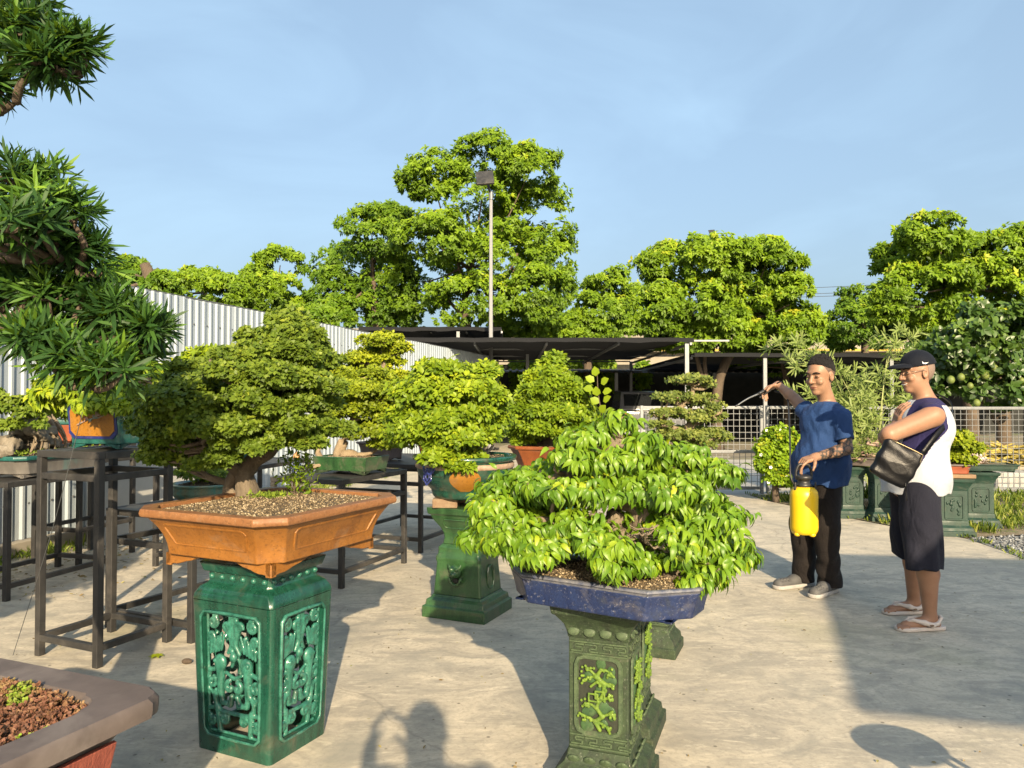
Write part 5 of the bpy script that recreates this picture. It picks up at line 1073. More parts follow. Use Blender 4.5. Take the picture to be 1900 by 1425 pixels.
# stone landscape tray
b8 = thing('rock_landscape', 'gnarled root and rock landscape in a grey and teal glazed tray', 'bonsai', (-3.60, 5.83, .822), math.atan2(.967, .256), 'potted bonsai in the yard')
tray_pot(b8, .86, .46, .135, .88, .06, .03, .035, M['clay_grey'], M['g_teal'], .03, False, .02, .2, grit=200)
s = SDF((-.46, -.2, .12), (.22, .2, .55), .009)
for i in range(46):
    x = random.uniform(-.42, .12); h = .10+.20*math.exp(-((x+.12)/.16)**2); s.box((x, random.uniform(-.12, .12), .15+random.uniform(0, h)), (random.uniform(.03, .075), random.uniform(.03, .06), random.uniform(.015, .05)), np.array(Matrix.Rotation(random.uniform(-.5, .5), 3, 'Y') @ Matrix.Rotation(random.uniform(0, 3), 3, 'Z')), .01, .012)
s.warp(lambda P: .006*wob(P, 55, 2)+.004*wob(P, 110, 5)); s.build('rock', pmat('landscape_rock', (.19, .165, .125), (.11, .095, .073), 10, .9, .7, .01, c3=(.25, .225, .185)), b8)
rt = MB()
for i in range(16): x = random.uniform(-.22, .06); rt.tube([(x*.5-.05, -.04, .50), (x*.8-.04, -.13+random.random()*.05, .38), (x, -.15+random.random()*.04, .27), (x*1.3, -.14, .15)], [.016, .012, .008, .004], 6, .15)
for i in range(5): a = i*1.3; rt.tube([(-.06, -.03, .46), (-.06+.07*math.cos(a), -.03+.05*math.sin(a), .53), (-.06+.15*math.cos(a), .08*math.sin(a), .56)], [.03, .018, .006], 7, .2)
rt.build('trunk', M['woodpale'], b8, smooth=True)
L8 = [(18, 752, 40, 20, 0), (60, 765, 30, 14, -.05), (-20, 740, 40, 26, 0), (20, 790, 26, 14, -.1), (70, 790, 16, 8, -.1)]; pd8 = px_pads(L8, 5.5); crown_fan(b8, pd8, .5, 6, .035, M['fine'], 'oval', .4, .9, .9, .3, tb=.5)
mm = rng.uniform(-1, 1, (900, 2))*np.array([.38, .18]); mp_ = np.c_[mm, .165+rng.uniform(0, .03, 900)]; leaves('moss', 'diamond', mp_, rdir(900)+np.array([0, 0, .9]), rdir(900), rng.uniform(.014, .028, 900), M['moss'], b8, rng.uniform(0, .8, 900))
# red pot
b9 = thing('potted_bonsai', 'yellowing bonsai in a red pot with teal rim near the fence', 'bonsai', (-3.76, 6.675, 1.002), R(8), 'potted bonsai in the yard')
tray_pot(b9, .50, .40, .19, .84, .06, .03, .045, M['terracotta'], M['g_teal'], .03, False, .014, .3, grit=100, footmat=M['terracotta'])
L9 = [(80, 745, 38, 20, 0), (120, 735, 50, 26, .05), (160, 745, 40, 22, .05), (105, 715, 40, 22, .15), (150, 712, 40, 20, .15)]; pd9 = px_pads(L9, 6.4)
trunk_mesh(b9, [[A(150, 778, 6.45), A(145, 755, 6.45), A(125, 735, 6.45)]], [[.04, .025, .012]], pd9, M['woodpale'], .01, .004); crown_fan(b9, pd9, .42, 6, .05, M['gold'], 'ficus', .6, .9, .9, .3, tb=.5)
# round pot on low stand
b10 = thing('potted_bonsai', 'low plant in a round green and brown streaked bowl on the low steel stand', 'bonsai', (-2.0, 4.95, .732), 0, 'potted bonsai in the yard')
pb10 = MB().lathe([(.14, 0), (.15, .012), (.19, .03), (.215, .07), (.205, .095), (.215, .105), (.222, .118), (.21, .122), (.195, .10)], 36, cap1=False).build('pot', glaze('streaked_glaze', (.16, .15, .08), (.05, .17, .15), (.19, .13, .07), .25, 5, (3, 3, .1)), b10, smooth=True)
soil_fill(b10, .38, .38, .10, 0, None, 300, .03, rnd=True)
P, O, T = pad_points([((-2.0, 4.9, .90), np.array([.16, .14, .05])), ((-2.1, 4.95, .92), np.array([.08, .1, .04]))], .7); po, D, U, sz, tt = fan(P, O, T, 5, .03, .2); leaves('crown', 'diamond', loc_np(b10, po), D, U, sz, M['fine'], b10, tt, 1.5)
# green tray with slanting pale tree
b11 = thing('potted_bonsai', 'slanting pale-trunked bonsai in a small green rectangular tray on a steel table', 'bonsai', (-1.3, 6.12, .802), math.atan2(-.37, .93), 'potted bonsai in the yard')
tray_pot(b11, .50, .36, .11, .93, .004, .02, .015, M['g_leaf'], M['g_leaf'], .03, False, .003, .1, grit=600, footmat=M['g_moss'])
L11 = [(652, 720, 66, 22, 0), (694, 698, 42, 18, .1), (680, 756, 58, 20, -.05), (723, 788, 50, 20, 0), (725, 818, 42, 15, -.05), (760, 765, 28, 26, .1), (636, 694, 40, 16, .05), (612, 772, 30, 12, -.05), (770, 802, 20, 18, .05), (664, 790, 34, 12, .1), (700, 740, 60, 26, .25)]
pd11 = px_pads(L11+[(690, 728, 80, 28, -.05), (735, 765, 56, 28, 0), (645, 762, 46, 18, -.1), (610, 735, 40, 18, 0), (690, 800, 50, 16, -.1)], 6.1)
trunk_mesh(b11, [[A(668, 862, 6.12), A(650, 845, 6.1), A(628, 846, 6.08), A(640, 812, 6.1), A(655, 782, 6.1), A(660, 740, 6.1), A(668, 705, 6.1)], [A(632, 846, 6.1), A(605, 860, 6.06), A(575, 868, 6.05)], [A(650, 845, 6.1), A(690, 840, 6.1), A(715, 815, 6.1)], [A(600, 860, 6.06), A(590, 835, 6.06), A(610, 800, 6.06), A(620, 775, 6.06)]], [[.06, .05, .048, .04, .032, .02, .01], [.04, .03, .02], [.022, .014, .007], [.03, .02, .01]], pd11, pmat('pale_root_bark', (.25, .195, .125), (.18, .135, .085), 12, .9, .7, .012), .012, .004)  # this tree's own pale trunk and root colour
crown_fan(b11, pd11, .85, 5, .028, M['gold'], 'diamond', .2, .9, 1.6, .3, tb=.38)
b12 = thing('potted_bonsai', 'golden topped bonsai on the far steel table against the fence', 'bonsai', (-1.28, 7.42, .802), R(-20), 'potted bonsai in the yard')
tray_pot(b12, .42, .36, .16, .86, .04, .03, .02, M['clay_brown'], M['clay_brown'], .02, False, grit=0)
L12 = [(706, 636, 48, 24, 0), (736, 652, 30, 22, .05), (668, 664, 38, 18, .05), (700, 672, 52, 14, .1), (742, 702, 30, 20, .05), (655, 690, 30, 16, .1), (705, 652, 40, 20, .25), (760, 735, 22, 26, .1)]; pd12 = px_pads(L12, 7.4)
trunk_mesh(b12, [[A(705, 830, 7.42), A(712, 780, 7.42), A(700, 730, 7.42), A(712, 690, 7.42), A(708, 640, 7.42)]], [[.06, .045, .035, .025, .01]], pd12, M['woodpale'], .012, .004); crown_fan(b12, pd12, .62, 6, .034, M['gold'], 'oval', .1, .9, .9, .2, tb=.6)
b13 = thing('potted_bonsai', 'bright leafy bonsai against the fence behind the broad bonsai', 'bonsai', (-2.62, 6.85, .802), R(-20), 'potted bonsai in the yard')
tray_pot(b13, .5, .36, .18, .86, .04, .03, .02, M['g_teal'], M['g_teal'], .02, False, grit=0)
L13 = [(292, 700, 48, 26, 0), (388, 662, 42, 22, .05), (345, 690, 46, 24, .1), (330, 735, 60, 26, 0), (400, 700, 50, 24, .1), (450, 735, 46, 26, .1), (480, 770, 50, 22, .1)]; pd13 = px_pads(L13, 6.8)
trunk_mesh(b13, [[A(405, 800, 6.85), A(400, 760, 6.85), A(370, 720, 6.85), A(385, 670, 6.85)]], [[.05, .04, .025, .01]], pd13, M['woodpale'], .01, .004); crown_fan(b13, pd13, .40, 6, .05, M['lime'], 'oval', .4, .9, .8, .3, tb=.6)
b14 = thing('potted_seedling', 'young plant with long pale leaves poking up behind the round green pot', 'plant', (-.81, 7.42, .802), 0)
MB().lathe([(.08, 0), (.11, .16), (.12, .17), (.105, .17)], 20).build('pot', M['terracotta'], b14, smooth=True); MB().tube(loc_pts(b14, [(-.81, 7.42, .95), A(806, 760, 7.42), A(826, 700, 7.35), A(826, 672, 7.3)]), [.012, .006], 7).build('stem', M['woodpale'], b14, smooth=True)
wp_ = loc_np(b14, np.array([at(828+dx, 668+dy, 7.3) for dx, dy in ((0, 0), (6, 6), (-14, 8), (16, 12))])); a = rng.uniform(0, 6.28, 26); dd = np.stack([np.cos(a), np.sin(a)*.8, rng.uniform(-.7, .5, 26)], 1); leaves('foliage', 'blade', wp_[rng.integers(0, 4, 26)], dd, np.tile([0, -.4, 1.], (26, 1)), rng.uniform(.10, .17, 26), M['lime'], b14, rng.uniform(.5, .95, 26), 2.4)
wb = thing('white_board', 'plain white board standing behind the tall steel stand', 'board', (-3.74, 7.75, 0), math.atan2(.967, .256)); MB().box((0, 0, .46), (1.5, .03, .92)).build('panel', M['white'], wb, bevel=.004)
# ---- planting on the right
def simple_ped(label, loc, rz, H, w_, mat): 
    t = column(label, loc, rz, H, w_, mat, panels=False, sides=(), bw=w_*1.45, group='dark green glazed pedestals')
    for ax, s in ((0, -1), (1, 1), (1, -1)):
        nv = Vector((0, s, 0)) if ax == 0 else Vector((s, 0, 0)); ux = Vector((1, 0, 0)) if ax == 0 else Vector((0, 1, 0)); frame_relief(t, 'panel_frame', mat, nv*(w_/2+.001)+Vector((0, 0, H*.5)), ux, (0, 0, 1), nv, w_*.66, H*.42, .007, .02)
        s_ = SDF((-.08, -.02, -.16), (.08, .01, .16), .006)
        for i in range(14): s_.ell((random.uniform(-.5, .5)*w_*.5, -.002, random.uniform(-.85, .85)*H*.18), (.014, .008, .018), None, .006)
        o = s_.build('relief', mat, t); o.location = nv*(w_/2)+Vector((0, 0, H*.5)); o.rotation_euler = (0, 0, {(0, -1): 0, (1, 1): R(90), (1, -1): R(-90)}[(ax, s)])
    return t
simple_ped('dark green pedestal between the two men, nearer the first man', (4.02, 9.0, 0), R(-6), .60, .24, M['g_dark'])
simple_ped('dark green pedestal just left of the second man', (4.27, 8.75, 0), R(-6), .60, .22, M['g_dark'])
simple_ped('dark green pedestal right beside the second man under the stacked brown pots', (4.54, 7.86, 0), R(-10), .58, .26, M['g_dark'])
simple_ped('dark green pedestal at the right under the long green tray', (5.12, 8.35, 0), R(-10), .60, .26, M['g_dark'])
b15 = thing('potted_bonsai', 'twiggy bonsai in a long dark tray on the pedestals between the men', 'bonsai', (4.15, 8.88, .60), R(-40), 'potted bonsai in the garden'); tray_pot(b15, .72, .34, .10, .9, .03, .03, .02, M['clay_brown'], M['clay_brown'], .02, False, grit=200)
L15 = [(1590, 835, 40, 18, 0), (1620, 815, 34, 18, .1), (1575, 850, 30, 12, -.05), (1640, 840, 26, 16, .1)]; pd = px_pads(L15, 8.85); trunk_mesh(b15, [[A(1606, 862, 8.88), A(1602, 845, 8.88), A(1612, 820, 8.88)]], [[.04, .03, .012]], pd, pmat('pinkish_twigs', (.34, .24, .19), (.24, .17, .13), 12, .9, .3), .012, .004, twigs=12); crown_fan(b15, pd, .14, 5, .03, M['pale'], 'diamond', .2, .9, 1.5, .3, tb=.4)
b16 = thing('potted_bonsai', 'bright green bonsai in stacked brown pots beside the second man', 'bonsai', (4.60, 7.9, .58), R(-10), 'potted bonsai in the garden')
MB().box((0, 0, .022), (.36, .26, .04)).build('lower_tray', pmat('tan_clay', (.22, .14, .07), (.17, .105, .055), 8, .7, .1), b16, bevel=.006); pq, _ = tray_pot(b16, .34, .26, .10, .86, .03, .025, .02, M['terracotta'], M['clay_brown'], .0, False, grit=100, zoff=.044)
L16 = [(1775, 815, 30, 16, 0), (1800, 835, 26, 14, 0), (1752, 840, 22, 14, .05), (1790, 855, 20, 10, -.05), (1770, 828, 36, 16, .12)]; pd = px_pads(L16, 7.9); trunk_mesh(b16, [[A(1768, 866, 7.9), A(1776, 845, 7.9), A(1775, 818, 7.9)]], [[.035, .025, .01]], pd, M['wooddark'], .01, .004); crown_fan(b16, pd, .40, 6, .045, M['gold'], 'oval', .2, .9, 1.0, .3, tb=.5)
b17 = thing('potted_bonsai', 'small pink and white blossoming bonsai in a long green tray', 'bonsai', (5.22, 8.35, .60), R(-6), 'potted bonsai in the garden'); tray_pot(b17, .62, .30, .075, .9, .02, .02, .015, M['g_dark'], M['g_dark'], .012, False, grit=200)
pd = px_pads([(1800, 850, 18, 14, 0), (1815, 858, 14, 10, 0), (1785, 846, 14, 10, .05)], 8.35); trunk_mesh(b17, [[A(1802, 872, 8.35), A(1798, 855, 8.35), A(1808, 835, 8.35)]], [[.03, .022, .006]], pd, pmat('pale_pink_bark', (.45, .30, .27), (.33, .22, .19), 12, .9, .3), .008, .003); crown_fan(b17, pd, .35, 5, .03, leafmat('blossom', [(0, (.20, .24, .12)), (.5, (.55, .42, .40)), (1, (.70, .66, .62))], .2, .6), 'oval', .1, .9, 1.1, .3)
b18 = thing('stone_planter', 'low pale stone bowl with grass between the dark green pedestals', 'planter', (4.30, 9.35, 0)); MB().lathe([(.16, 0), (.19, .03), (.22, .13), (.24, .16), (.235, .19), (.2, .19), (.19, .16)], 24, 1.2, 1).build('bowl', pmat('pale_stone', (.42, .38, .27), (.32, .28, .20), 9, .9, .4), b18, smooth=True)
n = 160; P = np.c_[rng.normal(0, .09, n), rng.normal(0, .07, n), np.full(n, .17)]; leaves('grass_tuft', 'blade', P, np.c_[rng.normal(0, .4, n), rng.normal(0, .4, n), np.ones(n)], rdir(n), rng.uniform(.10, .22, n), M['grass'], b18, rng.random(n), 1.3)
# white-flowered bush
bu = thing('flowering_bush', 'round green bush dotted with white flowers in front of the mesh gate', 'bush', (3.58, 10.25, 0)); pd = px_pads([(1446, 838, 42, 40, 0), (1470, 868, 28, 26, -.1), (1426, 862, 26, 26, -.1), (1452, 806, 36, 24, 0), (1418, 835, 18, 22, 0), (1450, 890, 30, 16, -.1), (1450, 845, 44, 40, .2)], 10.2)
trunk_mesh(bu, [[(3.58, 10.25, 0), (3.56, 10.25, .25), (3.58, 10.22, .5)]], [[.05, .04, .02]], pd, M['wooddark'], .012, .004); crown_fan(bu, pd, .22, 6, .055, M['tleaf'], 'oval', .2, .9, 1.0, .5, tb=.55)
P, O, T = pad_points(pd, .005, .4, .97); m = P[:, 1] < 10.25; P, O = P[m][::4], O[m][::4]; fm_ = MB(); pw = pmat('white_petal', (.8, .8, .76), None, 5, .6, 0); fl0 = None
for k_ in range(5): a = k_*1.257; fm_.add([(0, 0, 0), (.02*math.cos(a-.5), .02*math.sin(a-.5), .006), (.022*math.cos(a), .022*math.sin(a), .004), (.02*math.cos(a+.5), .02*math.sin(a+.5), .006)], [(0, 1, 2, 3)])
for p, o_ in zip(loc_np(bu, P+O*.03), O):
    if fl0 is None: fl0 = o = fm_.build('flower', pw, bu)
    else: o = fl0.copy(); COL.objects.link(o)
    o.location = p; o.rotation_mode = 'QUATERNION'; o.rotation_quaternion = (Vector(o_)+Vector((0, -.5, 0))).to_track_quat('Z', 'Y')
# bamboo
bm_ = thing('bamboo_clump', 'airy pale bamboo clump arching behind and between the two men', 'bamboo', (4.75, 10.3, 0)); Pn = []; Dn = []; stems = MB()
for i in range(13):
    b0 = Vector((random.uniform(-.3, .3), random.uniform(-.15, .15), 0)); h = random.uniform(1.3, 2.5); ax = random.uniform(-1.3, 1.0); ay = random.uniform(-.35, .35); pts = [b0, b0+Vector((ax*.12, ay*.15, h*.5)), b0+Vector((ax*.45, ay*.5, h*.85)), b0+Vector((ax*1.0, ay, h*(1.0-.1*abs(ax))))]
    stems.tube(pts, [.010, .008, .005, .002], 6); C, _ = catmull(pts, 6)
    for j, c in enumerate(C[3:]):
        for _ in range(1):
            a = random.uniform(0, 6.28); L = random.uniform(.12, .34); e = c+Vector((math.cos(a)*L, math.sin(a)*L*.8, random.uniform(-.05, .18))); stems.tube([c, (c+e)/2+Vector((0, 0, .02)), e], [.003, .0015], 4, res=2); Pn += [e, c.lerp(e, .6)]; Dn += [(e-c).normalized()]*2
stems.build('culms', pmat('bamboo_culm', (.28, .30, .12), (.20, .24, .08), 8, .6, .05), bm_, smooth=True)
Pn = np.array(Pn); Dn = np.array(Dn); m = 7; po, D, U, sz, tt = fan(Pn, Dn, np.full(len(Pn), .55), m, .13, -.15, .85); leaves('foliage', 'blade', po, D, U, sz, leafmat('bamboo_leaf', [(0, (.08, .13, .03)), (.5, (.19, .25, .07)), (1, (.34, .38, .13))], .35, .45), bm_, tt, 1.3)
# yellow canes and stone beyond the fence
hp = thing('cane_heap', 'heap of cut yellow canes lying beyond the wire fence at the right edge', 'heap', (8.15, 12.2, 0)); MB().box((0, .1, .16), (1.5, .6, .32)).build('pallet', M['beige'], hp, bevel=.02); cm = None; ym = pmat('yellow_cane', (.34, .28, .06), (.25, .20, .045), 6, .6, .1)
for i in range(70):
    if cm is None: cm = o = MB().tube([(-.35, 0, 0), (0, .02, .02), (.35, 0, 0)], [.022, .016], 6).build('cane', ym, hp, smooth=True)
    else: o = cm.copy(); COL.objects.link(o)
    o.location = (random.uniform(-.5, .5), random.uniform(-.1, .3), .34+random.random()*.24); o.rotation_euler = (0, random.uniform(-.5, .5), random.uniform(-.9, .9))
sb = thing('stone_block', 'grey rough stone slab lying beyond the wire fence', 'stone', (8.0, 11.75, 0)); s = SDF((-.7, -.25, -.02), (.7, .25, .36), .016); s.box((0, 0, .14), (.6, .18, .14), None, .03, .01); s.warp(lambda P: .012*wob(P, 18, 1)); s.build('slab', pmat('grey_slab', (.33, .33, .32), (.24, .24, .23), 7, .9, .5), sb)
# grass and weeds
def tufts(label, pts, n, hmin, hmax, mat, spread=.05, wid=1.2, name='grass', lean=.5):
    P = np.repeat(pts, n, 0); N_ = len(P); P = P+np.c_[rng.normal(0, spread, N_), rng.normal(0, spread, N_), np.zeros(N_)]
    o = leaves(name, 'blade', P, np.c_[rng.normal(0, lean, N_), rng.normal(0, lean, N_), np.ones(N_)], rdir(N_), rng.uniform(hmin, hmax, N_), mat, None, rng.random(N_), wid); o['kind'] = 'stuff'; o['label'] = label; return o
def inpoly(n, poly):
    P = []; xs = [p[0] for p in poly]; ys = [p[1] for p in poly]
    while len(P) < n:
        x, y = random.uniform(min(xs), max(xs)), random.uniform(min(ys), max(ys)); c = False
        for i in range(len(poly)):
            (x1, y1), (x2, y2) = poly[i], poly[i-1]
            if (y1 > y) != (y2 > y) and x < (x2-x1)*(y-y1)/(y2-y1)+x1: c = not c
        if c: P.append((x, y, .004))
    return np.array(P)
tufts('short grass and weeds in the planting strip by the mesh fence', inpoly(520, [(3.9, 9.3), (4.25, 8.3), (4.6, 7.75), (9.2, 8.9), (9.2, 10.9), (3.55, 10.9)]), 22, .03, .13, M['grass'])
tufts('low weeds along the edge of the concrete', np.array([(x+random.gauss(0, .03), y+random.gauss(0, .06), .002) for (x0, y0), (x1, y1) in zip(YARD_R[3:], YARD_R[4:]) for t in np.linspace(0, 1, 7) for x, y in [(x0+(x1-x0)*t+.06, y0+(y1-y0)*t)]]), 8, .02, .06, M['grass'], .03, 2.0)
tufts('grassy verge beyond the wire fence at the right', inpoly(500, [(6.8, 8.2), (10, 8.6), (12, 11), (7, 10.9)]), 24, .05, .16, M['grass'], .07)
tufts('dry weeds growing along the foot of the corrugated fence', np.array([(WX(d)+.12+abs(random.gauss(0, .15)), d, 0) for d in rng.uniform(5, 15, 260)]), 12, .03, .12, M['grass'], .04)
# litter
M['litter'] = leafmat('dry_leaf', [(0, (.10, .065, .03)), (.6, (.24, .18, .09)), (1, (.36, .33, .12))], .1, .8)
def litter(name, label, P, s0, s1, parent=None):
    n = len(P); a = rng.uniform(0, 6.28, n); o = leaves(name, 'oval', P+np.c_[np.zeros((n, 2)), rng.uniform(.003, .012, n)], np.c_[np.cos(a), np.sin(a), rng.normal(0, .15, n)], np.c_[rng.normal(0, .3, (n, 2)), np.ones(n)], rng.uniform(s0, s1, n), M['litter'], parent, rng.random(n), .8); o['kind'] = 'stuff'; o['label'] = label
dl = rng.uniform(5.2, 11, 1500); litter('leaf_litter', 'dry leaf litter under the steel tables by the fence', np.c_[WX(dl)+.1+np.abs(rng.normal(0, .7, 1500)), dl, np.zeros(1500)], .015, .05)
litter('leaf_bits', 'scattered tiny dry leaf bits on the concrete yard', np.c_[rng.uniform(-3, 4.2, 700), rng.uniform(2.6, 9, 700), np.zeros(700)], .005, .022)
for i, (px, py, s_, lab) in enumerate(((290, 1217, .085, 'fallen yellow leaf rosette on the concrete below the tall steel stand'), (650, 966+270, .03, 'small fallen leaf on the sunlit concrete'))):
    d = FPX*CAM_H/(py-740); p = at(px, py, d); p.z = .01; a = np.arange(7)*.9+i; o = leaves('fallen_leaf', 'oval', np.tile(np.array(p), (7 if i == 0 else 1, 1)), np.c_[np.cos(a), np.sin(a), np.full(7, .12)][:7 if i == 0 else 1], np.tile([0, 0, 1.], (7 if i == 0 else 1, 1)), np.full(7 if i == 0 else 1, s_*.5), M['gold'], None, np.full(7 if i == 0 else 1, .8), .8); tag(o, lab, 'leaf')
pbs = thing('pebble', 'brown pebble on the concrete left of the green drum stool', 'pebble', (-1.72, 4.02, 0)); s = SDF((-.04, -.03, -.004), (.04, .03, .035), .004); s.ell((0, 0, .012), (.028, .018, .015), None, 0); s.build('stone', M['wooddark'], pbs)
s = None
# ================================================================ PEOPLE
V3 = lambda *a: np.array(a, float)
def unit(v): v = np.array(v, float); return v/np.linalg.norm(v)
def capcone(s, a, b, ra, rb, k=.02, flat0=False, flat1=True):
    a = np.array(a, np.float32); b = np.array(b, np.float32); r = max(ra, rb); ba = b-a; L = float(np.linalg.norm(ba)); u = ba/L
    sl, P = s.sub_(np.minimum(a, b)-r, np.maximum(a, b)+r, k+2*s.h); h = (P-a)@u; t = np.clip(h/L, 0, 1); q = P-a-(t*L)[..., None]*u; d = np.sqrt((q*q).sum(-1))-(ra+(rb-ra)*t)
    if flat1: d = np.maximum(d, h-L)
    if flat0: d = np.maximum(d, -h)
    s.put(d, sl, k); return s
def hand(s, wrist, d, n, th, curl=.5, spread=.06, sc=1.0, curls=None):
    """wrist point, finger direction d, palm normal n (fingers curl towards it), thumb side th"""
    d = unit(d); n = unit(n-np.dot(n, d)*d); th = unit(th-np.dot(th, d)*d-np.dot(th, n)*n); w = np.array(wrist, float)
    pc = w+d*.045*sc; rot = np.stack([th, d, n], 1); s.box(pc, (.040*sc, .046*sc, .014*sc), rot, .012, .014)
    s.cone(w, w+d*.02, .026*sc, .026*sc, .015)
    for i, L in enumerate((.068, .076, .071, .055)):
        off = (1.5-i)*.0205*sc; p = w+d*.086*sc+th*off; ang = spread*(1.5-i); dd = unit(d+th*ang); c = (curls[i] if curls else curl)
        for j, f in enumerate((.45, .32, .26)):
            a = c*(.7 if j == 0 else 1.15); q = np.cos(a)*dd+np.sin(a)*n; dd_n = -np.sin(a)*dd+np.cos(a)*n; e = p+q*L*f*sc*1.25; s.cone(p, e, (.0098-.0008*j)*sc, (.0090-.0010*j)*sc, .003); p = e; dd, n_ = q, dd_n; n = n_ if False else n; dd = unit(q)
    p = w+d*.028*sc+th*.034*sc; dd = unit(d*.55+th*.75+n*.25)
    for j, L in enumerate((.038, .032, .026)): q = unit(dd+d*.35*j+n*curl*.5*j); e = p+q*L*sc; s.cone(p, e, (.0125-.0012*j)*sc, (.0115-.0014*j)*sc, .006); p = e
def human(J, res=.0046, pad=.07, fat=1.0, headsc=1.0, arm=1.0):
    """continuous body from joint positions (local coordinates)"""
    pts = np.array([v for k, v in J.items() if k not in ('f', 'hf', 'hu', 'lh', 'rh', 'side')]); lo, hi = pts.min(0)-.16, pts.max(0)+.16; lo[2] = -.005
    s = SDF(lo, hi, res); f = unit(J['f']); up = V3(0, 0, 1); sd = unit(np.cross(f, up)); rot = np.stack([sd, f, up], 1)   # sd = right-hand side of the figure
    s.ell(J['chest'], (.158*fat**.3, .112*fat, .18), rot, .03).ell(J['belly'], (.142*fat**.5, .108*fat, .16), rot, .05).ell(J['pelvis'], (.162*fat**.4, .122*fat, .13), rot, .05)
    nb = J['neckb']; s.cone(nb, J['head']-unit(J['hu'])*.05, .060, .055, .03)
    for q in 'lr':
        sh, el, wr = J[q+'sh'], J[q+'el'], J[q+'wr']; s.cone(nb-up*.03, sh, .055, .050, .035).cone(sh, el, .056*arm, .043*arm, .03); m = el+(wr-el)*.3; s.cone(el, m, .041*arm, .043*arm, .012).cone(m, wr, .043*arm, .028, .012)
        h, kn, an, to = J[q+'hip'], J[q+'kn'], J[q+'an'], J[q+'to']; s.cone(h, kn, .092*fat**.4, .060, .04); fd = unit((to-an)*V3(1, 1, 0)); cf = kn+(an-kn)*.33-fd*.018; s.cone(kn, cf, .056, .060*fat**.2, .02).cone(cf, an, .058*fat**.2, .036, .02)
        heel = V3(an[0], an[1], .035)-fd*.03; s.cone(an, heel, .036, .034, .015); ball = V3(to[0], to[1], .026)-fd*.05; s.cone(heel+fd*.04+up*.015, ball, .037, .030, .02); sf = np.cross(fd, up)
        for i in range(5): x = (i-2)*.0165; b_ = ball+sf*x+fd*(.012-abs(i-1.5)*.006); s.cone(b_, b_+fd*(.045-abs(i-1.2)*.006)-up*.006, .0125, .010, .006)
    # head
    H, hf, hu = np.array(J['head'], float), unit(J['hf']), unit(J['hu']); hf = unit(hf-np.dot(hf, hu)*hu); hs = np.cross(hf, hu); hr = np.stack([hs, hf, hu], 1); c = headsc
    P = lambda a, b, z: H+(hs*a+hf*b+hu*z)*c
    s.ell(P(0, -.012, .035), (.076*c, .096*c, .098*c), hr, .02).ell(P(0, .018, -.045), (.060*c, .068*c, .070*c), hr, .03).ell(P(0, .060, -.095), (.026*c, .022*c, .020*c), hr, .02)
    s.ell(P(0, .072, .035), (.052*c, .018*c, .014*c), hr, .015)            # brow
    for q in (-1, 1):
        s.ell(P(q*.034, .092, .012), (.017*c, .014*c, .011*c), hr, .010, 'sub'); s.ell(P(q*.040, .066, -.025), (.022*c, .018*c, .020*c), hr, .015); s.ell(P(q*.034, .075, .010), (.014*c, .012*c, .010*c), hr, .003)
        s.ell(P(q*.078, -.008, .0), (.010*c, .020*c, .032*c), hr, .006); s.ell(P(q*.088, -.004, .002), (.007*c, .010*c, .018*c), hr, .004, 'sub')
    s.cone(P(0, .082, .022), P(0, .104, -.022), .009*c, .013*c, .010); s.ell(P(.012, .092, -.026), (.009*c, .009*c, .008*c), hr, .005).ell(P(-.012, .092, -.026), (.009*c, .009*c, .008*c), hr, .005)
    s.ell(P(0, .083, -.054), (.024*c, .009*c, .006*c), hr, .005).ell(P(0, .080, -.069), (.021*c, .009*c, .006*c), hr, .005)
    s.cone(P(-.021, .090, -.061), P(.021, .090, -.061), .0036*c, .0036*c, .003, 'sub')
    return s, P, hr, (f, sd, up)
M['skin'] = None
def skin_mat(name, c1, c2, tattoo=False):
    k = N(name); v = k.coord('Object'); col = k.mix(k.ramp(k.noise(v, 9, 5, .6), [(.4, 0.), (.7, 1.)]), c1, c2)
    col = k.mix(k.ramp(k.noise(v, 120, 3, .6), [(.55, 0.), (.8, .25)]), col, tuple(x*.7 for x in c1))
    if tattoo:
        w_ = k.n('ShaderNodeTexVoronoi', feature='DISTANCE_TO_EDGE'); w_.inputs['Scale'].default_value = 26; k.l(k.coord('Object'), w_.inputs['Vector']); g = k.ramp(w_.outputs['Distance'], [(.05, 1.), (.16, .15)])
        g2 = k.ramp(k.noise(v, 34, 6, .7, 2.5), [(.42, .9), (.55, 0.)]); mx_ = k.mix(.5, g, g2, 'LIGHTEN'); mk = k.n('ShaderNodeMath', operation='MULTIPLY'); k.l(k.attr('tint'), mk.inputs[0]); k.l(mx_, mk.inputs[1]); col = k.mix(mk.outputs[0], col, (.045, .040, .035))
    k.base(col); k.set(rough=.5, spec=.4); k.p.inputs['Subsurface Weight'].default_value = .06; k.p.inputs['Subsurface Radius'].default_value = (.012, .005, .003); k.bump(k.noise(v, 180, 4, .6), .1, .002); return k.m
def cloth(name, c1, c2=None, rough=.8, wr=.5, ws=9, stretch=(1, 1, .6), mask=None, bdist=.02):
    k = N(name); v = k.coord('Object', stretch); c2 = c2 or tuple(x*.8 for x in c1); col = k.ramp(k.noise(v, 6, 5, .6), [(.35, c1), (.65, c2)])
    if mask: col = k.mix(k.ramp(k.attr('tint'), [(.45, 0.), (.55, 1.)]), col, mask)
    k.base(col); k.set(rough=rough, spec=.12); k.p.inputs['Sheen Weight'].default_value = .03
    h = k.mix(.12, k.noise(v, ws, 4, .5, 1.2), k.noise(k.coord('Object'), 420, 2, .5)); k.bump(h, min(1, wr*1.6), bdist*1.4); return k.m
def hair_shell(s0, P, hr, c, planes, grow=.012):
    pass
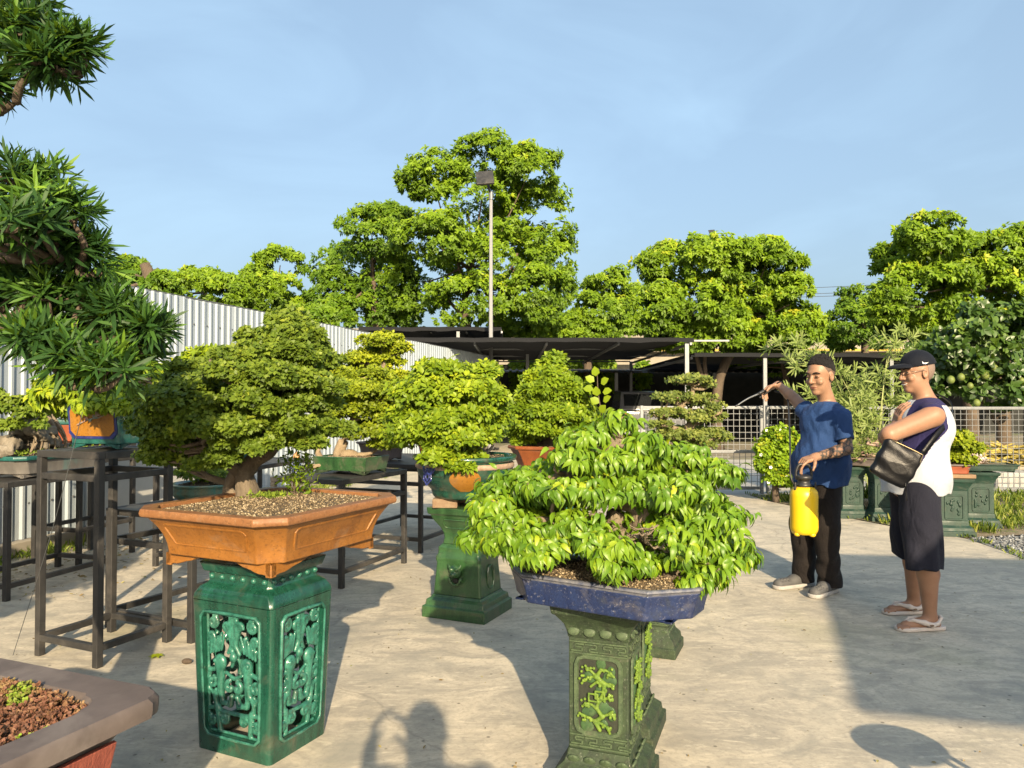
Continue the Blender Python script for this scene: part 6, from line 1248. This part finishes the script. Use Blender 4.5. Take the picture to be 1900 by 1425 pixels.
def eyes_brows(t, P, hr, c, dark, brow=(.02, .015, .012), smile=True, teeth=False):
    for q in (-1, 1):
        e = MB(); e.lathe([(.001, -.004), (.009, -.002), (.010, 0), (.009, .002), (.001, .004)], 10)
        o = SDF((-.02,)*3, (.02,)*3, .003).ell((0, 0, 0), (.0125*c, .006*c, .0035*c), None, 0).build('eye', dark, t); o.location = P(q*.034, .0835, .011); o.rotation_mode = 'QUATERNION'; o.rotation_quaternion = Matrix([list(r) for r in hr]).to_quaternion()
        b = MB().tube([P(q*.014, .0925, .032), P(q*.034, .091, .038), P(q*.054, .076, .032)], [.0035*c, .005*c, .003*c], 6).build('eyebrow', dark, t, smooth=True)
    MB().tube([P(-.026, .082, -.056), P(-.012, .0905, -.062), P(.012, .0905, -.062), P(.026, .082, -.056)], [.002*c, .0032*c, .002*c], 6).build('mouth', pmat('lip', (.22, .075, .055), None, 9, .5, 0) if not teeth else pmat('teeth', (.62, .58, .52), None, 9, .4, 0), t, smooth=True)

# ---- man spraying, blue T-shirt
D1 = 5.6; base1 = Vector((at(1515, 1090, D1).x, D1, 0))
def J1(px, py, dy): return np.array(at(px, py, D1+dy)-base1)
def G1(px, dy, z): p = at(px, 1000, D1+dy)-base1; return V3(p.x, p.y, z)
m1 = thing('person', 'person in a blue T-shirt and black trousers spraying the bonsai, yellow tank in hand', 'person', base1)
J = dict(f=V3(-.72, -.69, 0), chest=J1(1531, 790, 0), belly=J1(1527, 845, 0), pelvis=G1(1521, 0, .90), neckb=J1(1537, 752, .02), head=J1(1522, 699, -.01), hf=V3(-.80, -.50, -.34), hu=V3(-.12, -.10, 1),
    lsh=J1(1561, 775, -.13), lel=J1(1571, 833, -.19), lwr=J1(1513, 848, -.30), rsh=J1(1502, 770, .12), rel=J1(1474, 740, .30), rwr=J1(1444, 714, .46),
    lhip=G1(1536, -.07, .86), lkn=G1(1533, -.14, .48), lan=G1(1537, -.13, .085), lto=G1(1508, -.27, .02), rhip=G1(1504, .06, .86), rkn=G1(1490, .04, .48), ran=G1(1489, .07, .085), rto=G1(1440, -.02, .02))
s1, P1h, hr1, fr1 = human(J, headsc=1.13); f_, sd_, up_ = fr1
hand(s1, J['lwr'], J1(1488, 856, -.32)-J['lwr'], V3(0.05, .25, -1), V3(-.4, -.6, .5), 1.0, .03, 1.0, [.55, 1.0, 1.05, 1.05])
hand(s1, J['rwr'], J1(1421, 722, .50)-J['rwr'], V3(-.1, -.2, -1), V3(-.3, -.9, .1), .95, .03, 1.0, [.7, 1.0, 1.05, 1.05])
V, Q = s1.mesh(); sg = J['lwr']-J['lel']; tq = np.clip(((V-J['lel'])@sg)/(sg@sg), -.3, 1.3); dist = np.linalg.norm(V-J['lel']-np.clip(tq, 0, 1)[:, None]*sg, axis=1); up_arm = np.linalg.norm(V-J['lel'], axis=1) < .12
tat = (((dist < .075) & (tq < .93)) | up_arm).astype(float)
mesh_np('body', V, Q, skin_mat('skin_tattooed', (.275, .158, .098), (.23, .124, .074), True), m1, True, tat)
dark = pmat('black_hair', (.0015, .0013, .0013), (.0025, .002, .002), 60, 1.0, .5, .002)
eyes_brows(m1, P1h, hr1, 1.13, dark)
# hair: short, faded sides
sh_ = SDF(J['head']-.16, J['head']+.18, .0045); sh_.ell(P1h(0, -.014, .037), (.0885, .1115, .1140), hr1, .0); sh_.ell(P1h(0, -.010, .060), (.080, .102, .098), hr1, .01); sh_.ell(P1h(0, .112, .028), (.086, .076, .086), hr1, .006, 'sub'); sh_.cut(P1h(0, .0, .056), hr1 @ V3(0, .55, -1.0)); sh_.warp(lambda P: .0045*wob(P, 190, 1)-.002); sh_.build('hair', dark, m1)
fd_ = SDF(J['head']-.16, J['head']+.18, .0045); fd_.ell(P1h(0, -.016, .038), (.0872, .1092, .1110), hr1, .0); fd_.cut(P1h(0, .035, .05), hr1 @ V3(0, 1, -.35)); fd_.cut(P1h(0, -.05, -.005), hr1 @ V3(0, .45, -1.0)); fd_.build('faded_hair', pmat('shaved_hair', (.115, .072, .05), (.065, .042, .032), 200, .7, .3, .001), m1)
n_ = 900; u_ = rdir(n_); u_[:, 2] = np.abs(u_[:, 2])*.9+.12; u_ = nrm(u_); u_ = u_[(u_[:, 2] > .35+.55*np.clip(u_[:, 1]+.2, 0, 1))]; ctr = P1h(0, -.014, .058); hp0 = ctr+(u_*np.array([.0840, .1040, .096])) @ hr1.T
leaves('hair_strands', 'blade', hp0, (u_ @ hr1.T)+rng.normal(0, .25, u_.shape)+hr1[:, 2]*.5, rdir(len(u_)), rng.uniform(.006, .016, len(u_)), dark, m1, None, 2.2)['kind'] = 'stuff'
# T-shirt
rot = np.stack([sd_, f_, up_], 1); blue = cloth('blue_jersey', (.020, .052, .150), (.014, .038, .115), .65, .55, 8)
s = SDF(J['pelvis']-V3(.36, .36, .25), V3(.42, .42, 0)+J['neckb']+V3(0, 0, .12), .0055); dl = .020
s.ell(J['chest'], (.168+dl, .118+dl, .19), rot, .03).ell(J['belly'], (.156+dl, .124+dl, .19), rot, .06); capcone(s, J['belly'], V3(J['pelvis'][0], J['pelvis'][1], .765), .165, .200, .06, False, True)
for q in 'lr':
    sh, el = J[q+'sh'], J[q+'el']; s.cone(J['neckb']-up_*.045, sh, .060, .060, .04); e = sh+(el-sh)*(.72 if q == 'l' else .42); capcone(s, sh, e, .066, .072, .02)
s.ell(J['pelvis']+up_*.02, (.205, .172, .17), rot, .05); s.cut(V3(0, 0, .768), (0, 0, -1)); s.cone(J['neckb']+up_*.005, J['neckb']+up_*.10-unit(J['hu'])*.0+f_*.02, .062, .085, .01, 'sub')
hang = lambda P: .0085*np.sin((P@sd_)*46+3*np.sin(P[..., 2]*9)+P[..., 2]*14)*np.clip((1.25-P[..., 2])*2.2, 0, 1)+.006*wob(P, 17, 3)+.0045*wob(P, 36, 1)
s.warp(hang); s.build('t_shirt', blue, m1)
# trousers
blk = cloth('black_trousers', (.012, .010, .010), (.018, .015, .014), .75, .6, 8)
s = SDF(V3(-.42, -.50, -.01), V3(.42, .42, 1.05), .006); s.ell(J['pelvis'], (.175, .135, .14), rot, .04)
for q in 'lr':
    h, kn, an = J[q+'hip'], J[q+'kn'], J[q+'an']; fd = unit((J[q+'to']-an)*V3(1, 1, 0)); s.cone(h, kn, .108, .092, .03); capcone(s, kn, V3(an[0], an[1], .055)-fd*.012, .090, .078, .03)
s.warp(lambda P: .007*np.sin(P[..., 2]*34+6*wob(P, 5, 2))*np.clip((.42-P[..., 2])*4, 0, 1)+.006*wob(P, 15, 6)); s.build('trousers', blk, m1)
# clogs
clog = pmat('grey_rubber_clog', (.075, .075, .075), (.055, .055, .056), 14, .7, .2); sole = pmat('pale_rubber_sole', (.34, .33, .31), (.26, .25, .24), 14, .75, .2)
def clogs(t, J, ground=0):
    for q in 'lr':
        an, to = J[q+'an'], J[q+'to']; fd = unit((to-an)*V3(1, 1, 0)); sf = np.cross(fd, up_); A0 = V3(an[0], an[1], 0); hl = A0-fd*.055; tl = V3(to[0], to[1], 0)+fd*.02; mid = (hl+tl)/2
        s = SDF(np.minimum(hl, tl)-V3(.09, .09, .005), np.maximum(hl, tl)+V3(.09, .09, .14), .005)
        s.cone(hl+up_*.045, tl-fd*.045+up_*.030, .041, .044, .02).ell(A0+fd*.08+up_*.060, (.045, .045, .036), None, .025)
        s.cone(A0+up_*.075, A0+up_*.17, .040, .05, .01, 'sub')
        for i in range(3):
            for j in (-1, 0, 1): p = tl-fd*(.05+.028*i)+sf*j*.026; s.cone(p+up_*.06, p+up_*.12, .0065, .0065, .002, 'sub')
        for i in range(4):
            for j in (-1, 1): p = tl-fd*(.04+.030*i)+sf*j*.05+up_*.05; s.ell(p, (.011, .011, .009), None, .003, 'sub')
        s.cut(V3(0, 0, .027), (0, 0, -1)); c = s.build('clog', clog, t)
        s = SDF(np.minimum(hl, tl)-V3(.09, .09, .005), np.maximum(hl, tl)+V3(.09, .09, .06), .005); s.cone(hl+up_*.02, tl-fd*.05+up_*.02, .047, .056, .01); s.cut(V3(0, 0, .030), (0, 0, 1)); s.cut(V3(0, 0, .001), (0, 0, -1)); s.build('sole', sole, c)
clogs(m1, J)
tag(MB().tube([J['rwr']+(J['rwr']-J['rel'])*.0+np.array([.0, .0, .0])+base1]*2, [.03, .03], 10).build('tmp')) if False else None
wd_ = unit(J['rwr']-J['rel']); u1 = unit(np.cross(wd_, V3(.1, .2, 1))); u2 = np.cross(wd_, u1); ring = [J['rwr']-wd_*.01+(u1*math.cos(a)+u2*math.sin(a))*.034 for a in np.linspace(0, 6.283, 15)]
MB().tube(ring, [.0065, .0065], 6, res=1).build('wristband', dark, m1, smooth=True)
# ---- sprayer: tank, pump head, hose, wand
hp_ = Vector(J1(1488, 862, -.325))+base1; tk = Vector((hp_.x+.012, hp_.y, 0)); zt = at(1493, 903, tk.y).z; zb = at(1493, 991, tk.y).z
spr = thing('pressure_sprayer', 'yellow pump pressure sprayer hanging from the left hand of the spraying person', 'sprayer', (tk.x, tk.y, zb)); Ht = zt-zb; rt_ = .094
yp = pmat('yellow_plastic', (.66, .44, .008), (.60, .40, .006), 5, .4, .05); bp = pmat('black_plastic', (.014, .014, .015), (.022, .022, .022), 20, .45, .1)
MB().lathe([(.05, 0), (rt_*.86, .006), (rt_*.97, .03), (rt_, .05), (rt_*.985, Ht*.5), (rt_, Ht*.80), (rt_*.97, Ht*.9), (rt_*.80, Ht*.97), (rt_*.6, Ht)], 36).build('tank', yp, spr, smooth=True)
for i in range(4): a = i*math.pi/2+.5; o = SDF((-.03, -.03, -.02), (.03, .03, .03), .004).ell((0, 0, .004), (.022, .022, .016), None, 0).build('foot', yp, spr); o.location = (math.cos(a)*rt_*.74, math.sin(a)*rt_*.74, .002)
MB().lathe([(.050, Ht-.004), (.052, Ht+.02), (.042, Ht+.025), (.040, Ht+.05), (.056, Ht+.055), (.058, Ht+.075), (.045, Ht+.08), (.02, Ht+.085)], 24).build('pump_head', bp, spr, smooth=True)
hz_ = hp_.z-zb; MB().tube([(-.05, 0, Ht+.05), (-.054, 0, Ht+.10), (-.035, 0, hz_-.005), (0, 0, hz_), (.035, 0, hz_-.005), (.054, 0, Ht+.10), (.05, 0, Ht+.05)], [.010, .009, .010, .012, .010, .009, .010], 8).build('handle', bp, spr, smooth=True)
for s_ in (-1, 1): MB().tube([(s_*.07, -.03, Ht-.02), (s_*.07, -.03, Ht+.035)], [.008, .006], 7).build('strap_lug', bp, spr, smooth=True)
hn = Vector(J1(1430, 719, .49))+base1; og = Vector(spr.location); nz_ = at(1368, 752, D1+.40)-og
MB().tube([Vector((-.062, -.02, Ht+.0)), Vector((-.10, -.02, Ht+.08)), at(1466, 830, D1-.22)-og, at(1464, 770, D1+.1)-og, at(1459, 735, D1+.38)-og, hn+Vector((.03, 0, -.03))-og], [.0062, .0062], 7).build('hose', bp, spr, smooth=True)
g0 = hn-og; g1 = at(1407, 731, D1+.46)-og; MB().tube([g0+Vector((.05, .02, .012)), g0, g1], [.012, .015, .012], 9).build('grip', bp, spr, smooth=True)
MB().bar(g0+Vector((0, 0, -.02)), g0.lerp(g1, .9)+Vector((0, 0, -.035)), .010, .012).build('trigger', bp, spr, bevel=.002)
MB().tube([g1, g1.lerp(nz_, .5)+Vector((0, 0, .008)), nz_], [.0065, .006, .005], 8).build('wand', M['galv'], spr, smooth=True); MB().tube([nz_, nz_+(nz_-g1).normalized()*.02], [.009, .006], 8).build('nozzle', bp, spr, smooth=True)

# ---- man with crossed arms, cap and shoulder bag
D2 = 4.72; base2 = Vector((at(1705, 1150, D2).x, D2, 0))
def J2(px, py, dy): return np.array(at(px, py, D2+dy)-base2)
def G2(px, dy, z): p = at(px, 1000, D2+dy)-base2; return V3(p.x, p.y, z)
m2 = thing('person', 'person in a white and navy sleeveless top, dark shorts and cap with arms crossed', 'person', base2)
K = dict(f=V3(-.985, -.17, 0), chest=J2(1716, 792, 0), belly=J2(1703, 858, 0), pelvis=G2(1697, 0, .89), neckb=J2(1718, 744, 0), head=J2(1700, 694, 0), hf=V3(-.99, -.10, -.06), hu=V3(-.06, 0, 1),
    lsh=J2(1731, 772, -.19), lel=J2(1650, 806, -.24), lwr=J2(1674, 790, 0), rsh=J2(1702, 770, .19), rel=J2(1645, 812, .12), rwr=J2(1661, 792, -.10),
    lhip=G2(1706, -.10, .86), lkn=G2(1712, -.14, .47), lan=G2(1724, -.11, .085), lto=G2(1664, -.13, .02), rhip=G2(1688, .10, .86), rkn=G2(1688, .16, .47), ran=G2(1694, .24, .085), rto=G2(1640, .22, .02))
s2, P2h, hr2, fr2 = human(K, fat=1.22, arm=1.16); f2, sd2, up2 = fr2
hand(s2, K['rwr'], J2(1667, 766, -.135)-K['rwr'], V3(.8, .1, -.3), V3(.2, -.2, -.6), .35, .03, .95)
hand(s2, K['lwr'], J2(1690, 778, .12)-K['lwr'], V3(.4, .2, -.6), V3(-.4, .2, .8), .4, .03, .95)
skin2 = skin_mat('skin_plain', (.275, .152, .095), (.23, .120, .072)); s2.build('body', skin2, m2)
eyes_brows(m2, P2h, hr2, 1.0, dark, teeth=True)
# shaved sides below the cap
fd_ = SDF(K['head']-.16, K['head']+.18, .0045); fd_.ell(P2h(0, -.016, .034), (.0785, .0985, .099), hr2, .0); fd_.cut(P2h(0, -.025, .05), hr2 @ V3(0, 1, -.2)); fd_.cut(P2h(0, -.05, -.04), hr2 @ V3(0, .35, -1.0)); fd_.build('faded_hair', pmat('grey_shaved_hair', (.14, .10, .08), (.20, .14, .11), 200, .7, .3, .001), m2)
rot = np.stack([sd2, f2, up2], 1); s = SDF(K['pelvis']-V3(.34, .36, .2), K['neckb']+V3(.36, .40, .06), .0055); dl = .016
s.ell(K['chest'], (.168+dl, .137+dl, .195), rot, .03).ell(K['belly'], (.160+dl, .135+dl, .20), rot, .06); capcone(s, K['belly'], V3(K['pelvis'][0]+.01, K['pelvis'][1], .80), .165, .190, .06)
for q in 'lr': s.cone(K['neckb']-up2*.04, K[q+'sh']+up2*.005+(K['neckb']-K[q+'sh'])*.06, .062, .066, .04)
for q in 'lr':
    sh, el = K[q+'sh'], K[q+'el']; ud = unit(el-sh); s.cone(sh+ud*.062, el, .062, .066, .008, 'sub')
s.ell(K['pelvis']+up2*.02, (.228, .178, .17), rot, .05); s.cut(V3(0, 0, .818), (0, 0, -1)); s.cone(K['neckb']+up2*.0, K['neckb']+up2*.09+f2*.03, .064, .085, .01, 'sub')
s.warp(lambda P: .005*np.sin((P@sd2)*38+P[..., 2]*16+3*np.sin(P[..., 2]*8))*np.clip((1.2-P[..., 2])*2.2, 0, 1)+.004*wob(P, 16, 3)); V, Q = s.mesh()
def in_poly_np(X, Z, poly):
    c = np.zeros(len(X), bool); n = len(poly)
    for i in range(n):
        (x1, y1), (x2, y2) = poly[i], poly[i-1]; k = ((y1 > Z) != (y2 > Z)) & (X < (x2-x1)*(Z-y1)/((y2-y1) or 1e-9)+x1); c ^= k
    return c
poly = [(p[0], p[2]) for p in (J2(*q, -.19) for q in ((1690, 748), (1706, 730), (1735, 728), (1752, 748), (1760, 775), (1762, 796), (1738, 824), (1704, 868), (1694, 838), (1684, 800)))]
near = (V-K['chest'])@(-sd2) > .02; nav = in_poly_np(V[:, 0], V[:, 2], poly) & near; yoke = (V[:, 2] > J2(1715, 752, 0)[2]) & ((V-K['chest'])@f2 < .05)
mesh_np('sleeveless_top', V, Q, cloth('white_jersey', (.42, .44, .48), (.39, .41, .45), .8, .5, 8, mask=(.022, .020, .075)), m2, True, (nav | yoke).astype(float))
# shorts
s = SDF(V3(-.40, -.42, .2), V3(.40, .46, 1.05), .006); s.ell(K['pelvis'], (.165, .140, .12), rot, .04)
for q in 'lr':
    h, kn = K[q+'hip'], K[q+'kn']; e = h+(kn-h)*1.22; e[2] = .375 if q == 'l' else .40; capcone(s, h, e, .118, .106, .05)
s.warp(lambda P: .006*np.sin(P[..., 0]*40+P[..., 2]*18+4*wob(P, 6, 2))*np.clip((.8-P[..., 2])*3, 0, 1)+.005*wob(P, 14, 6)); s.build('shorts', cloth('charcoal_shorts', (.012, .013, .022), (.016, .017, .027), .8, .55, 9), m2)
# sandals
sand = pmat('cream_sandal', (.50, .44, .40), (.45, .40, .36), 12, .6, .1); badge = pmat('brown_badge', (.12, .07, .04), None, 9, .5, 0)
for q in 'lr':
    an, to = K[q+'an'], K[q+'to']; fd = unit((to-an)*V3(1, 1, 0)); sf = np.cross(fd, up2); A0 = V3(an[0], an[1], 0); hl = A0-fd*.055; tl = V3(to[0], to[1], 0)+fd*.012; lo, hi = np.minimum(hl, tl)-V3(.09, .09, .006), np.maximum(hl, tl)+V3(.09, .09, .13)
    s = SDF(lo, hi, .005); s.cone(hl+up2*.012, tl-fd*.05+up2*.012, .040, .052, .01); s.cut(V3(0, 0, .024), (0, 0, 1)); s.cut(V3(0, 0, .001), (0, 0, -1)); so = s.build('sandal', sand, m2)
    s = SDF(lo, hi, .0045); br = tl-fd*.11
    for j in (-1, 1): s.chain([tl-fd*.055+up2*.040+sf*.012, br+fd*.012+up2*.066+sf*j*.020, br-fd*.045+up2*.055+sf*j*.046, A0+fd*.02+up2*.040+sf*j*.050, hl+fd*.035+up2*.045+sf*j*.042, hl-fd*.004+up2*.072+sf*j*.02, hl-fd*.010+up2*.076], [.007, .010, .015, .014, .011, .010, .010], .008)
    s.chain([hl+up2*.02+sf*.02, hl-fd*.004+up2*.05], [.012, .010], .01); s.build('strap', sand, so)
    o = SDF((-.02,)*3, (.02,)*3, .003).ell((0, 0, 0), (.014, .006, .007), None, 0).build('badge', badge, so); o.location = A0+fd*.03-sf*.0+up2*.042+np.cross(up2, fd)*0+sf*.064*(1 if sf[1] < 0 else -1); o.rotation_euler = (0, 0, math.atan2(fd[1], fd[0]))
# cap, glasses (worn things rest on the person)
Hc = Vector(K['head'])+base2; cp = thing('baseball_cap', 'black baseball cap with a small white tick mark worn by the second person', 'cap', Hc); pl_ = lambda a, b, z: (P2h(a, b, z)-K['head'])
black = cloth('black_twill', (.0045, .006, .011), (.006, .008, .014), .75, .15, 20)
s = SDF((-.16, -.16, -.08), (.16, .16, .2), .0045); s.ell(pl_(0, -.014, .050), (.089, .110, .102), hr2, .0); s.cut(pl_(0, 0, .050), hr2 @ V3(0, -.10, -1)); s.build('crown', black, cp, True)
s = SDF((-.26, -.16, -.06), (.16, .16, .16), .0045); s.ell(pl_(0, .082, .044), (.078, .100, .026), hr2, .0); s.ell(pl_(0, .08, .018), (.10, .13, .030), hr2, .0, 'sub'); s.cut(pl_(0, .066, .05), hr2 @ V3(0, -1, .25)); s.build('brim', black, cp)
s = SDF((-.16, -.2, -.05), (.16, .16, .16), .003); sdx = pl_(-1, 0, 0); off = lambda b, z: pl_(-1*(.0895*math.sqrt(max(.01, 1-((b+.014)/.110)**2-((z-.05)/.102)**2))), b, z)
s.chain([off(.012, .075), off(.008, .063), off(-.004, .061), off(-.030, .068)], [.0022, .0040, .0044, .0014], .003); s.build('tick_mark', pmat('white_stitch', (.8, .8, .8), None, 9, .6, 0), cp)
MB().tube([pl_(0, -.014, .150), pl_(0, -.014, .156)], [.009, .006], 8).build('button', black, cp, smooth=True)
gl = thing('eyeglasses', 'thin metal framed glasses worn by the person in the cap', 'glasses', Hc); gm = pmat('metal_frame', (.16, .14, .12), None, 9, .3, 0, metal=.8)
for q in (-1, 1):
    MB().tube([pl_(q*.034+.022*math.cos(a), .101-.004*abs(math.cos(a)), .008+.016*math.sin(a)) for a in np.linspace(0, 6.283, 17)], [.0016, .0016], 5, res=1).build('rim', gm, gl, smooth=True)
    MB().tube([pl_(q*.056, .098, .014), pl_(q*.079, .06, .016), pl_(q*.084, 0, .018), pl_(q*.084, -.02, .006)], [.0017, .0017], 5).build('temple', gm, gl, smooth=True)
MB().tube([pl_(-.012, .103, .012), pl_(.012, .103, .012)], [.0016, .0016], 5).build('bridge', gm, gl, smooth=True)
# bag
lea = N('black_leather'); lea.base((.004, .004, .005)); lea.set(rough=.36, spec=.3); v_ = lea.coord('Object'); lea.bump(lea.mix(.25, lea.noise(v_, 9, 4, .5, 1.5), lea.noise(v_, 220, 3, .6)), .35, .014); lea = lea.m
bc = at(1663, 858, D2-.27); bag = thing('shoulder_bag', 'black leather shoulder bag hanging at the second person’s hip'.replace('’', "'"), 'bag', bc, R(-14)); tl_ = R(27)
s = SDF((-.19, -.05, -.19), (.19, .05, .19), .005); Rm = np.array(Matrix.Rotation(tl_, 3, 'Y')); s.box((0, 0, 0), (.112, .028, .118), Rm, .024, .0); s.ell((0, -.02, -.02), (.10, .022, .10), Rm, .03); s.warp(lambda P: .004*wob(P, 22, 4)+.003*np.sin(P[..., 0]*40+P[..., 2]*55)); s.build('body', lea, bag)
q_ = Matrix.Rotation(tl_, 3, 'Y'); zp = pmat('zip_metal', (.25, .20, .12), None, 9, .35, 0, metal=.8)
MB().tube([q_ @ Vector(p) for p in ((-.085, -.026, .105), (.075, -.026, .105), (.102, -.026, .085), (.104, -.026, -.06))], [.0035, .0035], 6).build('zip', zp, bag, smooth=True)
MB().tube([q_ @ Vector((.09, -.026, -.085)), q_ @ Vector((.10, -.03, -.105)), (.047, -.02, -.17), (.050, -.02, -.22)], [.004, .004], 6).build('cord', lea, bag, smooth=True)
def ribbon(pts, nrms, w_):
    C, T = catmull(pts, 6); Nn, _ = catmull(nrms, 6); mb = MB(); rings = []
    for i, p in enumerate(C):
        d = (C[min(i+1, len(C)-1)]-C[max(0, i-1)]).normalized(); n = Nn[i].normalized(); x = d.cross(n).normalized(); n = x.cross(d); rings.append([p+x*w_/2+n*.002, p-x*w_/2+n*.002, p-x*w_/2-n*.002, p+x*w_/2-n*.002])
    return mb.loft(rings)
ob = Matrix.Rotation(R(14), 3, 'Z'); B = lambda px, py, dy: ob @ (at(px, py, D2+dy)-bc)
ribbon([B(1712, 842, -.25), B(1740, 805, -.215), B(1764, 776, -.12), B(1764, 748, .02), B(1735, 732, .09), B(1700, 742, .125), B(1678, 775, .06), B(1664, 812, -.17), B(1650, 816, -.25)], [ob @ Vector(v) for v in ((.3, -1, 0), (.5, -.8, .2), (.9, -.4, .2), (.9, 0, .5), (.2, 0, 1), (-.5, 0, .8), (-.9, 0, .2), (-.6, -.8, 0), (-.2, -1, 0))], .036).build('strap', lea, bag, smooth=True)
# ================================================================ BEHIND THE CAMERA: what shades the yard
# photographer holding up the phone
base3 = Vector((.22, -.46, 0)); m3 = thing('person', 'person standing behind the viewpoint holding up a phone to take the picture', 'person', base3)
K3 = dict(f=V3(0, 1, 0), chest=V3(0, 0, 1.22), belly=V3(0, 0, 1.02), pelvis=V3(0, 0, .88), neckb=V3(0, -.01, 1.38), head=V3(0, .02, 1.52), hf=V3(-.1, 1, -.05), hu=V3(0, 0, 1), lsh=V3(-.19, 0, 1.34), lel=V3(-.27, .16, 1.16), lwr=V3(-.20, .26, 1.38), rsh=V3(.19, 0, 1.34), rel=V3(.25, .16, 1.16), rwr=V3(-.06, .28, 1.38),
    lhip=V3(-.09, 0, .84), lkn=V3(-.11, .02, .46), lan=V3(-.13, -.02, .085), lto=V3(-.15, .15, .02), rhip=V3(.09, 0, .84), rkn=V3(.11, .02, .46), ran=V3(.13, -.02, .085), rto=V3(.15, .15, .02))
K3['lwr'] = V3(-.27, .24, 1.36); K3['rwr'] = V3(-.10, .24, 1.34)
s, P3h, hr3, fr3 = human(K3, .007); hand(s, K3['lwr'], V3(.1, .3, 1), V3(1, .2, 0), V3(.2, -1, .2), .5, .03, 1.0); hand(s, K3['rwr'], V3(-.1, .3, 1), V3(-1, .2, 0), V3(-.2, -1, .2), .5, .03, 1.0); s.build('body', skin2, m3); eyes_brows(m3, P3h, hr3, 1, dark)
sh_ = SDF(K3['head']-.16, K3['head']+.18, .006); sh_.ell(P3h(0, -.018, .04), (.086, .104, .106), hr3, 0); sh_.cut(P3h(0, .05, .07), hr3 @ V3(0, .8, -.6)); sh_.build('hair', dark, m3)
s = SDF((-.45, -.3, .7), (.45, .35, 1.45), .008); rot = np.stack([fr3[1], fr3[0], fr3[2]], 1); s.ell(K3['chest'], (.19, .14, .20), rot, .03).ell(K3['belly'], (.18, .14, .2), rot, .05); capcone(s, K3['belly'], V3(0, 0, .78), .16, .175, .05)
for q in 'lr': s.cone(K3['neckb']-V3(0, 0, .045), K3[q+'sh'], .062, .068, .04); capcone(s, K3[q+'sh'], K3[q+'sh']+(K3[q+'el']-K3[q+'sh'])*.7, .074, .076, .02)
s.cut(V3(0, 0, .785), (0, 0, -1)); s.build('t_shirt', cloth('grey_jersey', (.20, .20, .21)), m3)
s = SDF((-.4, -.3, 0), (.4, .3, 1.0), .008); s.ell(K3['pelvis'], (.175, .135, .14), rot, .04)
for q in 'lr': s.cone(K3[q+'hip'], K3[q+'kn'], .10, .082, .03); capcone(s, K3[q+'kn'], V3(K3[q+'an'][0], K3[q+'an'][1], .06), .082, .07, .02)
s.build('trousers', cloth('blue_denim', (.04, .06, .11)), m3); clogs(m3, K3)
# round stool right of the viewpoint, its shadow in view; unseen roof shaped to shade
rs = thing('round_stool', 'round-topped stool on four legs standing right of the viewpoint', 'stool', (1.74, 2.0, 0)); MB().lathe([(.15, .44), (.165, .445), (.17, .455), (.165, .468), (.14, .472)], 36).build('seat', pmat('red_plastic', (.45, .05, .04), None, 6, .4, 0), rs, smooth=True)
for sx in (-1, 1):
    for sy in (-1, 1): MB().tube([(sx*.10, sy*.10, .445), (sx*.15, sy*.15, 0)], [.013, .013], 8).build('leg', M['galv'], rs, smooth=True)
tg = math.tan(R(SUN_EL)); shv = Vector((-SUND.x, -SUND.y))/SUND.z      # ground shift of a shadow per metre of height
Hc_ = 2.7; G = [(1.55, 3.46), (2.30, 3.26), (6.5, 2.1), (8.2, 6.0), (2.62, 6.9), (2.02, 4.82)]; CP = [(x-shv.x*Hc_, y-shv.y*Hc_) for x, y in G]
rf = thing('shade_roof', 'unseen flat sheet metal roof on steel posts, shaped to shade the right of the yard', 'canopy', (0, 0, 0)); MB().loft([[(x, y, Hc_-.03) for x, y in CP], [(x, y, Hc_) for x, y in CP]]).build('roof', M['roofsheet'], rf)
for x, y in ((5.5, -1.5), (7.6, -2.5), (8.3, .2), (6.2, .6)): MB().box((x, y, Hc_/2-.02), (.09, .09, Hc_-.04)).build('post', M['galv'], rf)

# unseen potted trees added left of the viewpoint to shade the tables by the fence
for i, (x, y, hh) in enumerate(((-3.15, 1.9, .75), (-4.3, 2.6, .8), (-3.0, .2, .8))):
    metal_stand(('steel stand added out of view for a shading bonsai just left of the podocarpus tray', 'steel stand added out of view for a shading bonsai against the fence beside the viewpoint', 'steel stand added out of view for a shading bonsai left behind the viewpoint')[i], (x, y-.3), (-.9, .43), (.43, .9), .6, .6, hh, .1, .12)
    t = thing('potted_bonsai', ('leafy bonsai added out of view for its shade just left of the podocarpus tray', 'leafy bonsai added out of view for its shade against the fence beside the viewpoint', 'leafy bonsai added out of view for its shade left behind the viewpoint')[i], 'bonsai', (x-.15, y+.1, hh+.002), R(-25), 'potted bonsai in the yard')
    tray_pot(t, .7, .5, .18, .86, .06, .04, .03, M['g_rust'], M['g_rust'], .04, False, grit=0); X, Y, Z = t.location
    pads = [(np.array([X+random.uniform(-.5, .5), Y+random.uniform(-.4, .4), Z+random.uniform(.5, 1.15)]), np.array([.34, .3, .14])) for _ in range(12)]
    trunk_mesh(t, [[(X, Y, Z+.2), (X+.06, Y, Z+.5), (X-.04, Y, Z+.8), (X, Y, Z+1.1)]], [[.08, .05, .035, .01]], pads, M['woodpale']); crown_fan(t, pads, .22, 6, .05, M['fine'], 'oval', .3, .9, .9, .3)
